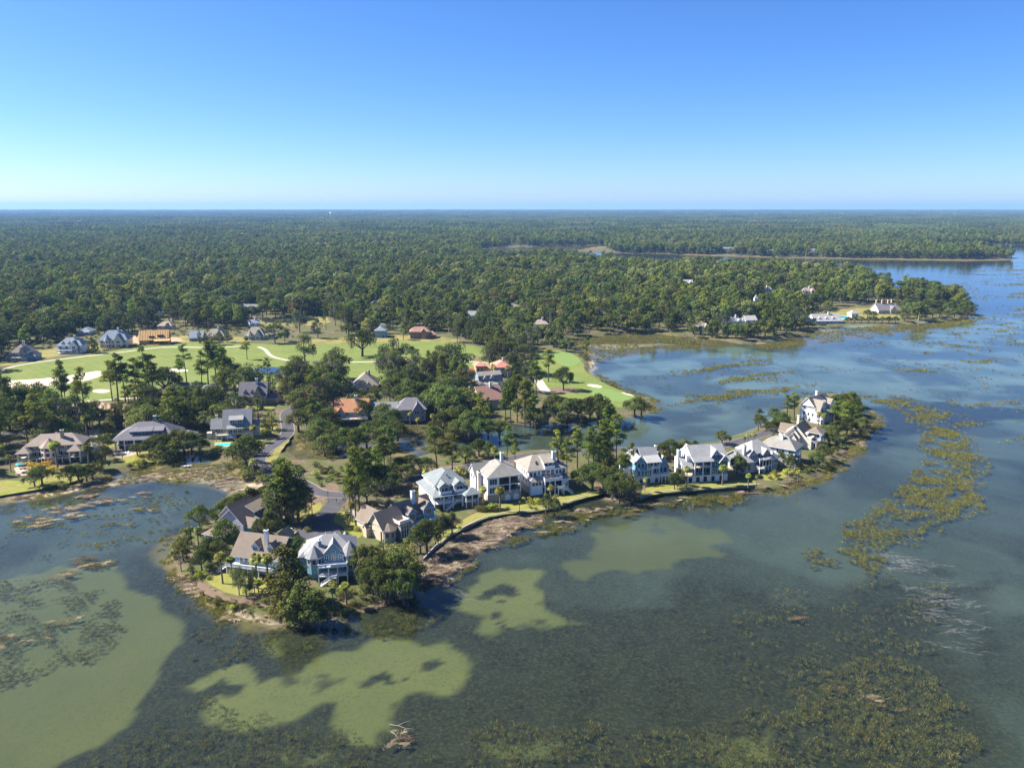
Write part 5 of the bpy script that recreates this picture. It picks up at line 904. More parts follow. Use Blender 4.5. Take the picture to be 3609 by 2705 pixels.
# back rows
villa('long_white_house', 'long white single storey house with grey roof beside the far pond', 818, 900, 1104, 2, 12, 1, 'white_wall', 'roof_grey', 'gfdk', 5.0, 3.6, dy=4)
FARH = [('brown_hip_house', 'brown hipped house behind the timber frame', 556, 604, 1160, 6, 'tan_wall', 'roof_pink', 'hf', 1), ('blue_gable_house', 'small blue gabled house by a grass plot in the wood', 548, 572, 1118, 20, 'pale_blue_wall', 'roof_bluegrey', 'g', 1),
  ('grey_roof_cottage', 'grey roofed white cottage beside the far pond bank', 884, 912, 1150, 30, 'white_wall', 'roof_bluegrey', 'gc', 1), ('teal_cottage', 'teal walled cottage at the far fairway edge', 1322, 1360, 1190, 4, 'teal_wall', 'roof_bluegrey', 'hc', 2),
  ('copper_roof_house', 'brick house with warm brown roofs at the far fairway edge', 1446, 1512, 1194, 6, 'brick_red', 'roof_redbrown', 'hfw', 2), ('taupe_roof_house', 'taupe roofed house among pines above the marsh flats', 1884, 1932, 1166, 4, 'white_wall', 'roof_pink', 'hc', 2),
  ('white_peak_house', 'white peaked house glimpsed in the pine wood', 1798, 1828, 1100, 8, 'white_wall', 'roof_pale', 'g', 2), ('pale_roof_house', 'pale roofed house glimpsed behind fairway oaks', 1308, 1340, 1090, 8, 'cream_wall', 'roof_tan', 'hf', 2),
  ('white_porch_house', 'white house with porch glimpsed between hardwoods', 1650, 1690, 1132, 0, 'white_wall', 'roof_grey', 'gp', 2), ('tan_roof_house', 'tan roofed house in the western wood', 96, 130, 1130, 0, 'tan_wall', 'roof_pink', 'hw', 1), ('grey_flat_house', 'grey roofed house in the western wood clearing', 148, 182, 1108, 0, 'cream_wall', 'roof_grey', 'gw', 1),
  ('white_column_house', 'white columned house behind golf row', 278, 318, 1180, 4, 'white_wall', 'roof_bluegrey', 'hp', 1), ('shore_taupe_house', 'taupe hipped house behind the shoreline oaks', 2462, 2498, 1172, 8, 'white_wall', 'roof_pink', 'hf', 2),
  ('shore_grey_house', 'grey and white house in the shoreline oaks', 2560, 2625, 1156, 8, 'white_wall', 'roof_grey', 'hfc', 2), ('shore_white_house', 'white roofed house beside the shoreline oaks', 2628, 2668, 1150, 8, 'white_wall', 'roof_pale', 'g', 2),
  ('white_tall_house', 'tall white gabled house rising from the point wood', 2690, 2722, 1050, 14, 'white_wall', 'roof_pale', 'gc', 3), ('white_two_gable_house', 'white house with two grey gables in the point wood', 2836, 2872, 1052, 10, 'white_wall', 'roof_pink', 'gfc', 3),
  ('white_winged_house', 'white winged house glimpsed in the big pine wood', 2410, 2442, 1020, 5, 'white_wall', 'roof_pale', 'gf', 3), ('far_cream_house', 'large cream house on the wooded island shore', 2538, 2586, 890, 2, 'yellow_wall', 'roof_greengrey', 'hfdk', 3),
  ('far_white_house', 'white three storey house on the wooded island shore', 2850, 2880, 896, 2, 'white_wall', 'roof_slate', 'hfk', 3), ('far_green_cottage', 'low green roofed cottage on the island shore', 2705, 2730, 888, 2, 'pale_blue_wall', 'roof_greengrey', 'g', 1),
  ('north_white_house', 'white house far off in the northern wood', 1106, 1146, 872, 0, 'white_wall', 'roof_pale', 'gw', 3), ('north_cottage', 'pale cottage far off in the northern wood', 1422, 1452, 922, 0, 'white_wall', 'roof_bluegrey', 'g', 3)]
for nm_, lb_, u0_, u1_, v_, yw_, wl_, rf_, op_, st_ in FARH: villa(nm_, lb_, u0_, u1_, v_, yw_, 11, st_, wl_, rf_, op_)
h = villa('point_pool_house', 'long low white house with flat dormers beside an oval pool on the point', 2868, 2968, 1140, 6, 13, 1, 'white_wall', 'roof_pale', 'gdclk', 5.0, 3.6)
h = villa('chimney_mansion', 'grey stone mansion with four tall pinkish chimneys on the point', 3096, 3170, 1106, 6, 16, 1, 'stucco', 'roof_slate', 'gf', 6.0, 4.2)
for q in (3, 9, 17, 23): h.chimney(q * .85, 7 + (q % 4), 6, 13.5, 1.5, 1.3, 'peach_stucco')
x, y = P(2662, 1090, G); h = House('tiered_pavilion', 'small white pavilion with tiered pointed roof in the point wood', x, y, 0, 'pavilion'); h.wall(-4, -4, 4, 4, 0, 7, 'white_wall'); h.hip(-4, -4, 4, 4, 7, 2.5, 1); h.wall(-2, -2, 2, 2, 9, 12, 'white_wall', 'lantern'); h.pyramid(0, 0, 3.2, 4, 12, 4.5, 'roof_pale', rot=math.pi / 4); h.row((-2, 2), -4, 4.2, 1.2, 1.6)
x, y = P(2292, 1120, G); h = House('point_cabin', 'small white cabin beside the point house pool', *P(3000, 1118, G), 10, 'cabin'); h.wall(0, 0, 8, 7, 0, 4, 'white_wall'); h.hip(0, 0, 8, 7, 4, 3, .7, 'roof_pale'); h.row((2, 6), 0, 1, 1.4, 1.6)
# ================================================================ trees and plants
RNG = np.random.default_rng(7)
def tube(pts, rad, n=6):
    pts = [Vector(p) for p in pts]; V = []; F = []
    for i, p in enumerate(pts):
        d = (pts[min(i + 1, len(pts) - 1)] - pts[max(i - 1, 0)]).normalized(); a = d.orthogonal().normalized(); c = d.cross(a)
        for k in range(n): t = 2 * math.pi * k / n; V.append(p + (a * math.cos(t) + c * math.sin(t)) * rad[i])
    for i in range(len(pts) - 1):
        for k in range(n): F.append((i * n + k, i * n + (k + 1) % n, (i + 1) * n + (k + 1) % n, (i + 1) * n + k))
    return np.array([tuple(v) for v in V]), np.array(F)
def join(parts):
    V = []; F = []; o = 0
    for v, f in parts: V.append(v); F.append(f + o); o += len(v)
    return np.concatenate(V), np.concatenate(F)
def cards(C, N, s, asp=0.75, rng=RNG, jitter=0.9):
    """one leaf spray per point: a quad about s wide facing roughly along N"""
    n = len(C); s = np.broadcast_to(np.asarray(s, float), (n,))[:, None]
    N = N + rng.normal(0, jitter, (n, 3)); N /= np.linalg.norm(N, axis=1)[:, None] + 1e-9
    U = np.cross(N, rng.normal(0, 1, (n, 3))); U /= np.linalg.norm(U, axis=1)[:, None] + 1e-9; W_ = np.cross(N, U)
    k = rng.uniform(.6, 1.25, (n, 1)); U = U * s * k / 2; W_ = W_ * s * k * asp / 2
    V = np.stack([C - U - W_ * .6, C + U * .35 - W_, C + U + W_ * .5, C - U * .4 + W_], 1).reshape(-1, 3)
    return V, np.arange(4 * n).reshape(n, 4)
def lobes_leaves(L, dens, size, rng, inner=0.25, jit=.6):
    C = []; N = []; T = []
    for (cx, cy, cz, rx, ry, rz) in L:
        n = int(dens * (rx * ry + rx * rz + ry * rz)) + 3
        d = rng.normal(0, 1, (n, 3)); d /= np.linalg.norm(d, axis=1)[:, None]
        d[:, 2] = np.where((d[:, 2] < -.35) & (rng.random(n) < .6), -d[:, 2], d[:, 2])
        r = np.where(rng.random(n) < inner, rng.uniform(.2, .8, n), rng.uniform(.78, 1.12, n))[:, None]
        C.append(np.array([cx, cy, cz]) + d * r * np.array([rx, ry, rz])); N.append(d * .9 + np.array([0, 0, .35])); lt = rng.random()
        T.append(np.clip(.3 * lt + .7 * rng.random(n) ** 1.3, 0, 1))
    C = np.concatenate(C); N = np.concatenate(N); V, Q = cards(C, N, size, rng=rng, jitter=jit); return V, Q, np.repeat(np.concatenate(T), 4)
def moss(L, n, rng, size=0.5):
    """grey strands hanging under the lobes"""
    L = np.array(L); i = rng.integers(0, len(L), n); a = rng.uniform(0, 6.28, n); C = L[i, :3].copy(); rr = rng.uniform(.4, 1.0, n)
    C[:, 0] += np.cos(a) * L[i, 3] * rr; C[:, 1] += np.sin(a) * L[i, 4] * rr; C[:, 2] -= L[i, 5] * rng.uniform(.2, .9, n)
    ln = rng.uniform(.7, 2.2, n); b = rng.uniform(0, 6.28, n); w = rng.uniform(.12, .3, n) * size * 2
    dx, dy = np.cos(b) * w / 2, np.sin(b) * w / 2
    V = np.stack([np.c_[C[:, 0] - dx, C[:, 1] - dy, C[:, 2]], np.c_[C[:, 0] + dx, C[:, 1] + dy, C[:, 2]], np.c_[C[:, 0] + dx * .4, C[:, 1] + dy * .4, C[:, 2] - ln], np.c_[C[:, 0] - dx * .4, C[:, 1] - dy * .4, C[:, 2] - ln]], 1).reshape(-1, 3)
    return V, np.arange(4 * n).reshape(n, 4), np.repeat(rng.random(n), 4)
def g_oak(seed, lod):
    r = np.random.default_rng(seed); H_ = 11.0; L = []; T = [tube([(0, 0, -.5), (.1, 0, 1.5), (.2, .1, 3.2)], [.62, .5, .42])]
    k = 7
    for i in range(k):
        a = 6.28 * i / k + r.uniform(-.3, .3); R_ = r.uniform(3.2, 5.6); z = r.uniform(5.2, 7.6); T.append(tube([(.2, .1, 2.8), (R_ * .45 * math.cos(a), R_ * .45 * math.sin(a), 4.6), (R_ * math.cos(a), R_ * math.sin(a), z)], [.3, .2, .08], 5))
        L.append((R_ * math.cos(a), R_ * math.sin(a), z, r.uniform(1.7, 2.6), r.uniform(1.7, 2.6), r.uniform(1.2, 1.7)))
    for i in range(11):
        a = r.uniform(0, 6.28); R_ = r.uniform(0, 4.4); z = 9.7 - .13 * R_ * R_ + r.uniform(-.9, .6); L.append((R_ * math.cos(a), R_ * math.sin(a), z, r.uniform(1.2, 2.3), r.uniform(1.2, 2.3), r.uniform(.8, 1.4)))
    for i in range(6):
        a = r.uniform(0, 6.28); R_ = r.uniform(4.5, 6.6); L.append((R_ * math.cos(a), R_ * math.sin(a), r.uniform(3.6, 6.5), r.uniform(.8, 1.5), r.uniform(.8, 1.5), r.uniform(.6, 1.0)))
    return T, L, dict(dens=(22 if lod == 0 else 5.0), size=(.46 if lod == 0 else .95), moss=(170 if lod == 0 else 30)), H_
def g_pine(seed, lod):
    r = np.random.default_rng(seed); H_ = 24.0; L = []; bx, by = r.uniform(-.8, .8, 2)
    T = [tube([(0, 0, -.5), (bx * .3, by * .3, 8), (bx, by, 16), (bx * .8, by * .8, 23)], [.34, .26, .17, .05], 6)]; z = r.uniform(9.5, 12.5)
    while z < 23:
        f = (z - 9) / 14; R0 = 4.4 * (1 - .72 * f) * (0.75 if f < .15 else 1)
        for j in range(r.integers(1, 4)):
            a = r.uniform(0, 6.28); R_ = R0 * r.uniform(.55, 1.05); zz = z + r.uniform(-.6, .9); e = (bx + R_ * math.cos(a), by + R_ * math.sin(a), zz + .7)
            T.append(tube([(bx * .9, by * .9, zz - .3), e], [.09, .03], 4)); q = r.uniform(.95, 1.75) * (1 - .3 * f); L.append((e[0], e[1], e[2], q, q, q * .72))
            if r.random() < .6: L.append((bx + R_ * .5 * math.cos(a), by + R_ * .5 * math.sin(a), zz + .5, q * .85, q * .85, q * .65))
        z += r.uniform(.75, 1.5)
    L.append((bx * .8, by * .8, 23.2, .9, .9, 1.1))
    return T, L, dict(dens=(34 if lod == 0 else 7), size=(.42 if lod == 0 else .9), moss=0), H_
def g_hard(seed, lod):
    r = np.random.default_rng(seed); H_ = 18.0; L = []; T = [tube([(0, 0, -.5), (.2, .1, 4), (.3, .2, 9), (.1, .1, 15)], [.5, .4, .28, .08])]
    for i in range(20):
        a = r.uniform(0, 6.28); z = r.uniform(5.5, 16.8); R_ = r.uniform(.5, 1.0) * 4.6 * math.sqrt(max(.12, 1 - ((z - 9.5) / 8.2) ** 2)); q = r.uniform(1.1, 2.1); L.append((R_ * math.cos(a), R_ * math.sin(a), z, q, q, q * .8))
        T.append(tube([(.2, .1, max(3, z - 3)), (R_ * .9 * math.cos(a), R_ * .9 * math.sin(a), z)], [.16, .04], 4))
    L.append((0, 0, 17, 1.5, 1.5, 1.1))
    return T, L, dict(dens=(19 if lod == 0 else 4.6), size=(.46 if lod == 0 else .95), moss=(240 if lod == 0 else 40)), H_
def g_cedar(seed, lod):
    r = np.random.default_rng(seed); H_ = 12.0; L = []; T = [tube([(0, 0, -.5), (0, 0, 6), (0, 0, 11.5)], [.35, .22, .04])]
    for i in range(30):
        z = r.uniform(1.2, 11.2); R0 = 3.1 * (1 - ((z - 3.0) / 9.5) ** 2 * .9) if z > 3 else 2.9; a = r.uniform(0, 6.28); R_ = max(.1, R0 * r.uniform(.45, .95)); q = r.uniform(.8, 1.35) * (1 - .35 * z / 12); L.append((R_ * math.cos(a), R_ * math.sin(a), z, q, q, q * .95))
    return T, L, dict(dens=(30 if lod == 0 else 6), size=(.38 if lod == 0 else .8), moss=0), H_
def g_shrub(seed, lod):
    r = np.random.default_rng(seed); H_ = 2.6; L = []; T = [tube([(0, 0, -.2), (.1, 0, 1.0)], [.1, .05], 5)]
    for i in range(9): a = r.uniform(0, 6.28); R_ = r.uniform(0, 1.5); q = r.uniform(.5, .95); L.append((R_ * math.cos(a), R_ * math.sin(a), r.uniform(.4, 1.8), q, q, q * .8))
    return T, L, dict(dens=(36 if lod == 0 else 12), size=(.28 if lod == 0 else .5), moss=0), H_
def g_dead(seed, lod):
    r = np.random.default_rng(seed); T = [tube([(0, 0, -.4), (.2, .1, 2.5), (.1, .3, 5)], [.2, .14, .05])]
    for i in range(14): a = r.uniform(0, 6.28); z = r.uniform(1.2, 4.4); q = r.uniform(1, 2.6); T.append(tube([(.1, .1, z), (q * .6 * math.cos(a), q * .6 * math.sin(a), z + .8), (q * math.cos(a + .3), q * math.sin(a + .3), z + 1.7)], [.08, .05, .015], 4))
    return T, [], dict(dens=0, size=.3, moss=0), 6.0
def palm_mesh(seed):
    r = np.random.default_rng(seed); H_ = 8.0; bx, by = r.uniform(-.4, .4, 2)
    T = join([tube([(0, 0, -.4), (bx * .4, by * .4, 3), (bx, by, 6.6)], [.24, .19, .2], 7)]); top = np.array([bx, by, 6.7]); V = []; Q = []; t = []
    for i in range(46):
        a = r.uniform(0, 6.28); el = r.uniform(-.7, 1.35); ln = r.uniform(.8, 1.15); d = np.array([math.cos(a) * math.cos(el), math.sin(a) * math.cos(el), math.sin(el)]); sd_ = np.array([-math.sin(a), math.cos(a), 0]); up = np.cross(d, sd_) * -1
        p0 = top; p1 = top + d * ln * .55; tt = .15 + .85 * r.random(); 
        for k in range(-2, 3):
            dd = d * math.cos(k * .42) + sd_ * math.sin(k * .42); e1 = p1 + dd * .55; e2 = e1 + dd * .38 + np.array([0, 0, -.34]); wv = np.cross(dd, up) * .11; q = len(V)
            V += [p1 - wv * .3, p1 + wv * .3, e1 + wv, e1 - wv, e2 + wv * .3, e2 - wv * .3]; Q += [(q, q + 1, q + 2, q + 3), (q + 3, q + 2, q + 4, q + 5)]; t += [tt] * 6
        q = len(V); V += [p0 - sd_ * .03, p0 + sd_ * .03, p1 + sd_ * .03, p1 - sd_ * .03]; Q.append((q, q + 1, q + 2, q + 3)); t += [tt] * 4
    n_g = len(Q)
    for i in range(22):                                                   # dead thatch below the head
        a = r.uniform(0, 6.28); d = np.array([math.cos(a), math.sin(a), 0]); sd_ = np.array([-math.sin(a), math.cos(a), 0]); ln = r.uniform(.7, 1.3); q = len(V); p0 = top + np.array([0, 0, r.uniform(-.5, .1)])
        V += [p0 - sd_ * .05, p0 + sd_ * .05, p0 + d * .55 + sd_ * .2 + np.array([0, 0, -ln * .5]), p0 + d * .55 - sd_ * .2 + np.array([0, 0, -ln * .5])]; Q.append((q, q + 1, q + 2, q + 3)); t += [r.random()] * 4
    return T, np.array(V), np.array(Q), np.array(t), [0] * n_g + [1] * 22, H_
def g_farpine(seed, lod):
    r = np.random.default_rng(seed); H_ = 21.0; L = []; T = [tube([(0, 0, -.5), (0, 0, 19)], [.4, .1], 5)]
    for i in range(17):
        z = r.uniform(7.5, 20); R0 = 4.3 * math.sqrt(max(.1, 1 - ((z - 12.5) / 8.6) ** 2)); a = r.uniform(0, 6.28); R_ = R0 * r.uniform(.35, .9); q = r.uniform(1.5, 2.4) * (1.05 - .3 * (z - 7) / 14); L.append((R_ * math.cos(a), R_ * math.sin(a), z, q, q, q * .95))
    return T, L, dict(dens=5.5, size=.95, moss=0), H_
def g_faroak(seed, lod):
    r = np.random.default_rng(seed); H_ = 15.0; L = []; T = [tube([(0, 0, -.5), (0, 0, 12)], [.5, .15], 5)]
    for i in range(17):
        z = r.uniform(3.5, 13.6); R0 = 5.6 * math.sqrt(max(.1, 1 - ((z - 7.5) / 7.4) ** 2)); a = r.uniform(0, 6.28); R_ = R0 * r.uniform(.45, .9); q = r.uniform(1.6, 2.5); L.append((R_ * math.cos(a), R_ * math.sin(a), z, q, q, q * .85))
    return T, L, dict(dens=5, size=.95, moss=26), H_
GEN = {'oak': (g_oak, 'oak_leaf', 'bark', 5), 'pine': (g_pine, 'pine_leaf', 'bark', 6), 'hard': (g_hard, 'oak_leaf', 'pale_bark', 4), 'cedar': (g_cedar, 'cedar_leaf', 'bark', 3), 'shrub': (g_shrub, 'shrub_leaf', 'bark', 4)}
PROTO = {}; FARP = {}
for kd, (g, lm, bk_, nv) in GEN.items():
    PROTO[kd] = []
    for sd_ in range(nv):
        T, L, pr, H_ = g(100 + sd_ * 7 + len(kd), 0); tv, tf = join(T); rg = np.random.default_rng(sd_ + 50); v, q, t = lobes_leaves(L, pr['dens'], pr['size'], rg); mi = np.zeros(len(q), int); ml = [lm]
        if pr['moss']:
            v2, q2, t2 = moss(L, pr['moss'] * (2 if kd == 'hard' and sd_ % 2 else 1), rg); q = np.concatenate([q, q2 + len(v)]); v = np.concatenate([v, v2]); t = np.concatenate([t, t2]); mi = np.concatenate([mi, np.ones(len(q2), int)]); ml = [lm, 'moss_leaf']
        PROTO[kd].append((npmesh(kd + '_trunk', tv, tf, bk_, smooth=True), npmesh(kd + '_crown', v, q, ml, t, mi), H_))
    FARP[kd] = []
    for sd_ in range(4):
        T, L, pr, H_ = {'pine': g_farpine, 'oak': g_faroak}.get(kd, g)(300 + sd_ * 7 + len(kd), 1); rg = np.random.default_rng(sd_ + 90); v, q, t = lobes_leaves(L, pr['dens'], pr['size'], rg, .1, .4); tv, tf = join(T[:1]); mi = np.zeros(len(q), int)
        if pr['moss']: v2, q2, t2 = moss(L, pr['moss'], rg, .8); q = np.concatenate([q, q2 + len(v)]); v = np.concatenate([v, v2]); t = np.concatenate([t, t2]); mi = np.concatenate([mi, np.ones(len(q2), int)])
        q = np.concatenate([q, tf + len(v)]); v = np.concatenate([v, tv]); t = np.concatenate([t, np.zeros(len(tv))]); mi = np.concatenate([mi, np.full(len(tf), 2)])
        FARP[kd].append((npmesh(kd + '_far', v, q, [lm, 'moss_leaf', bk_], t, mi), H_))
PROTO['palm'] = []
for sd_ in range(4):
    T, v, q, t, mi, H_ = palm_mesh(sd_ + 5); PROTO['palm'].append((npmesh('palm_trunk', T[0], T[1], 'palm_bark', smooth=True), npmesh('palm_crown', v, q, ['palm_leaf', 'autumn_leaf'], t, mi), H_))
T, L, pr, H_ = g_dead(4, 0); tv, tf = join(T); PROTO['dead'] = [(npmesh('dead_trunk', tv, tf, 'pale_bark', smooth=True), None, H_)]
for kd, src_, lm in (('gold', 'shrub', 'gold_leaf'), ('autumn', 'hard', 'autumn_leaf'), ('bright', 'shrub', 'bright_leaf'), ('yellowoak', 'hard', 'bright_leaf')):
    PROTO[kd] = []
    for tr_, cr_, H_ in PROTO[src_]: c2 = cr_.copy(); c2.materials[0] = MATS[lm]; PROTO[kd].append((tr_, c2, H_))
KNAME = {'oak': 'live_oak_tree', 'pine': 'pine_tree', 'hard': 'hardwood_tree', 'cedar': 'cedar_tree', 'shrub': 'shrub', 'palm': 'palmetto_palm', 'gold': 'golden_shrub', 'autumn': 'hardwood_tree', 'bright': 'shrub', 'dead': 'dead_tree', 'yellowoak': 'hardwood_tree'}
KLAB = {'oak': ('spreading dark live oak', 'small dark live oak'), 'pine': ('tall clump-crowned pine', 'short clump-crowned pine'), 'hard': ('tall mossy grey-green tree', 'small mossy tree'), 'cedar': ('dense green cedar', 'low dense cedar'), 'shrub': ('large green shrub', 'low green shrub'),
        'palm': ('tall palmetto palm', 'short palmetto palm'), 'gold': ('round golden shrub', 'round golden shrub'), 'autumn': ('rust brown autumn tree', 'small rust brown tree'), 'bright': ('bright yellow-green shrub', 'bright yellow-green shrub'), 'dead': ('bare dead tree', 'bare dead tree'), 'yellowoak': ('yellow-green leafy tree', 'small yellow-green tree')}
KCAT = {'shrub': 'shrub', 'gold': 'shrub', 'bright': 'shrub', 'palm': 'palm'}
HOUSES = [(o.matrix_basis @ Vector((7, 5, 0)), o) for _, _, o in FOOT]
bpy.context.view_layer.update()
RECT = []
for x, y, o in FOOT:
    xs_, ys_ = [], []
    for ch in o.children:
        for cnr in ch.bound_box:
            p = ch.matrix_basis @ Vector(cnr); xs_.append(p.x); ys_.append(p.y)
    RECT.append((x, y, o.rotation_euler.z, min(xs_) * o.scale.x, max(xs_) * o.scale.x, min(ys_) * o.scale.y, max(ys_) * o.scale.y))
def in_house(x, y, m, front=0.0):
    x = np.asarray(x, float); y = np.asarray(y, float); r = np.zeros(x.shape, bool)
    for hx, hy, a, x0, x1, y0, y1 in RECT:
        c, s = math.cos(a), math.sin(a); u = (x - hx) * c + (y - hy) * s; v = -(x - hx) * s + (y - hy) * c
        r |= (u > x0 - m) & (u < x1 + m) & (v > y0 - m - front) & (v < y1 + m)
    return r
PEN = poly([(300, 1420), (300, 1140), (500, 1066), (545, 1050), (560, 1010), (600, 985), (625, 972), (650, 994), (1000, 974), (1400, 984), (1550, 956), (1690, 884), (1800, 845), (1930, 880), (1950, 950), (1700, 1090), (1000, 1260), (800, 1380)])
GOLFP = poly(GOLF, G)
def place_of(x, y):
    best = min(((c - Vector((x, y, c.z))).length, o) for c, o in HOUSES) if HOUSES else (1e9, None)
    if best[0] < (18 if y < 420 else 24): return 'beside the ' + best[1].name.split('.')[0].replace('_', ' ')
    near = sorted(((c - Vector((x, y, c.z))).length, o.name) for c, o in HOUSES)[:2]
    if near[1][0] < 70: return 'between %s and %s' % tuple(n.split('.')[0].replace('_', ' ') for _, n in near)
    if sdf(np.array([x]), np.array([y]), PEN)[0] > -4: return 'on the peninsula between the houses and the lagoon' if x < 60 else 'on the narrow neck of the peninsula'
    if sdf(np.array([x]), np.array([y]), GOLFP)[0] > -8: return 'standing out on the golf fairway'
    if y < 460 and x < -60: return 'on the west shore behind the bay'
    if y < 560: return 'on the wooded bank north of the lagoon'
    if y < 800: return 'in the wood beyond the fairway' if x < 150 else 'at the wood edge above the marsh flats'
    return 'in the wooded point across the bay' if x > 150 else 'in the far western wood'
NTREE = {}
def plant(kd, x, y, h, wid=1.0, z=None, rot=None, lab=None):
    pr = PROTO[kd]; i = NTREE[kd] = NTREE.get(kd, -1) + 1; tr_, cr_, H_ = pr[(i * 5 + int(abs(x) * 3)) % len(pr)]; s = h / H_
    o = bpy.data.objects.new(KNAME[kd], None); COL.objects.link(o); o.empty_display_size = .5
    if z is None: z = float(terrain(np.array([x]), np.array([y]))[0][0])
    o.location = (x, y, max(z, -.2)); o.rotation_euler = (0, 0, RNG.uniform(0, 6.28) if rot is None else rot); o.scale = (s * wid, s * wid, s)
    a = link('trunk', tr_, o)
    if cr_: link('crown', cr_, o)
    pl = place_of(x, y); med = {'oak': 11, 'pine': 22, 'hard': 16, 'cedar': 8, 'shrub': 2.6, 'palm': 7}.get(kd, 5)
    q = h / med; lb = lab or ((('broad ' if wid > 1.08 else 'slim ' if wid < .86 else '') if kd not in ('oak',) else ('rounded ' if wid > 1.05 else '')) + KLAB[kd][0 if q >= 1 else 1] + (', very large, ' if q > 1.25 else ', quite small, ' if q < .72 else ' ') + pl); tag(o, lb, KCAT.get(kd, 'tree'), KNAME[kd].replace('_', ' ') + 's ' + pl); return o
def top(kd, u, v, h, wid=1.0, lab=None):
    """plant so that a crown of height h has its tip at this photograph point"""
    x, y = P(u, v, G + h); return plant(kd, x, y, h, wid, G, lab=lab)
SPOTS = []                                            # what is already planted by hand (x,y,r)
def T(kd, L, wid=1.0):
    for q in L:
        o = top(kd, q[0], q[1], q[2], q[3] if len(q) > 3 else wid); SPOTS.append((o.location.x, o.location.y, (2.5 if kd in ('palm', 'shrub') else 3.6)))
# -- peninsula and west tip
T('pine', [(995, 1612, 24, 1.3), (1012, 1640, 22, 1.25), (975, 1655, 20, 1.3), (1040, 1690, 17, 1.3), (1095, 1718, 11, 1.2), (1350, 1535, 18.5, 1.35), (1325, 1570, 17, 1.3), (1290, 1590, 16, 1.3), (1270, 1575, 18, 1.3),
  (1538, 1506, 20, 1.35), (1592, 1528, 18, 1.3), (1786, 1504, 16, 1.25), (1815, 1545, 13, 1), (1969, 1514, 19, 1.2), (2000, 1545, 17, 1.1), (2038, 1500, 20, 1.2), (2075, 1520, 20, 1.2), (2110, 1535, 18, 1.1), (2132, 1502, 20, 1.2), (2155, 1510, 19, 1.1), (2095, 1500, 20, 1.2), (1985, 1560, 13),
  (2224, 1560, 15, 1.25), (2196, 1580, 15, 1.1), (2677, 1440, 11.5, 1.7), (3010, 1388, 17, 1.7), (2975, 1415, 14, 1.6), (2945, 1412, 13, 1.5), (3025, 1430, 12.5, 1.5), (2780, 1392, 13, 1.7), (2806, 1382, 14, 1.8), (2740, 1470, 8)])
T('cedar', [(996, 1915, 19, 1.25), (1028, 1960, 15, 1.2), (985, 2010, 13, 1.3), (1098, 2075, 10.5, 1.35), (1052, 2050, 12, 1.2), (1010, 2085, 9, 1.3), (1072, 2110, 7, 1.4), (1125, 2100, 7, 1.2), (640, 1905, 7, 1.3), (655, 1860, 7, 1.2), (1425, 1890, 13, 1.3), (1350, 1895, 12, 1.3), (1380, 1910, 12, 1.3)])
T('oak', [(1035, 1885, 10), (785, 1826, 11, .8), (730, 1892, 8.5, .85), (705, 1935, 7, .8), (760, 1905, 8, .8), (820, 1870, 7, .8), (945, 1800, 10, .8), (920, 1820, 8, .75), (1298, 1920, 12, .85), (1330, 1960, 12, .8), (1400, 1935, 13, .8), (1440, 1960, 11, .8), (1310, 1990, 9, .8), (1370, 2000, 10, .75), (1420, 2010, 10, .75),
  (1502, 1826, 11.5, .85), (1480, 1860, 9, .8), (1560, 1810, 8, .7), (1592, 1806, 8, .7), (1688, 1545, 8.5, 1), (1720, 1555, 7.5, .95), (1640, 1570, 8, 1), (1430, 1630, 8, 1), (1350, 1640, 9.5, 1.1), (1310, 1650, 9.5, 1.1), (1380, 1665, 8.5, 1.05), (1290, 1690, 9.5, 1), (1240, 1700, 8.5, .95), (1450, 1600, 8, 1), (1410, 1610, 9, 1.05), (1500, 1610, 7, 1),
  (2363, 1546, 8, 1.1), (2330, 1560, 7.5, 1), (2400, 1560, 6.5, .95), (2547, 1516, 7, .95), (2760, 1452, 9, .9), (2730, 1480, 8, .8), (2200, 1660, 10, .85), (2160, 1668, 10, .8), (2185, 1690, 9, .9), (2240, 1690, 7, .8), (2393, 1650, 7.5, .75), (2380, 1665, 7, .7), (2908, 1562, 8, .9), (2880, 1590, 7, .85), (2600, 1600, 9.5, .6), (2620, 1615, 8, .6), (2765, 1575, 8, .7), (2790, 1600, 7, .8),
  (2940, 1500, 8, .8), (2990, 1470, 9, .9), (3040, 1470, 9, .85), (2960, 1480, 8, .9), (2925, 1520, 7, .9), (2050, 1640, 10, .8), (2090, 1625, 12, .8), (2130, 1640, 11, .8), (1975, 1655, 8, .7), (1925, 1740, 7.5, .65), (1955, 1750, 7, .6), (700, 1780, 9, .9), (880, 1720, 10, .9), (840, 1735, 9, .9), (800, 1750, 8, .85), (770, 1775, 7.5, .9), (930, 1705, 10, .9)])
T('hard', [(998, 1632, 21, 1.45), (1022, 1680, 17, 1.4), (980, 1690, 16, 1.4), (1045, 1705, 13, 1.3), (835, 1995, 9, .8), (860, 2005, 9, .75), (890, 2000, 8, .7), (1560, 1805, 9, .7), (1590, 1800, 9, .65), (2600, 1590, 10, .6)], )
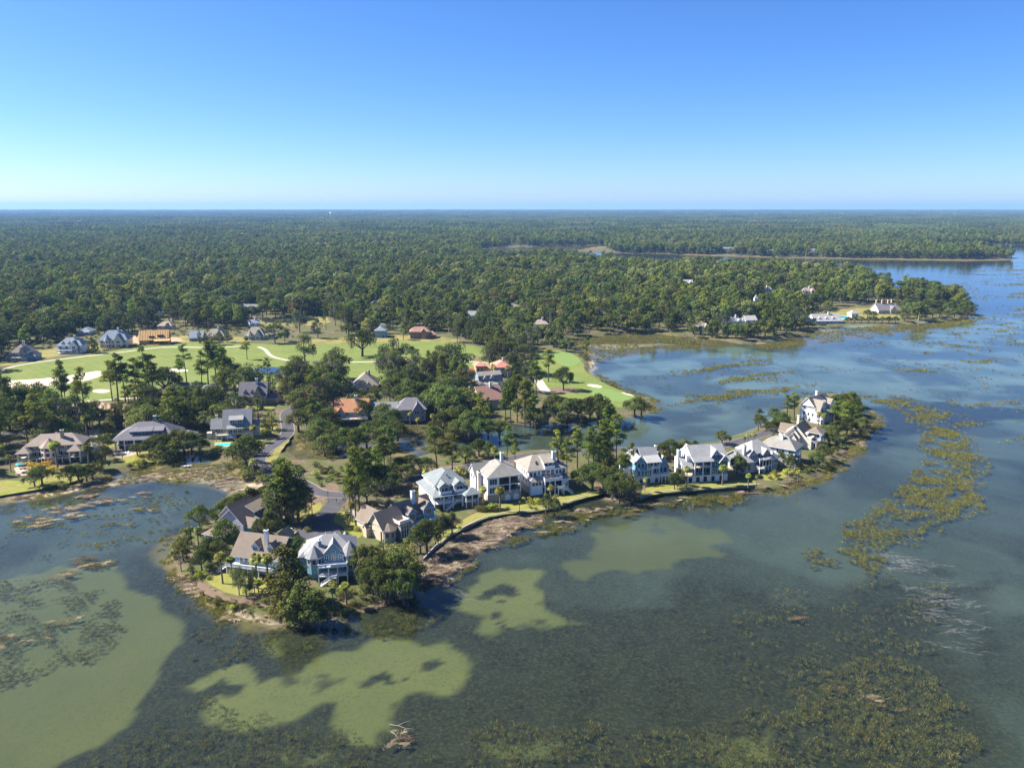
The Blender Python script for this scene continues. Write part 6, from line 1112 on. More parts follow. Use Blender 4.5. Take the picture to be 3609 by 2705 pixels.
T('palm', [(775, 1941, 10.5), (895, 1945, 11.5), (937, 1943, 11.5), (813, 1957, 8), (909, 2040, 6.5, 1.2), (1169, 2071, 6), (1218, 2047, 7, 1.3), (1208, 1872, 7.5, 1.2), (1228, 1880, 7, 1.2), (1356, 2022, 7), (1238, 1764, 8, 1.1), (693, 1853, 7), (668, 1852, 7), (1703, 1710, 9), (1762, 1710, 10, 1.15), (1831, 1764, 4.5),
  (1943, 1706, 7.5, 1.15), (1621, 1640, 9), (1608, 1645, 8.5), (1636, 1648, 8.5), (1499, 1646, 8), (1745, 1569, 10), (2274, 1681, 6), (2550, 1634, 9, 1.25), (2423, 1641, 9), (2640, 1668, 6, 1.2), (2776, 1648, 6), (2815, 1655, 6), (2668, 1672, 5), (2888, 1449, 9), (2904, 1452, 9), (2846, 1393, 10), (2860, 1400, 9), (2635, 1525, 6, 1.3), (2660, 1522, 6, 1.3), (2625, 1535, 5, 1.2), (1960, 1740, 5, 1.3), (1225, 1800, 6, 1.2), (1450, 1775, 4), (1888, 1604, 6), (2330, 1590, 7),
  (191, 1549, 13, 1.2), (303, 1559, 12, 1.2), (888, 1494, 9, 1.2), (890, 1614, 8, 1.1), (296, 1455, 14), (318, 1435, 14), (194, 1460, 14), (12, 1559, 10, 1.2), (30, 1600, 8), (430, 1600, 4), (1445, 1450, 7), (1525, 1455, 8), (1545, 1475, 8), (1790, 1285, 12), (1735, 1280, 13), (1470, 1470, 7), (1570, 1480, 7)])
T('bright', [(1735, 1765, 3.4, 1.2), (1860, 1745, 3.2), (1888, 1750, 2.6), (2735, 1650, 3), (1262, 1845, 2.4), (815, 2010, 2.4), (1215, 1865, 2)])
T('gold', [(107, 1628, 4.2, 1.3), (150, 1622, 4.2, 1.2), (185, 1634, 3.8, 1.2)])
T('dead', [(632, 1945, 6)])
T('oak', [(u, 1048 + 14 * ((u * 7) % 5) / 5 + abs(u - 3290) * .08, 12 + (u % 3), 1.05) for u in range(3190, 3420, 19)] + [(u, 1082 + (u * 3) % 9, 10, 1.0) for u in range(3185, 3400, 26)] + [(3405, 1075, 9), (3420, 1080, 9)])
T('oak', [(u, 1108 + (u * 5) % 8, 6.5, .9) for u in range(2990, 3170, 24)] + [(u, 1085 + (u * 5) % 12, 10, 1.0) for u in (2680, 2740, 2770, 2800, 2830, 2860)] + [(3060, 1090, 8), (3080, 1095, 8), (3190, 1100, 9), (2850, 1130, 7), (2500, 1150, 8), (2530, 1140, 9), (2450, 1150, 9)])
# -- golf course and west shore
T('pine', [(199, 1268, 31, 1.0), (214, 1290, 27, .9), (280, 1294, 28, 1.1), (262, 1320, 20), (398, 1244, 29, 1.25), (425, 1255, 27, 1.2), (380, 1270, 24, 1.1), (502, 1219, 33, 1.15), (470, 1260, 26, 1.1), (525, 1250, 28, 1.1), (646, 1214, 25, 1.2), (625, 1250, 18, 1.1), (720, 1202, 30, 1.2), (750, 1215, 28, 1.2), (776, 1219, 27, 1.2), (700, 1240, 26, 1.1), (865, 1186, 17, 1.35), (1934, 1232, 21, 1.3),
  (1823, 1322, 25, 1.1), (1850, 1335, 25, 1.1), (1800, 1345, 22, 1.1), (1870, 1350, 22, 1.1), (1780, 1365, 22), (1880, 1375, 20), (1720, 1400, 18), (1690, 1380, 20), (-5, 1320, 26), (15, 1335, 24), (1108, 1375, 18, 1.2), (1130, 1390, 16, 1.2), (1090, 1400, 16, 1.2)])
T('oak', [(1273, 1158, 21, .9), (1987, 1291, 15, .75), (2111, 1387, 15, 1.0), (2080, 1400, 13, .9), (2040, 1400, 12), (2000, 1405, 12), (1960, 1385, 13), (1930, 1420, 11), (1890, 1435, 11), (2130, 1420, 11), (2238, 1398, 10.5, 1.15), (2262, 1405, 9, 1.0), (1452, 1220, 9, .9), (577, 1289, 19, .9), (75, 1365, 19), (115, 1370, 18), (40, 1385, 17), (150, 1380, 18), (185, 1400, 16), (20, 1420, 14), (90, 1420, 15),
  (622, 1398, 15), (580, 1400, 14), (655, 1410, 14), (710, 1400, 15), (740, 1415, 13), (520, 1420, 13), (550, 1430, 12), (690, 1430, 12), (1049, 1368, 14), (1075, 1400, 13), (1117, 1420, 13), (1047, 1440, 12), (1264, 1390, 12), (1280, 1410, 11), (1230, 1400, 11), (1390, 1330, 17), (1430, 1330, 17), (1460, 1340, 16), (1500, 1345, 16), (1540, 1360, 15), (1588, 1370, 16),
  (1150, 1440, 13), (1125, 1470, 12), (1110, 1500, 11), (1180, 1500, 11), (1210, 1510, 11), (1250, 1505, 11), (1290, 1500, 11), (1330, 1470, 12), (1360, 1500, 10), (1400, 1480, 10), (1140, 1530, 10), (1590, 1430, 13), (1560, 1450, 12), (1620, 1430, 14), (1640, 1460, 12), (1530, 1500, 8), (1680, 1470, 11), (1720, 1475, 10), (1600, 1480, 9), (1760, 1480, 9), (1380, 1440, 13, .85), (1350, 1420, 14, .85), (1660, 1440, 14, .9),
  (545, 1530, 9), (575, 1525, 10), (610, 1515, 11), (640, 1510, 12), (670, 1525, 10), (700, 1540, 8), (520, 1545, 8), (480, 1560, 6), (600, 1560, 7), (560, 1565, 7), (140, 1640, 8), (115, 1655, 7), (270, 1630, 8), (240, 1640, 7.5), (300, 1645, 6), (355, 1530, 9), (365, 1570, 7), (350, 1610, 6)])
T('hard', [(1388, 1193, 26, 1.68), (1370, 1230, 22, 1.55), (1182, 1222, 22, 1.60), (1165, 1245, 20, 1.55), (1070, 1180, 20, 1.55), (1588, 1210, 26, 1.84), (1560, 1240, 22, 1.55), (1764, 1192, 22, 1.76), (1800, 1205, 21, 1.76), (1840, 1216, 20, 1.76), (1725, 1210, 18, 1.55), (1629, 1282, 19, 1.55), (1053, 1252, 20, 1.55), (1030, 1270, 18, 1.55), (1085, 1300, 14, 1.55), (1452, 1280, 15, 1.55), (1440, 1300, 15, 1.55), (1560, 1320, 16, 1.55), (1600, 1330, 18, 1.55), (870, 1310, 12, 1.55), (790, 1260, 20, 1.55), (820, 1280, 16, 1.55), (60, 1345, 20, 1.55), (130, 1345, 20, 1.55)])
T('cedar', [(950, 1318, 14, 1.0), (1000, 1320, 14, .95), (905, 1398, 13, 1.0), (400, 1420, 13, 1.2), (425, 1410, 14, 1.1), (380, 1455, 10, 1.2), (365, 1490, 8, 1.2), (700, 1160, 12, .6), (830, 1545, 8.5, 1.5), (870, 1525, 10, 1.5), (815, 1560, 7, 1.5), (855, 1560, 8, 1.4), (900, 1560, 6, 1.4), (935, 1465, 11, 1.2), (955, 1440, 11, 1.1), (768, 1163, 12, 1.2), (745, 1170, 11, 1.3), (797, 1160, 11, 1.2), (722, 1172, 9, 1.1), (318, 1180, 14, 1.1), (332, 1195, 11, 1.1)])
T('autumn', [(1105, 1345, 10, 1.1), (245, 1175, 12, 1.1), (968, 1372, 6, 1.2), (985, 1395, 5, 1.4)])
T('yellowoak', [(1290, 1120, 16, 1.1), (1420, 1140, 14), (2920, 1060, 16, 1.2), (1475, 1095, 14, 1.2)])
for u_, v_, h_ in ((1255, 1853, 29), (1270, 1838, 28), (1237, 1835, 21)):
    x, y = P(u_, v_, G); plant('pine', x, y, h_, .85, G); SPOTS.append((x, y, 3.6))
HAND = np.array(SPOTS)
def scatter(pg, step, seed, jit=.45):
    a = np.array(pg); x0, y0 = a.min(0); x1, y1 = a.max(0); r = np.random.default_rng(seed); xx, yy = np.meshgrid(np.arange(x0, x1, step), np.arange(y0, y1, step)); n = xx.size
    xx = xx.ravel() + r.uniform(-jit, jit, n) * step; yy = yy.ravel() + r.uniform(-jit, jit, n) * step; k = sdf(xx, yy, pg) > 0; return xx[k], yy[k]
def road_d(x, y): return sdl(x, y, ROADL[::3])
def free(x, y, r): 
    if len(HAND) == 0: return np.ones(len(x), bool)
    k = np.ones(len(x), bool)
    for hx, hy, hr in HAND: k &= (x - hx) ** 2 + (y - hy) ** 2 > (hr * .5 + r) ** 2
    return k
AREAS = [([(425, 1268), (470, 1290), (560, 1305), (600, 1325), (520, 1322), (450, 1298)], 3.0, 'shrub', 1.7), ([(590, 1255), (660, 1262), (690, 1300), (640, 1325), (590, 1300)], 3.6, 'shrub', 2.8), ([(345, 1185), (400, 1150), (470, 1115), (490, 1190), (475, 1238), (440, 1258), (395, 1252)], 3.6, 'shrub', 2.8), ([(560, 1298), (640, 1290), (700, 1290), (800, 1262), (880, 1245), (840, 1290), (745, 1322), (620, 1332)], 3.6, 'shrub', 2.8),
         ([(690, 1270), (790, 1240), (860, 1225), (900, 1225), (860, 1262), (760, 1290)], 4, 'shrub', 2.8), ([(475, 1002), (560, 988), (575, 1042), (520, 1036)], 3.6, 'shrub', 3.2), ([(520, 1000), (560, 990), (570, 1030), (535, 1025)], 7, 'cedar', 7),
         ([(570, 1010), (640, 995), (660, 1040), (620, 1062), (580, 1050)], 5, 'shrub', 3), ([(470, 1092), (540, 1066), (600, 1075), (640, 1100), (610, 1125), (560, 1090)], 5, 'shrub', 3), ([(1640, 1035), (1700, 1036), (1790, 1006), (1850, 950), (1875, 912), (1830, 915), (1785, 970), (1700, 1012)], 4.2, 'shrub', 2.4),
         ([(1690, 1000), (1780, 970), (1820, 930), (1845, 900), (1800, 920), (1760, 960)], 7, 'oak', 5.5), ([(1790, 870), (1850, 872), (1875, 905), (1830, 925), (1800, 900)], 5.5, 'oak', 7), ([(800, 1020), (900, 1000), (1060, 985), (1240, 982), (1240, 992), (1060, 1000), (900, 1020)], 5.5, 'shrub', 2.6),
          ([(1250, 988), (1370, 985), (1385, 1050), (1300, 1058), (1270, 1020)], 6, 'shrub', 2.4), ([(1265, 1000), (1330, 990), (1370, 1040), (1310, 1056)], 8, 'oak', 8), ([(1255, 985), (1345, 982), (1340, 1010), (1270, 1010)], 8, 'pine', 23),
         ([(760, 1010), (880, 1005), (880, 1022), (760, 1035)], 10, 'pine', 19), ([(660, 1005), (760, 1000), (880, 1000), (880, 1022), (760, 1040), (690, 1050)], 4.5, 'shrub', 2.8), ([(1400, 990), (1560, 968), (1690, 900), (1700, 908), (1600, 960), (1480, 990)], 5, 'shrub', 2.4), ([(1380, 985), (1560, 962), (1690, 895), (1690, 902), (1560, 972)], 10, 'oak', 7),
         ([(90, 1056), (200, 1034), (330, 990), (420, 978), (475, 968), (470, 985), (400, 992), (300, 1014), (180, 1046)], 3.6, 'shrub', 3.4), ([(90, 1048), (200, 1030), (330, 985), (430, 975), (400, 992), (300, 1008), (180, 1042)], 9, 'oak', 6.5), ([(630, 945), (700, 935), (850, 912), (1100, 918), (1300, 910), (1330, 900), (1200, 905), (1000, 912), (850, 905), (700, 925)], 4.5, 'shrub', 3.2),
         ([(100, 700), (640, 690), (640, 730), (300, 728), (60, 760)], 9, 'shrub', 2.6), ([(1285, 800), (1300, 825), (1380, 860), (1330, 835)], 4, 'shrub', 1.8), ([(1255, 752), (1280, 775), (1270, 790), (1250, 765)], 4.5, 'shrub', 2.2), ([(620, 1140), (650, 1120), (680, 1150), (640, 1170)], 4, 'shrub', 1.8), ([(770, 1100), (800, 1085), (830, 1090), (790, 1130)], 4, 'shrub', 2.0), ([(1130, 1062), (1230, 1055), (1250, 1068), (1160, 1078)], 5.5, 'shrub', 1.8)]
BUSH = []
for i_, (pg, st, kd, hh) in enumerate(AREAS):
    xx, yy = scatter(poly(pg, G), st, 40 + i_); k = ~in_house(xx, yy, 1.2) & (road_d(xx, yy) > 4.2) & free(xx, yy, .6); r = np.random.default_rng(i_); zs = terrain(xx, yy)[0]
    for x, y, zz in zip(xx[k], yy[k], zs[k]):
        if zz > .02:
            a = ('bright' if kd == 'shrub' and r.random() < .1 else kd, x, y, hh * r.uniform(.6, 1.25), r.uniform(.85, 1.2), zz)
            if kd == 'shrub': BUSH.append(a)
            else: plant(*a)
BUSH.sort(key=lambda a: -a[3] * a[4] / math.hypot(a[1], a[2]))
for a in BUSH[:270]: plant(*a)
# -- the woods: single trees out to 2.6 km, whole stands beyond
def forest():
    X = []; Y = []; y = 320.0
    r = np.random.default_rng(11)
    while y < 2650:
        st = 9.2 if y < 800 else 10.8; w_ = .72 * y + 90; x = np.arange(-w_, w_, st); X.append(x + r.uniform(-.48, .48, len(x)) * st); Y.append(y + r.uniform(-.48, .48, len(x)) * st); y += st
    X = np.concatenate(X); Y = np.concatenate(Y)
    k = land_sd(X, Y) > 5; X, Y = X[k], Y[k]
    k = (sdf(X, Y, PEN) < -2) & (hmask(X, Y, MARSH, 1, 1, 3) < .4)
    for pg in [GOLF, GOLF2] + [q[0] for q in LAWNS] + [[(145, 872), (245, 868), (246, 890), (235, 905), (170, 905), (140, 895)], [(245, 742), (400, 738), (385, 720), (300, 718), (250, 726)],
        [(0, 800), (540, 742), (545, 715), (380, 712), (200, 730), (90, 745), (0, 770)], [(560, 690), (700, 680), (720, 705), (600, 712), (520, 706)], [(440, 990), (470, 940), (600, 900), (640, 900), (640, 960), (560, 1010)], [(1038, 537), (1290, 529), (1330, 545), (1050, 549)],
        [(190, 960), (420, 950), (470, 985), (330, 1010), (150, 1050), (0, 1085), (0, 1000), (80, 985)], [(540, 745), (640, 725), (640, 700), (540, 700)], [(1120, 862), (1430, 858), (1430, 918), (1150, 918)], [(-50, 850), (260, 850), (300, 875), (240, 912), (120, 905), (60, 880)], [(1225, 745), (1240, 728), (1420, 715), (1560, 735), (1480, 755), (1290, 780)], [(1740, 690), (1800, 662), (1900, 655), (2000, 665), (2060, 660), (2080, 680), (1900, 700)]]: k &= sdf(X, Y, poly(pg, G)) < -1.5
    X, Y = X[k], Y[k]; k = ~in_house(X, Y, 4, 15) & (road_d(X, Y) > 5.5) & free(X, Y, 3.2); X, Y = X[k], Y[k]
    n = fbm(X, Y, 60, 3, 44); dens = np.where((Y < 780) & (X < 120), np.where(Y > 560, .62, .8), .97); n2 = fbm(X, Y, 150, 2, 71); dens = np.where(sdf(X, Y, poly([(1050, 760), (1170, 745), (1180, 860), (1060, 850)], G)) > 0, .3, dens); k = r.random(len(X)) < dens * np.where(n < .33, .5, 1) * np.where(n2 < .3, .35, 1); X, Y, n = X[k], Y[k], n[k]
    east = X > 120; u = r.random(len(X)); m = fbm(X, Y, 110, 3, 51)
    kd = np.where(u < np.where(east, .4, .26) + (m - .5) * .8, 0, np.where(u < np.where(east, .74, .66), 1, 2)); kd = np.where((u > .955), 3, kd)   # 0 pine 1 oak 2 hardwood 3 autumn
    edge = land_sd(X, Y) < 26; kd = np.where(edge & (r.random(len(X)) < .7), 1, kd)
    h = np.choose(kd, [r.uniform(16, 25, len(X)), r.uniform(10, 18, len(X)), r.uniform(13, 21, len(X)), r.uniform(11, 16, len(X))])
    keep = np.ones(len(X), bool)                       # gardens on the open side of each house stay low or clear
    for hx, hy, a, x0, x1, y0, y1 in RECT:
        if hy < 430: continue
        D_ = math.hypot(hx, hy); ux, uy = hx / D_, hy / D_; cx_, cy_ = hx + (x0 + x1) / 2 * math.cos(a), hy + (x0 + x1) / 2 * math.sin(a)
        d = (cx_ - X) * ux + (cy_ - Y) * uy; lat = np.abs((X - cx_) * uy - (Y - cy_) * ux); sel = (d > 0) & (d < 170) & (lat < (x1 - x0) / 2 * .75 + 2.5); cap = 3.6 + d * CAM_H / D_
        h = np.where(sel & (h > cap), cap, h); keep &= ~(sel & (cap < 6.0))
    return X[keep], Y[keep], kd[keep], h[keep]
FX, FY, FK, FH = forest()
app = FH / np.hypot(FX, FY); names = ['pine', 'oak', 'hard', 'autumn']; used = np.zeros(len(FX), bool)
for k_ in range(4):
    idx = np.where(FK == k_)[0]; have = sum(1 for o in COL.objects if o.name.split('.')[0] == KNAME[names[k_]] and o.parent is None); take = idx[np.argsort(-app[idx])][:max(0, {0: 285, 1: 290, 2: 240, 3: 12}[k_] - have)]; used[take] = True
    for i in take: plant(names[k_], FX[i], FY[i], FH[i] * 1.08, RNG.uniform(.95, 1.3), G)
def instancer(name, pts, rot, scl, idx, objs, label, cat):
    """one object whose points carry copies of the given meshes: an uncountable mass"""
    me = bpy.data.meshes.new(name); me.vertices.add(len(pts)); me.vertices.foreach_set('co', np.ascontiguousarray(pts, np.float32).ravel())
    for an, ty, val in (('rz', 'FLOAT', rot), ('sc', 'FLOAT_VECTOR', scl), ('ix', 'INT', idx)):
        a = me.attributes.new(an, ty, 'POINT'); a.data.foreach_set('vector' if ty == 'FLOAT_VECTOR' else 'value', np.ascontiguousarray(val, np.float32 if ty != 'INT' else np.int32).ravel())
    cl = bpy.data.collections.new(name + '_kinds')
    for i, m in enumerate(objs): cl.objects.link(bpy.data.objects.new('%s_kind_%03d' % (name, i), m))
    ng = bpy.data.node_groups.new(name, 'GeometryNodeTree'); ng.interface.new_socket('Geometry', in_out='INPUT', socket_type='NodeSocketGeometry'); ng.interface.new_socket('Geometry', in_out='OUTPUT', socket_type='NodeSocketGeometry')
    N_ = ng.nodes.new; gi = N_('NodeGroupInput'); go = N_('NodeGroupOutput'); ip = N_('GeometryNodeInstanceOnPoints'); ci = N_('GeometryNodeCollectionInfo'); ci.inputs['Collection'].default_value = cl; ci.inputs['Separate Children'].default_value = True; ci.inputs['Reset Children'].default_value = True
    def attr(nm, ty): q = N_('GeometryNodeInputNamedAttribute'); q.data_type = ty; q.inputs['Name'].default_value = nm; return q.outputs[0]
    cx = N_('ShaderNodeCombineXYZ'); K = ng.links.new; K(attr('rz', 'FLOAT'), cx.inputs[2]); K(gi.outputs[0], ip.inputs['Points']); K(ci.outputs[0], ip.inputs['Instance']); ip.inputs['Pick Instance'].default_value = True
    K(attr('ix', 'INT'), ip.inputs['Instance Index']); K(cx.outputs[0], ip.inputs['Rotation']); K(attr('sc', 'FLOAT_VECTOR'), ip.inputs['Scale']); K(ip.outputs[0], go.inputs[0])
    o = link(name, me); o.modifiers.new('kinds', 'NODES').node_group = ng; return tag(o, label, cat, kind='stuff')
B_ = BUSH[270:]; rr = np.random.default_rng(31)
instancer('undergrowth', np.array([(a[1], a[2], a[5]) for a in B_]), rr.uniform(0, 6.28, len(B_)), np.array([(a[3] / 2.6 * a[4], a[3] / 2.6 * a[4], a[3] / 2.6) for a in B_]), rr.integers(0, 4, len(B_)), [q[1] for q in PROTO['shrub']], 'low green undergrowth along banks and garden edges', 'undergrowth')
k = ~used; X, Y, Kd, Hh = FX[k], FY[k], FK[k], FH[k]; ob = []; hs_ = []
for nm_ in ('pine', 'oak', 'hard'):
    for m, H_ in FARP[nm_]: ob.append(m); hs_.append(H_)
for m, H_ in FARP['hard'][:2]: m2 = m.copy(); m2.materials[0] = MATS['autumn_leaf']; ob.append(m2); hs_.append(H_)
for m, H_ in FARP['oak'][:2]: m2 = m.copy(); m2.materials[0] = MATS['shrub_leaf']; ob.append(m2); hs_.append(H_)
rr = np.random.default_rng(3); ix = np.where(Kd == 3, 12 + rr.integers(0, 2, len(X)), np.minimum(Kd, 2) * 4 + rr.integers(0, 4, len(X))); ix = np.where(rr.random(len(X)) < .07, 14 + rr.integers(0, 2, len(X)), ix); s = Hh * 1.15 * (.72 + .6 * fbm(X, Y, 70, 3, 62)) / np.array(hs_)[ix]; wd = rr.uniform(.9, 1.3, len(X)) * np.where(Kd == 2, 1.3, 1.05)
instancer('forest', np.c_[X, Y, np.full(len(X), G - .2)], rr.uniform(0, 6.28, len(X)), np.c_[s * wd, s * wd, s], ix, ob, 'unbroken wood of pine, oak and hardwood reaching away behind the golf course', 'forest')
def stand(seed):
    """140 m square of canopy seen from far off"""
    r = np.random.default_rng(seed); V = []; Q = []; Tt = []; M = []; o = 0
    for i in range(150):
        cx, cy = r.uniform(-75, 75, 2); h = r.uniform(11, 26); R_ = r.uniform(4, 7); L = [(cx + r.uniform(-1, 1) * R_ * .5, cy + r.uniform(-1, 1) * R_ * .5, h * r.uniform(.5, .95), R_ * .6, R_ * .6, R_ * .6) for _ in range(5)]
        v, q, t = lobes_leaves(L, .5, 2.6, r, .05, .35); V.append(v); Q.append(q + o); Tt.append(t); o += len(v); M += [0 if r.random() < .5 else 1] * len(q)
    return npmesh('stand', np.concatenate(V), np.concatenate(Q), ['oak_leaf', 'pine_leaf'], np.concatenate(Tt), M)
xs_, ys_ = [], []; y = 2640.0; r = np.random.default_rng(5)
while y < 17500:
    st = 130.0; w_ = .74 * y + 300; x = np.arange(-w_, w_, st); xs_.append(x + r.uniform(-20, 20, len(x))); ys_.append(y + r.uniform(-20, 20, len(x))); y += st
X = np.concatenate(xs_); Y = np.concatenate(ys_); k = r.random(len(X)) > .03; X, Y = X[k], Y[k]; rr = np.random.default_rng(8); sc_ = rr.uniform(.9, 1.15, len(X)); zz = rr.uniform(.75, 1.2, len(X)) * (0.8 + 0.5 * fbm(X, Y, 900, 2, 3))
instancer('distant_forest', np.c_[X, Y, np.full(len(X), G - 1)], rr.integers(0, 4, len(X)) * math.pi / 2 + rr.uniform(-.3, .3, len(X)), np.c_[sc_, sc_, zz], rr.integers(0, 5, len(X)), [stand(i) for i in range(5)], 'endless blue-green forest out to the flat horizon', 'forest')
# ================================================================ marsh grass, weed and drift
def tuft(seed, n, h, spread, wdt, mat, lean=.45):
    r = np.random.default_rng(seed); a = r.uniform(0, 6.28, n); q = spread * np.sqrt(r.random(n)); bx, by = q * np.cos(a), q * np.sin(a); l = h * r.uniform(.55, 1.15, n); b_ = r.uniform(0, 6.28, n); ln = r.uniform(.1, lean, n) * l; w_ = wdt * r.uniform(.6, 1.3, n); c = r.uniform(0, 6.28, n)
    V = np.stack([np.c_[bx - np.cos(c) * w_, by - np.sin(c) * w_, np.zeros(n) - .1], np.c_[bx + np.cos(c) * w_, by + np.sin(c) * w_, np.zeros(n) - .1], np.c_[bx + np.cos(b_) * ln, by + np.sin(b_) * ln, l]], 1).reshape(-1, 3)
    return npmesh('tuft', V, np.arange(3 * n).reshape(n, 3), mat, np.repeat(r.random(n), 3))
def mat_of_reeds(seed, mat):
    """a raft of fallen reeds lying flat"""
    r = np.random.default_rng(seed); n = 70; x, y = r.normal(0, .75, n), r.normal(0, .3, n); a = r.normal(.1, .6, n); l = r.uniform(.3, .9, n); z = r.uniform(.02, .16, n); w_ = r.uniform(.02, .05, n)
    dx, dy = np.cos(a) * l / 2, np.sin(a) * l / 2; nx_, ny_ = -np.sin(a) * w_, np.cos(a) * w_
    V = np.stack([np.c_[x - dx - nx_, y - dy - ny_, z], np.c_[x + dx - nx_, y + dy - ny_, z + .03], np.c_[x + dx + nx_, y + dy + ny_, z + .03], np.c_[x - dx + nx_, y - dy + ny_, z]], 1).reshape(-1, 3)
    return npmesh('reeds', V, np.arange(4 * n).reshape(n, 4), mat, np.repeat(r.random(n), 4))
def fill(pg, per, seed, thr=.0, sc=8.0, maxn=60000, hmin=-2, hmax=.6):
    pg = poly(pg); a = np.array(pg); x0, y0 = a.min(0); x1, y1 = a.max(0); r = np.random.default_rng(seed); n = min(maxn, int((x1 - x0) * (y1 - y0) * per)); x = r.uniform(x0, x1, n); y = r.uniform(y0, y1, n)
    sd_ = sdf(x + (fbm(x, y, 10, 3, 4) - .5) * 12, y + (fbm(x, y, 10, 3, 5) - .5) * 12, pg); nz = fbm(x, y, sc, 4, seed); k = (sd_ > 0) & (nz > thr) & ((nz - thr) * 6 > r.random(n) * .9); x, y = x[k], y[k]
    h = terrain(x, y)[0]; k = (h > hmin) & (h < hmax); return np.c_[x[k], y[k], np.maximum(h[k], -.25)]
def streaks(pg, n, seed, lmin, lmax, ang, dens):
    """long thin islets of grass drawn out by the tide"""
    pg = poly(pg); a = np.array(pg); r = np.random.default_rng(seed); x = r.uniform(a[:, 0].min(), a[:, 0].max(), n * 4); y = r.uniform(a[:, 1].min(), a[:, 1].max(), n * 4); k = (sdf(x, y, pg) > 0) & (fbm(x, y, 90, 3, seed) > .44); L = []
    for cx, cy in list(zip(x[k], y[k]))[:n]:
        l = r.uniform(lmin, lmax) * r.uniform(.4, 1); w_ = l * r.uniform(.08, .22); q = ang + r.normal(0, .25); m = max(4, int(l * w_ * dens)); u = r.normal(0, .5, m) * l; v = r.normal(0, .4, m) * w_ + np.sin(u / l * 3 + cx) * w_ * .7; L.append(np.c_[cx + u * math.cos(q) - v * math.sin(q), cy + u * math.sin(q) + v * math.cos(q)])
    L = np.concatenate(L); h = terrain(L[:, 0], L[:, 1])[0]; k = h < .2; return np.c_[L[k], np.full(k.sum(), -.05)]
def reeds(name, areas, meshes, label, smin=.7, smax=1.3, extra=()):
    Pn = np.concatenate([fill(*a) for a in areas] + list(extra)); r = np.random.default_rng(len(Pn)); s = r.uniform(smin, smax, len(Pn)) * np.clip(.75 + Pn[:, 1] / 700, 1, 1.9)
    instancer(name, Pn, r.uniform(0, 6.28, len(Pn)), np.c_[s, s, s * r.uniform(.7, 1.1, len(Pn))], r.integers(0, len(meshes), len(Pn)), meshes, label, 'marsh grass')
MT = [tuft(i, 26, .75, .55, .05, 'marsh_leaf') for i in range(4)]; WT = [tuft(i + 9, 22, .55, .6, .055, 'weed_leaf', .9) for i in range(4)]
reeds('marsh_grass', [([(1880, 862), (1960, 862), (2050, 900), (2090, 960), (2110, 1020), (2120, 1090), (2060, 1115), (1990, 1135), (1930, 1175), (1870, 1195), (1795, 1180), (1830, 1130), (1900, 1095), (1960, 1050), (2010, 990), (2000, 930), (1950, 890)], 2.0, 1, .41, 6),
   ([(1720, 1180), (1840, 1185), (1930, 1220), (1920, 1255), (1840, 1245), (1760, 1215)], 1.4, 2, .4, 6), ([(1850, 850), (1960, 855), (2100, 900), (2140, 1000), (2130, 1100), (2040, 1140), (1960, 1200), (1850, 1230), (1760, 1240), (1700, 1200), (1850, 1120), (1980, 1020), (1990, 950), (1930, 890)], .5, 41, .47, 7), ([(1160, 1112), (1400, 1088), (1620, 1060), (1680, 1072), (1560, 1098), (1420, 1092), (1330, 1112), (1250, 1140), (1180, 1155), (1080, 1185), (1010, 1235), (940, 1260), (900, 1270), (960, 1250), (1060, 1185), (1120, 1150)], 2.4, 3, .43, 5),
   ([(622, 974), (640, 946), (800, 916), (1010, 922), (1040, 935), (930, 973), (650, 988)], .6, 4, .42, 9), ([(1215, 752), (1240, 730), (1400, 720), (1600, 742), (1480, 752), (1330, 772), (1285, 785)], .3, 5, .4, 12), ([(1600, 742), (1735, 720), (1900, 703), (2060, 688), (2110, 674), (2130, 688), (2000, 714), (1800, 740), (1650, 754)], .3, 6, .36, 14),
   ([(1850, 870), (1905, 895), (1905, 918), (1860, 972), (1790, 1034), (1690, 1070), (1620, 1064), (1745, 1028), (1840, 968), (1870, 920)], 1.5, 7, .4, 5), ([(330, 1190), (350, 1160), (400, 1146), (380, 1240), (480, 1300), (600, 1332), (600, 1356), (510, 1340), (440, 1310), (365, 1262)], 1.8, 8, .4, 5), ([(440, 1280), (500, 1300), (600, 1322), (700, 1326), (780, 1300), (860, 1270), (880, 1282), (760, 1334), (700, 1352), (600, 1358), (520, 1340), (430, 1300)], 2.4, 12, .36, 4, 60000, -2, 1.3),
   ([(170, 1215), (230, 1200), (270, 1208), (260, 1222), (200, 1228)], 1.6, 9, .35, 5), ([(0, 1085), (200, 1036), (400, 984), (470, 980), (560, 1045), (440, 1046), (330, 1044), (200, 1058)], .9, 10, .4, 8), ([(1390, 905), (1428, 888), (1425, 866), (1395, 855), (1290, 808), (1262, 760), (1300, 828), (1370, 858), (1405, 874)], 1.2, 13, .38, 5),
   ([(1460, 552), (1672, 557), (1900, 561), (2150, 563), (2200, 562), (1900, 565), (1672, 560)], .05, 14, .3, 30), ([(1040, 540), (1200, 534), (1290, 532), (1280, 545), (1100, 548)], .04, 15, .45, 40)], MT, 'golden green marsh grass along the shores and shoals', .5, 1.05, [streaks([(1760, 745), (2000, 715), (2212, 660), (2400, 650), (2400, 880), (2100, 870), (1900, 850), (1700, 860), (1600, 800)], 190, 5, 3, 17, .15, 1.1), streaks([(1480, 790), (1620, 770), (1700, 840), (1620, 880), (1500, 870)], 22, 6, 8, 40, .5, 1.2), streaks([(1990, 600), (2300, 560), (2400, 640), (2150, 665), (2060, 640)], 50, 7, 15, 70, .05, .5), streaks([(2050, 860), (2400, 850), (2400, 1150), (2150, 1150), (2140, 1000)], 40, 8, 4, 14, .2, 1.5), streaks([(20, 1090), (420, 1060), (330, 1170), (20, 1200)], 40, 9, 4, 14, .25, 1.2)])
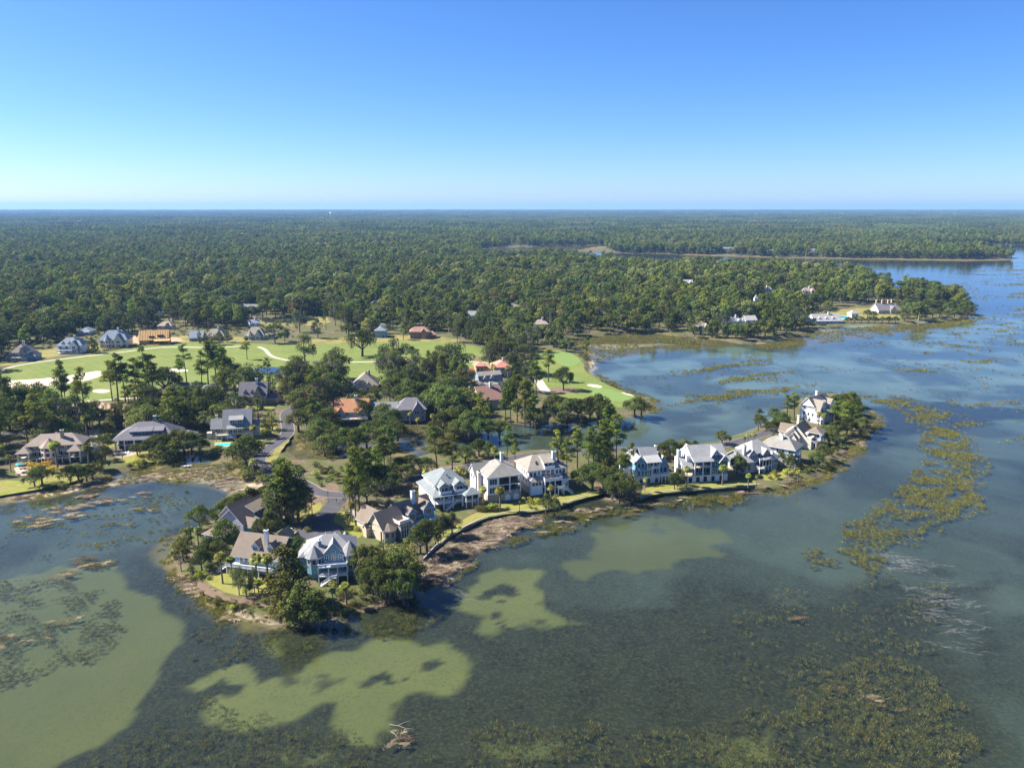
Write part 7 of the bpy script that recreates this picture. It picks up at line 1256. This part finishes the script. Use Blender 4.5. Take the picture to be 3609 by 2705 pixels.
reeds('emergent_weed', [([(120, 1662), (330, 1570), (430, 1500), (470, 1560), (560, 1550), (700, 1590), (850, 1560), (1000, 1575), (1200, 1565), (1400, 1590), (1550, 1560), (1700, 1490), (1860, 1400), (1960, 1430), (2090, 1520), (2115, 1600), (2000, 1662)], 1.3, 21, .34, 12), ([(1500, 1600), (1700, 1500), (1860, 1400), (1960, 1430), (2090, 1520), (2115, 1600), (2000, 1662), (1500, 1662)], 1.2, 51, .42, 4), ([(-20, 1258), (150, 1250), (240, 1300), (265, 1350), (230, 1400), (120, 1425), (60, 1475), (-20, 1495)], 1.6, 22, .4, 5),
   ([(370, 1255), (440, 1310), (520, 1345), (640, 1370), (800, 1350), (880, 1310), (1000, 1290), (900, 1360), (700, 1400), (560, 1410), (480, 1440), (420, 1400), (390, 1330)], 2.0, 23, .42, 5), ([(0, 1100), (300, 1060), (420, 1080), (330, 1160), (200, 1200), (0, 1210)], .45, 24, .52, 7), ([(1500, 1350), (1700, 1280), (1900, 1250), (2060, 1260), (2080, 1420), (1960, 1430), (1800, 1420), (1650, 1500)], .6, 25, .48, 8),
   ([(1300, 830), (1600, 770), (1900, 730), (2212, 660), (2300, 660), (2300, 900), (2100, 880), (1900, 850), (1700, 880), (1500, 900)], .12, 26, .56, 16), ([(2000, 620), (2300, 580), (2300, 660), (2120, 670), (2060, 640)], .06, 28, .55, 25)], WT, 'dark straggling weed breaking the surface of the shallows', .45, 1.1)
ST = [mat_of_reeds(i, 'straw' if i < 4 else 'deadwood') for i in range(7)]
def wrackpts():
    L = []; r = np.random.default_rng(77)
    for a in ([(0, 1078), (60, 1064), (200, 1042), (350, 1020), (450, 1008), (530, 1040), (580, 1052), (495, 1068), (380, 1036), (200, 1060)],): L.append(fill(a, .5, 31, .38, 6, 60000, -.5, 1.5))
    L.append(fill([(1165, 1110), (1160, 1128), (1060, 1182), (960, 1250), (890, 1275), (915, 1215), (990, 1155), (1100, 1113)], 1.3, 32, .38, 5, 60000, -.6, 1.5)); L.append(fill([(445, 1290), (600, 1338), (760, 1320), (870, 1272), (880, 1284), (745, 1334), (600, 1350), (520, 1334)], 1.1, 33, .4, 4, 60000, -.5, 1.5)); L.append(fill([(375, 1238), (470, 1288), (440, 1296), (370, 1252)], 1.2, 34, .35, 4, 60000, -.5, 1.5))
    L.append(fill([(1160, 1112), (1620, 1060), (1700, 1060), (1420, 1090), (1250, 1130), (1100, 1170), (960, 1250)], .22, 36, .45, 6)); L.append(fill([(1840, 900), (1900, 905), (1860, 970), (1740, 1045), (1650, 1062), (1790, 1010)], .5, 37, .42, 5, 60000, -.3, 1.2))
    for u, v, k in ((120, 1100, 10), (180, 1092, 16), (215, 1085, 14), (160, 1112, 10), (250, 1078, 9), (190, 1072, 20), (60, 1118, 8), (95, 1122, 9), (82, 1132, 8), (330, 1100, 3), (315, 1068, 6), (110, 1060, 14), (205, 1220, 10), (175, 1208, 8), (45, 1378, 3), (110, 1380, 2), (20, 1390, 3), (865, 1590, 4), (875, 1600, 2), (1350, 1110, 5), (1720, 1340, 1), (1900, 1500, 2), (1920, 1520, 2), (1800, 1480, 1), (1260, 1105, 8), (270, 1128, 3), (150, 1240, 5), (140, 1345, 4)):
        x, y = PD(u, v); L.append(np.c_[x + r.normal(0, 2.2, k), y + r.normal(0, 1.5, k), np.full(k, .0)])
    return np.concatenate(L)
Pn = wrackpts(); r = np.random.default_rng(5); s = r.uniform(.7, 1.5, len(Pn)); Pn[:, 2] = np.maximum(Pn[:, 2], 0)
instancer('reed_wrack', Pn, r.normal(.15, .5, len(Pn)), np.c_[s, s, s], r.integers(0, 7, len(Pn)), ST, 'rafts of dead straw coloured reeds stranded along the tide line', 'wrack')
# pale scum drawn out in wisps on the water
b = NB('foam'); d = b.bsdf((.36, .35, .36), .8, .2); t = b.n('ShaderNodeBsdfTransparent'); mx_ = b.n('ShaderNodeMixShader'); n1 = b.noise(.9, 5, .7, b.pos()); b.l(b.math('MULTIPLY', b.ramp(n1, .38, .8), .26), mx_.inputs[0]); b.l(t.outputs[0], mx_.inputs[1]); b.l(d.outputs[0], mx_.inputs[2]); b.done(mx_.outputs[0])
def wisp(seed):
    r = np.random.default_rng(seed); V = []; F = []
    for k in range(9):
        x, y, a = r.normal(0, 2.0), r.normal(0, .8), r.normal(.1, .25); n_ = 12; L = r.uniform(1.5, 5.5); q = len(V); c = r.uniform(-.25, .25)
        for i in range(n_ + 1):
            w_ = r.uniform(.03, .3) * math.sin(math.pi * (i + .2) / (n_ + .4)); px, py = x + L * (i / n_ - .5), y + c * L * math.sin(i / n_ * 3) + r.normal(0, .06)
            for s_ in (-1, 1): V.append((px * math.cos(a) - (py + s_ * w_) * math.sin(a), px * math.sin(a) + (py + s_ * w_) * math.cos(a), .008 + .001 * k))
        F += [(q + 2 * i, q + 2 * i + 1, q + 2 * i + 3, q + 2 * i + 2) for i in range(n_)]
    return npmesh('wisp', np.array(V), np.array(F), 'foam')
Pn = np.concatenate([fill(*a) for a in (([(2040, 1250), (2095, 1290), (2118, 1360), (2112, 1430), (2060, 1440), (2075, 1380), (2060, 1320), (2020, 1275)], .055, 61, .4, 12), ([(1950, 1260), (2050, 1270), (2060, 1400), (1960, 1390)], .03, 62, .45, 12), ([(1880, 1200), (1960, 1195), (2040, 1215), (2000, 1240), (1920, 1235)], .07, 63, .4, 10), ([(2050, 1040), (2130, 1030), (2145, 1060), (2080, 1080)], .05, 64, .42, 8), ([(940, 1270), (1020, 1262), (1020, 1275), (960, 1290)], .1, 66, .35, 8), ([(1180, 1110), (1230, 1118), (1250, 1145), (1190, 1130)], .08, 67, .35, 8), ([(1950, 590), (2212, 575), (2212, 660), (2000, 640)], .004, 68, .5, 60))])
Pn[:, 2] = 0; r = np.random.default_rng(9); s = r.uniform(.8, 1.7, len(Pn)); instancer('foam', Pn, r.normal(-.35, .3, len(Pn)), np.c_[s, s, np.ones(len(Pn))], r.integers(0, 5, len(Pn)), [wisp(i) for i in range(5)], 'pale scum drifting in wisps on the water', 'foam')

# ================================================================ bulkheads and small things
def bulkhead(line, label):
    o = bpy.data.objects.new('bulkhead', None); COL.objects.link(o); tag(o, label, 'bulkhead'); ln = resample(line, 1.6, False); V = []; F = []
    for i, (x, y) in enumerate(line):
        a = line[max(0, i - 1)]; c = line[min(len(line) - 1, i + 1)]; d = math.dist(a, c); nx_, ny_ = -(c[1] - a[1]) / d, (c[0] - a[0]) / d
        for off in (-.12, .12):
            for z in (-1.4, G + .1): V.append((x + nx_ * off, y + ny_ * off, z))
    for i in range(len(line) - 1): k = 4 * i; F += [(k, k + 1, k + 5, k + 4), (k + 2, k + 6, k + 7, k + 3), (k + 1, k + 3, k + 7, k + 5)]
    link('face_board', mesh('face_board', V, F, 'pale_bark'), o); V = []; F = []
    for i, (x, y) in enumerate(line):
        a = line[max(0, i - 1)]; c = line[min(len(line) - 1, i + 1)]; d = math.dist(a, c); nx_, ny_ = -(c[1] - a[1]) / d, (c[0] - a[0]) / d
        for off, z in ((-.15, G + .1), (-.15, G + .17), (.17, G + .17), (.17, G + .1)): V.append((x + nx_ * off, y + ny_ * off, z))
    for i in range(len(line) - 1):
        for j in range(4): F.append((4 * i + j, 4 * i + (j + 1) % 4, 4 * i + 4 + (j + 1) % 4, 4 * i + 4 + j))
    link('cap_board', mesh('cap_board', V, F, 'stucco'), o)
    pm = mesh('pile', [(x, y, z) for z in (-1.4, G + .12) for x, y in ((-.13, -.13), (.13, -.13), (.13, .13), (-.13, .13))], [(4, 5, 6, 7), (0, 1, 5, 4), (1, 2, 6, 5), (2, 3, 7, 6), (3, 0, 4, 7)], 'pale_bark')
    for x, y in ln: p_ = link('pile', pm, o); p_.location = (x + .05, y - .28, 0)
bulkhead(BULK1, 'curving timber bulkhead holding the lawn below the tall white houses'); bulkhead(BULK2, 'straight timber bulkhead below the dark teal house lawn')
def thing(name, label, cat, x, y, z=G, rz=0, group=None):
    o = bpy.data.objects.new(name, None); COL.objects.link(o); o.location = (x, y, z); o.rotation_euler = (0, 0, R(rz)); return tag(o, label, cat, group)
class Kit(House):
    def __init__(s, o): s.o = o; s.trim = 'white_trim'; s.wall_m = 'white_wall'; s.roof_m = 'roof_grey'
    def lathe(s, name, prof, mat, n=12, parent=None, cx=0, cy=0):
        V = [(cx + r * math.cos(2 * math.pi * i / n), cy + r * math.sin(2 * math.pi * i / n), z) for r, z in prof for i in range(n)]; F = [(k * n + i, k * n + (i + 1) % n, (k + 1) * n + (i + 1) % n, (k + 1) * n + i) for k in range(len(prof) - 1) for i in range(n)] + [tuple(range(n))[::-1], tuple(range((len(prof) - 1) * n, len(prof) * n))]
        return s.put(name, V, F, mat, None, parent, smooth=False)
# clipped hedge on the lawn
x, y = P(1715, 1800, G); o = thing('clipped_hedge', 'big oval clipped hedge on the bulkhead lawn', 'hedge', x, y); rg = np.random.default_rng(2); v, q, t = lobes_leaves([(i * 1.05, .25 * math.sin(i), 1.0, 1.5, 1.5, 1.15) for i in range(-3, 4)], 60, .3, rg, .1); link('foliage', npmesh('foliage', v, q, 'shrub_leaf', t), o); tv, tf = tube([(0, 0, 0), (0, 0, .8)], [.3, .2]); link('trunk', npmesh('trunk', tv, tf, 'bark'), o)
for u, v_, k in ((1790, 1793, 1), (1870, 1790, 2), (1885, 1794, 3)):
    x, y = P(u, v_, G); plant('shrub', x, y, 1.3, 1.2, G, lab=('low rounded shrub alone on the bulkhead lawn', 'low shrub in the lawn bed under the tall palm', 'low shrub at the far end of the lawn bed')[k - 1])
# hedge line on golf row
for i_, (a_, c_) in enumerate((((235, 1240), (345, 1232)), ((365, 1238), (480, 1217)))):
    p0_, p1_ = P(*a_, G), P(*c_, G); n_ = int(math.dist(p0_, p1_) / 1.2); rg = np.random.default_rng(i_); L = [(p0_[0] + (p1_[0] - p0_[0]) * i / n_, p0_[1] + (p1_[1] - p0_[1]) * i / n_, .8, .9, .9, .9) for i in range(n_ + 1)]; v, q, t = lobes_leaves([(l[0] - p0_[0], l[1] - p0_[1]) + l[2:] for l in L], 18, .5, rg, .1); tag(link('garden_hedge', npmesh('garden_hedge', v, q, 'cedar_leaf', t)), ('long dark hedge below the slate gable villa', 'long dark hedge below the timber frame house')[i_], 'hedge').location = (p0_[0], p0_[1], G)
# swimming pools
def pool(pts, label):
    w_ = smooth_poly(poly(pts, G), 2); c = np.mean(w_, 0); e = [(c[0] + (x - c[0]) * 1.22, c[1] + (y - c[1]) * 1.3) for x, y in w_]; o = sheet('pool', w_, 'pool_water', label, 'pool', 12, 0, True, sm=0); n_ = len(w_); z = G + .03
    V = [(x, y, z + .04) for x, y in w_] + [(x, y, z + .04) for x, y in e] + [(x, y, G - .1) for x, y in e]; F = [(i, n_ + i, n_ + (i + 1) % n_, (i + 1) % n_) for i in range(n_)] + [(n_ + i, 2 * n_ + i, 2 * n_ + (i + 1) % n_, n_ + (i + 1) % n_) for i in range(n_)]
    link('pool_surround', mesh('pool_surround', V, F, 'patio'), o); o.name = 'swimming_pool'
pool([(468, 957), (500, 956), (506, 962), (476, 964), (466, 962)], 'turquoise swimming pool below the olive house'); pool([(1800, 684), (1830, 681), (1840, 686), (1815, 690)], 'oval pool before the long white point house')
# patio umbrellas, loungers, tables
def umbrella(u, v, mat, lab, hh=2.6):
    x, y = P(u, v, G); k = Kit(thing('patio_umbrella', lab, 'umbrella', x, y)); k.lathe('pole', [(.04, 0), (.04, hh)], 'dark_metal', 6); k.lathe('base', [(.3, 0), (.3, .1), (.1, .14)], 'dark_metal', 10); n_ = 8
    V = [(1.7 * math.cos(6.283 * i / n_), 1.7 * math.sin(6.283 * i / n_), hh - .6) for i in range(n_)] + [(0, 0, hh)]; k.put('canopy', V, [(i, (i + 1) % n_, n_) for i in range(n_)], mat)
umbrella(70, 1650, 'teal_cloth', 'teal patio umbrella beside the pavilion villa pool'); umbrella(818, 1552, 'navy_cloth', 'closed dark umbrella beside the turquoise pool', 2.4)
def lounger(x, y, rz, lab, z=G, mat='white_plastic', group=None):
    k = Kit(thing('sun_lounger', lab, 'lounger', x, y, z, rz, group)); k.box('seat', -.35, -.95, .3, .35, .35, .4, mat); V = [(-.35, .3, .34), (.35, .3, .34), (.35, .95, .85), (-.35, .95, .85), (-.35, .3, .42), (.35, .3, .42), (.35, .9, .92), (-.35, .9, .92)]; k.put('backrest', V, [(3, 2, 1, 0), (4, 5, 6, 7), (0, 1, 5, 4), (1, 2, 6, 5), (2, 3, 7, 6), (3, 0, 4, 7)], mat)
    for a, c in ((-.3, -.85), (.3, -.85), (-.3, .3), (.3, .3)): k.box('leg', a - .03, c - .03, 0, a + .03, c + .03, .32, mat)
for i_, (u, v) in enumerate(((80, 1662), (95, 1668), (112, 1660), (128, 1668), (150, 1662), (66, 1672))): x, y = P(u, v, G); lounger(x, y, 20 + 35 * i_, 'white sun lounger on the terrace below the pavilion villa', group='white loungers of the pavilion villa')
for i_, (u, v) in enumerate(((420, 1602), (430, 1600), (441, 1599), (452, 1597))): x, y = P(u, v, G); lounger(x, y, 10, 'white sun lounger in the row before the slate roof house', group='lounger row of the slate roof house')
sheet('terrace', [(30, 1005), (95, 1000), (120, 1010), (90, 1024), (35, 1028)], 'patio', 'stone terrace below the pavilion villa', 'terrace', 9, .3); sheet('terrace', [(245, 975), (290, 970), (300, 980), (250, 990)], 'patio', 'pale terrace before the slate roof house', 'terrace', 9, .3)
# boat drawn up on the marsh
x, y = P(656, 1645, 0); z = max(.05, float(terrain(np.array([x]), np.array([y]))[0][0])); k = Kit(thing('rowing_boat', 'small white flat boat drawn up on the marsh edge', 'boat', x, y, z, 15)); pr_ = [(-2.2, .55), (-1.2, .8), (.4, .8), (1.6, .55), (2.5, .05)]; V = []
for a, wd_ in pr_: V += [(a, -wd_, .55), (a, -wd_ * .6, .05), (a, wd_ * .6, .05), (a, wd_, .55)]
F = [(0, 1, 2, 3)]
for i in range(4):
    for j in range(3): q = 4 * i; F.append((q + j, q + 4 + j, q + 5 + j, q + 1 + j))
k.put('hull', V, F, 'white_plastic'); k.box('thwart', -.6, -.7, .42, -.3, .7, .48, 'white_plastic'); k.box('thwart', .7, -.65, .42, 1.0, .65, .48, 'white_plastic')
# street lamp, letter boxes, wooden fence by the spur road
def lamp(u, v, lab): x, y = P(u, v, G); k = Kit(thing('street_lamp', lab, 'street lamp', x, y)); k.lathe('post', [(.12, 0), (.07, .4), (.06, 3.6), (.09, 3.7)], 'dark_metal', 8); k.lathe('lantern', [(.12, 3.7), (.2, 4.1), (.22, 4.2), (.03, 4.45)], 'dark_metal', 8)
lamp(1157, 1768, 'slim black street lamp beside the spur road')
for u, v, lab in ((1213, 1796, 'dark letter box beside the spur road'), (1186, 1770, 'dark letter box at the lane junction')): x, y = P(u, v, G); k = Kit(thing('letter_box', lab, 'letter box', x, y, G, 30)); k.box('post', -.06, -.06, 0, .06, .06, 1.1, 'bark'); k.box('box', -.25, -.14, 1.08, .25, .14, 1.4, 'dark_metal')
# furniture on decks
def deckset(hname, pts, mat, what):
    ho = next(o for _, _, o in FOOT if o.name == hname)
    for i_, (lx, ly, lz, rz) in enumerate(pts):
        p_ = ho.matrix_basis @ Vector((lx, ly, lz)); k = Kit(thing('patio_chair', '%s patio chair on the %s of the %s' % (mat.split('_')[0], what, hname.replace('_', ' ')), 'chair', p_.x, p_.y, p_.z, rz + math.degrees(ho.rotation_euler.z), 'patio chairs of the ' + hname.replace('_', ' ')))
        k.box('seat', -.45, -.4, .28, .45, .4, .45, mat); k.box('backrest', -.45, .3, .45, .45, .42, .95, mat); k.box('armrest', -.5, -.35, .45, -.42, .3, .65, mat); k.box('armrest', .42, -.35, .45, .5, .3, .65, mat)
        for a, c in ((-.4, -.35), (.4, -.35), (-.4, .35), (.4, .35)): k.box('leg', a - .04, c - .04, 0, a + .04, c + .04, .3, mat)
bpy.context.view_layer.update()
deckset('white_terrace_house', [(7, .6, 5.9, 0), (8.6, 1.2, 5.9, 30), (10, .9, 5.9, 0), (11, 1.3, 5.9, -40)], 'wicker', 'sun terrace'); deckset('white_terrace_house', [(8.5, 2.3, 9.9, 0)], 'red_cloth', 'roof balcony'); deckset('grey_gabled_house', [(10, .8, 5.8, 20), (12, .6, 5.8, -20)], 'navy_cloth', 'upper deck'); deckset('dark_teal_house', [(5, 1.6, 2.95, 0), (8.5, 1.6, 2.95, 20)], 'teal_cloth', 'veranda'); deckset('pavilion_villa', [(24.5, 2.2, 2.9, 0), (18, 2.4, 2.9, 30)], 'white_plastic', 'deck')
# flag by the tip house, wreath of driftwood logs, water tower and masts far off
x, y = P(2846, 1462, G); k = Kit(thing('flag_pole', 'white flag pole with a small red and white flag near the tip house', 'flag pole', x, y)); k.lathe('pole', [(.06, 0), (.04, 9)], 'white_trim', 6); k.put('flag', [(0.05, 0, 7.4), (1.5, .15, 7.3), (1.55, .1, 8.3), (.05, 0, 8.5)], [(0, 1, 2, 3)], 'red_cloth')
for i_, (u, v, ln, rz) in enumerate(((1405, 2560, 4.5, -20), (1425, 2548, 3, 35), (1392, 2590, 3.2, -50), (1440, 2570, 2.2, 10))):
    x, y = P(u, v, 0); tv, tf = tube([(-ln / 2, 0, .05), (0, .15, .14), (ln / 2, -.1, .1)], [.13, .1, .04], 6); o = link('driftwood_log', npmesh('driftwood_log', tv, tf, 'pale_bark')); o.location = (x, y, 0); o.rotation_euler = (0, 0, R(rz)); tag(o, 'bleached driftwood log lying in the weedy shallows', 'log', 'driftwood logs in the shallows')
x, y = P(1166, 768, 0); x, y = 6500 * x / y, 6500.0; k = Kit(thing('water_tower', 'white water tower rising above the distant forest', 'water tower', x, y)); k.lathe('stem', [(5, 0), (3, 8), (3, 44)], 'white_paint', 12); k.lathe('tank', [(3, 42), (9, 46), (11, 51), (9, 56), (3, 59), (.5, 60)], 'white_paint', 16)
for u, lab, d_, hh in ((3330, 'thin pale radio mast on the far horizon', 7000, 150), (3238, 'short radio mast beside the taller one', 8000, 120)):
    x = (u - PCX) / FPX * d_; k = Kit(thing('radio_mast', lab, 'mast', x, d_)); k.lathe('mast', [(1.2, 0), (.8, hh)], 'silver_paint', 5); k.lathe('antenna', [(.8, hh), (.2, hh + 12)], 'silver_paint', 5)
# wooden stakes of an old jetty before the teal house bulkhead
for i_, (u, v) in enumerate(((2440, 1782), (2443, 1790), (2612, 1775), (2616, 1768), (2230, 1765), (2200, 1768))):
    x, y = P(u, v, 0); tv, tf = tube([(0, 0, -1), (0, 0, 1.5)], [.12, .1], 6); o = link('mooring_stake', npmesh('mooring_stake', tv, tf, 'pale_bark')); o.location = (x, y, 0); tag(o, 'weathered mooring stake standing in the shallows off the bulkhead', 'stake', 'mooring stakes')
# parked cars
def car(u, v, rz, paint, lab):
    x, y = P(u, v, G); k = Kit(thing('parked_car', lab, 'car', x, y, G + .05, rz)); pr_ = [(-2.2, .35), (-2.25, .75), (-1.9, .95), (-1.2, 1.0), (-.7, 1.45), (.8, 1.5), (1.6, 1.02), (2.2, .9), (2.25, .4)]; n_ = len(pr_); V = [(a, s * (.85 if z < 1.1 else .68), z) for s in (-1, 1) for a, z in pr_]
    k.put('body', V, [tuple(range(n_)), tuple(range(2 * n_ - 1, n_ - 1, -1))] + [(i, n_ + i, n_ + (i + 1) % n_, (i + 1) % n_) for i in range(n_)], paint)
    for s in (-1, 1): k.put('side_window', [(-.9, s * .83, 1.02), (1.2, s * .83, 1.02), (.7, s * .71, 1.42), (-.6, s * .71, 1.42)], [(0, 1, 2, 3)], 'glass')
    k.put('windscreen', [(-1.16, -.66, 1.06), (-1.16, .66, 1.06), (-.76, .6, 1.42), (-.76, -.6, 1.42)], [(0, 1, 2, 3)], 'glass')
    for a in (-1.4, 1.4):
        for s in (-1, 1): V = [(a + .33 * math.cos(6.283 * i / 12), s * (.78 + o_), .33 + .33 * math.sin(6.283 * i / 12)) for o_ in (0, .14) for i in range(12)]; k.put('wheel', V, [tuple(range(12)), tuple(range(23, 11, -1))] + [(i, 12 + i, 12 + (i + 1) % 12, (i + 1) % 12) for i in range(12)], 'tyre')
car(1012, 1876, 70, 'white_paint', 'white car parked on the tan drive by the turning circle'); car(318, 1600, 40, 'car_paint', 'dark car parked on the curved drive of the pavilion villa'); car(1810, 1378, 20, 'silver_paint', 'silver car parked under pines near the gambrel house'); car(2905, 1532, 30, 'white_paint', 'white car parked on the forecourt by the end houses'); car(285, 1202, 10, 'white_paint', 'white van parked behind the small white villa')
# ================================================================ the air
b = NB('haze'); pv = b.n('ShaderNodeVolumePrincipled'); pv.inputs['Color'].default_value = (.3, .58, 1, 1); pv.inputs['Density'].default_value = 0.00005; pv.inputs['Anisotropy'].default_value = .1; b.l(pv.outputs[0], b.out.inputs['Volume']); MATS['haze'] = b.m
V = [(x, y, z) for z in (-3.5, 175) for x, y in ((-23000, -1500), (23000, -1500), (23000, 22500), (-23000, 22500))]
o = link('haze', mesh('haze', V, [(3, 2, 1, 0), (4, 5, 6, 7), (0, 1, 5, 4), (1, 2, 6, 5), (2, 3, 7, 6), (3, 0, 4, 7)], 'haze')); tag(o, 'thin blue haze over the whole coast', 'haze', kind='stuff')
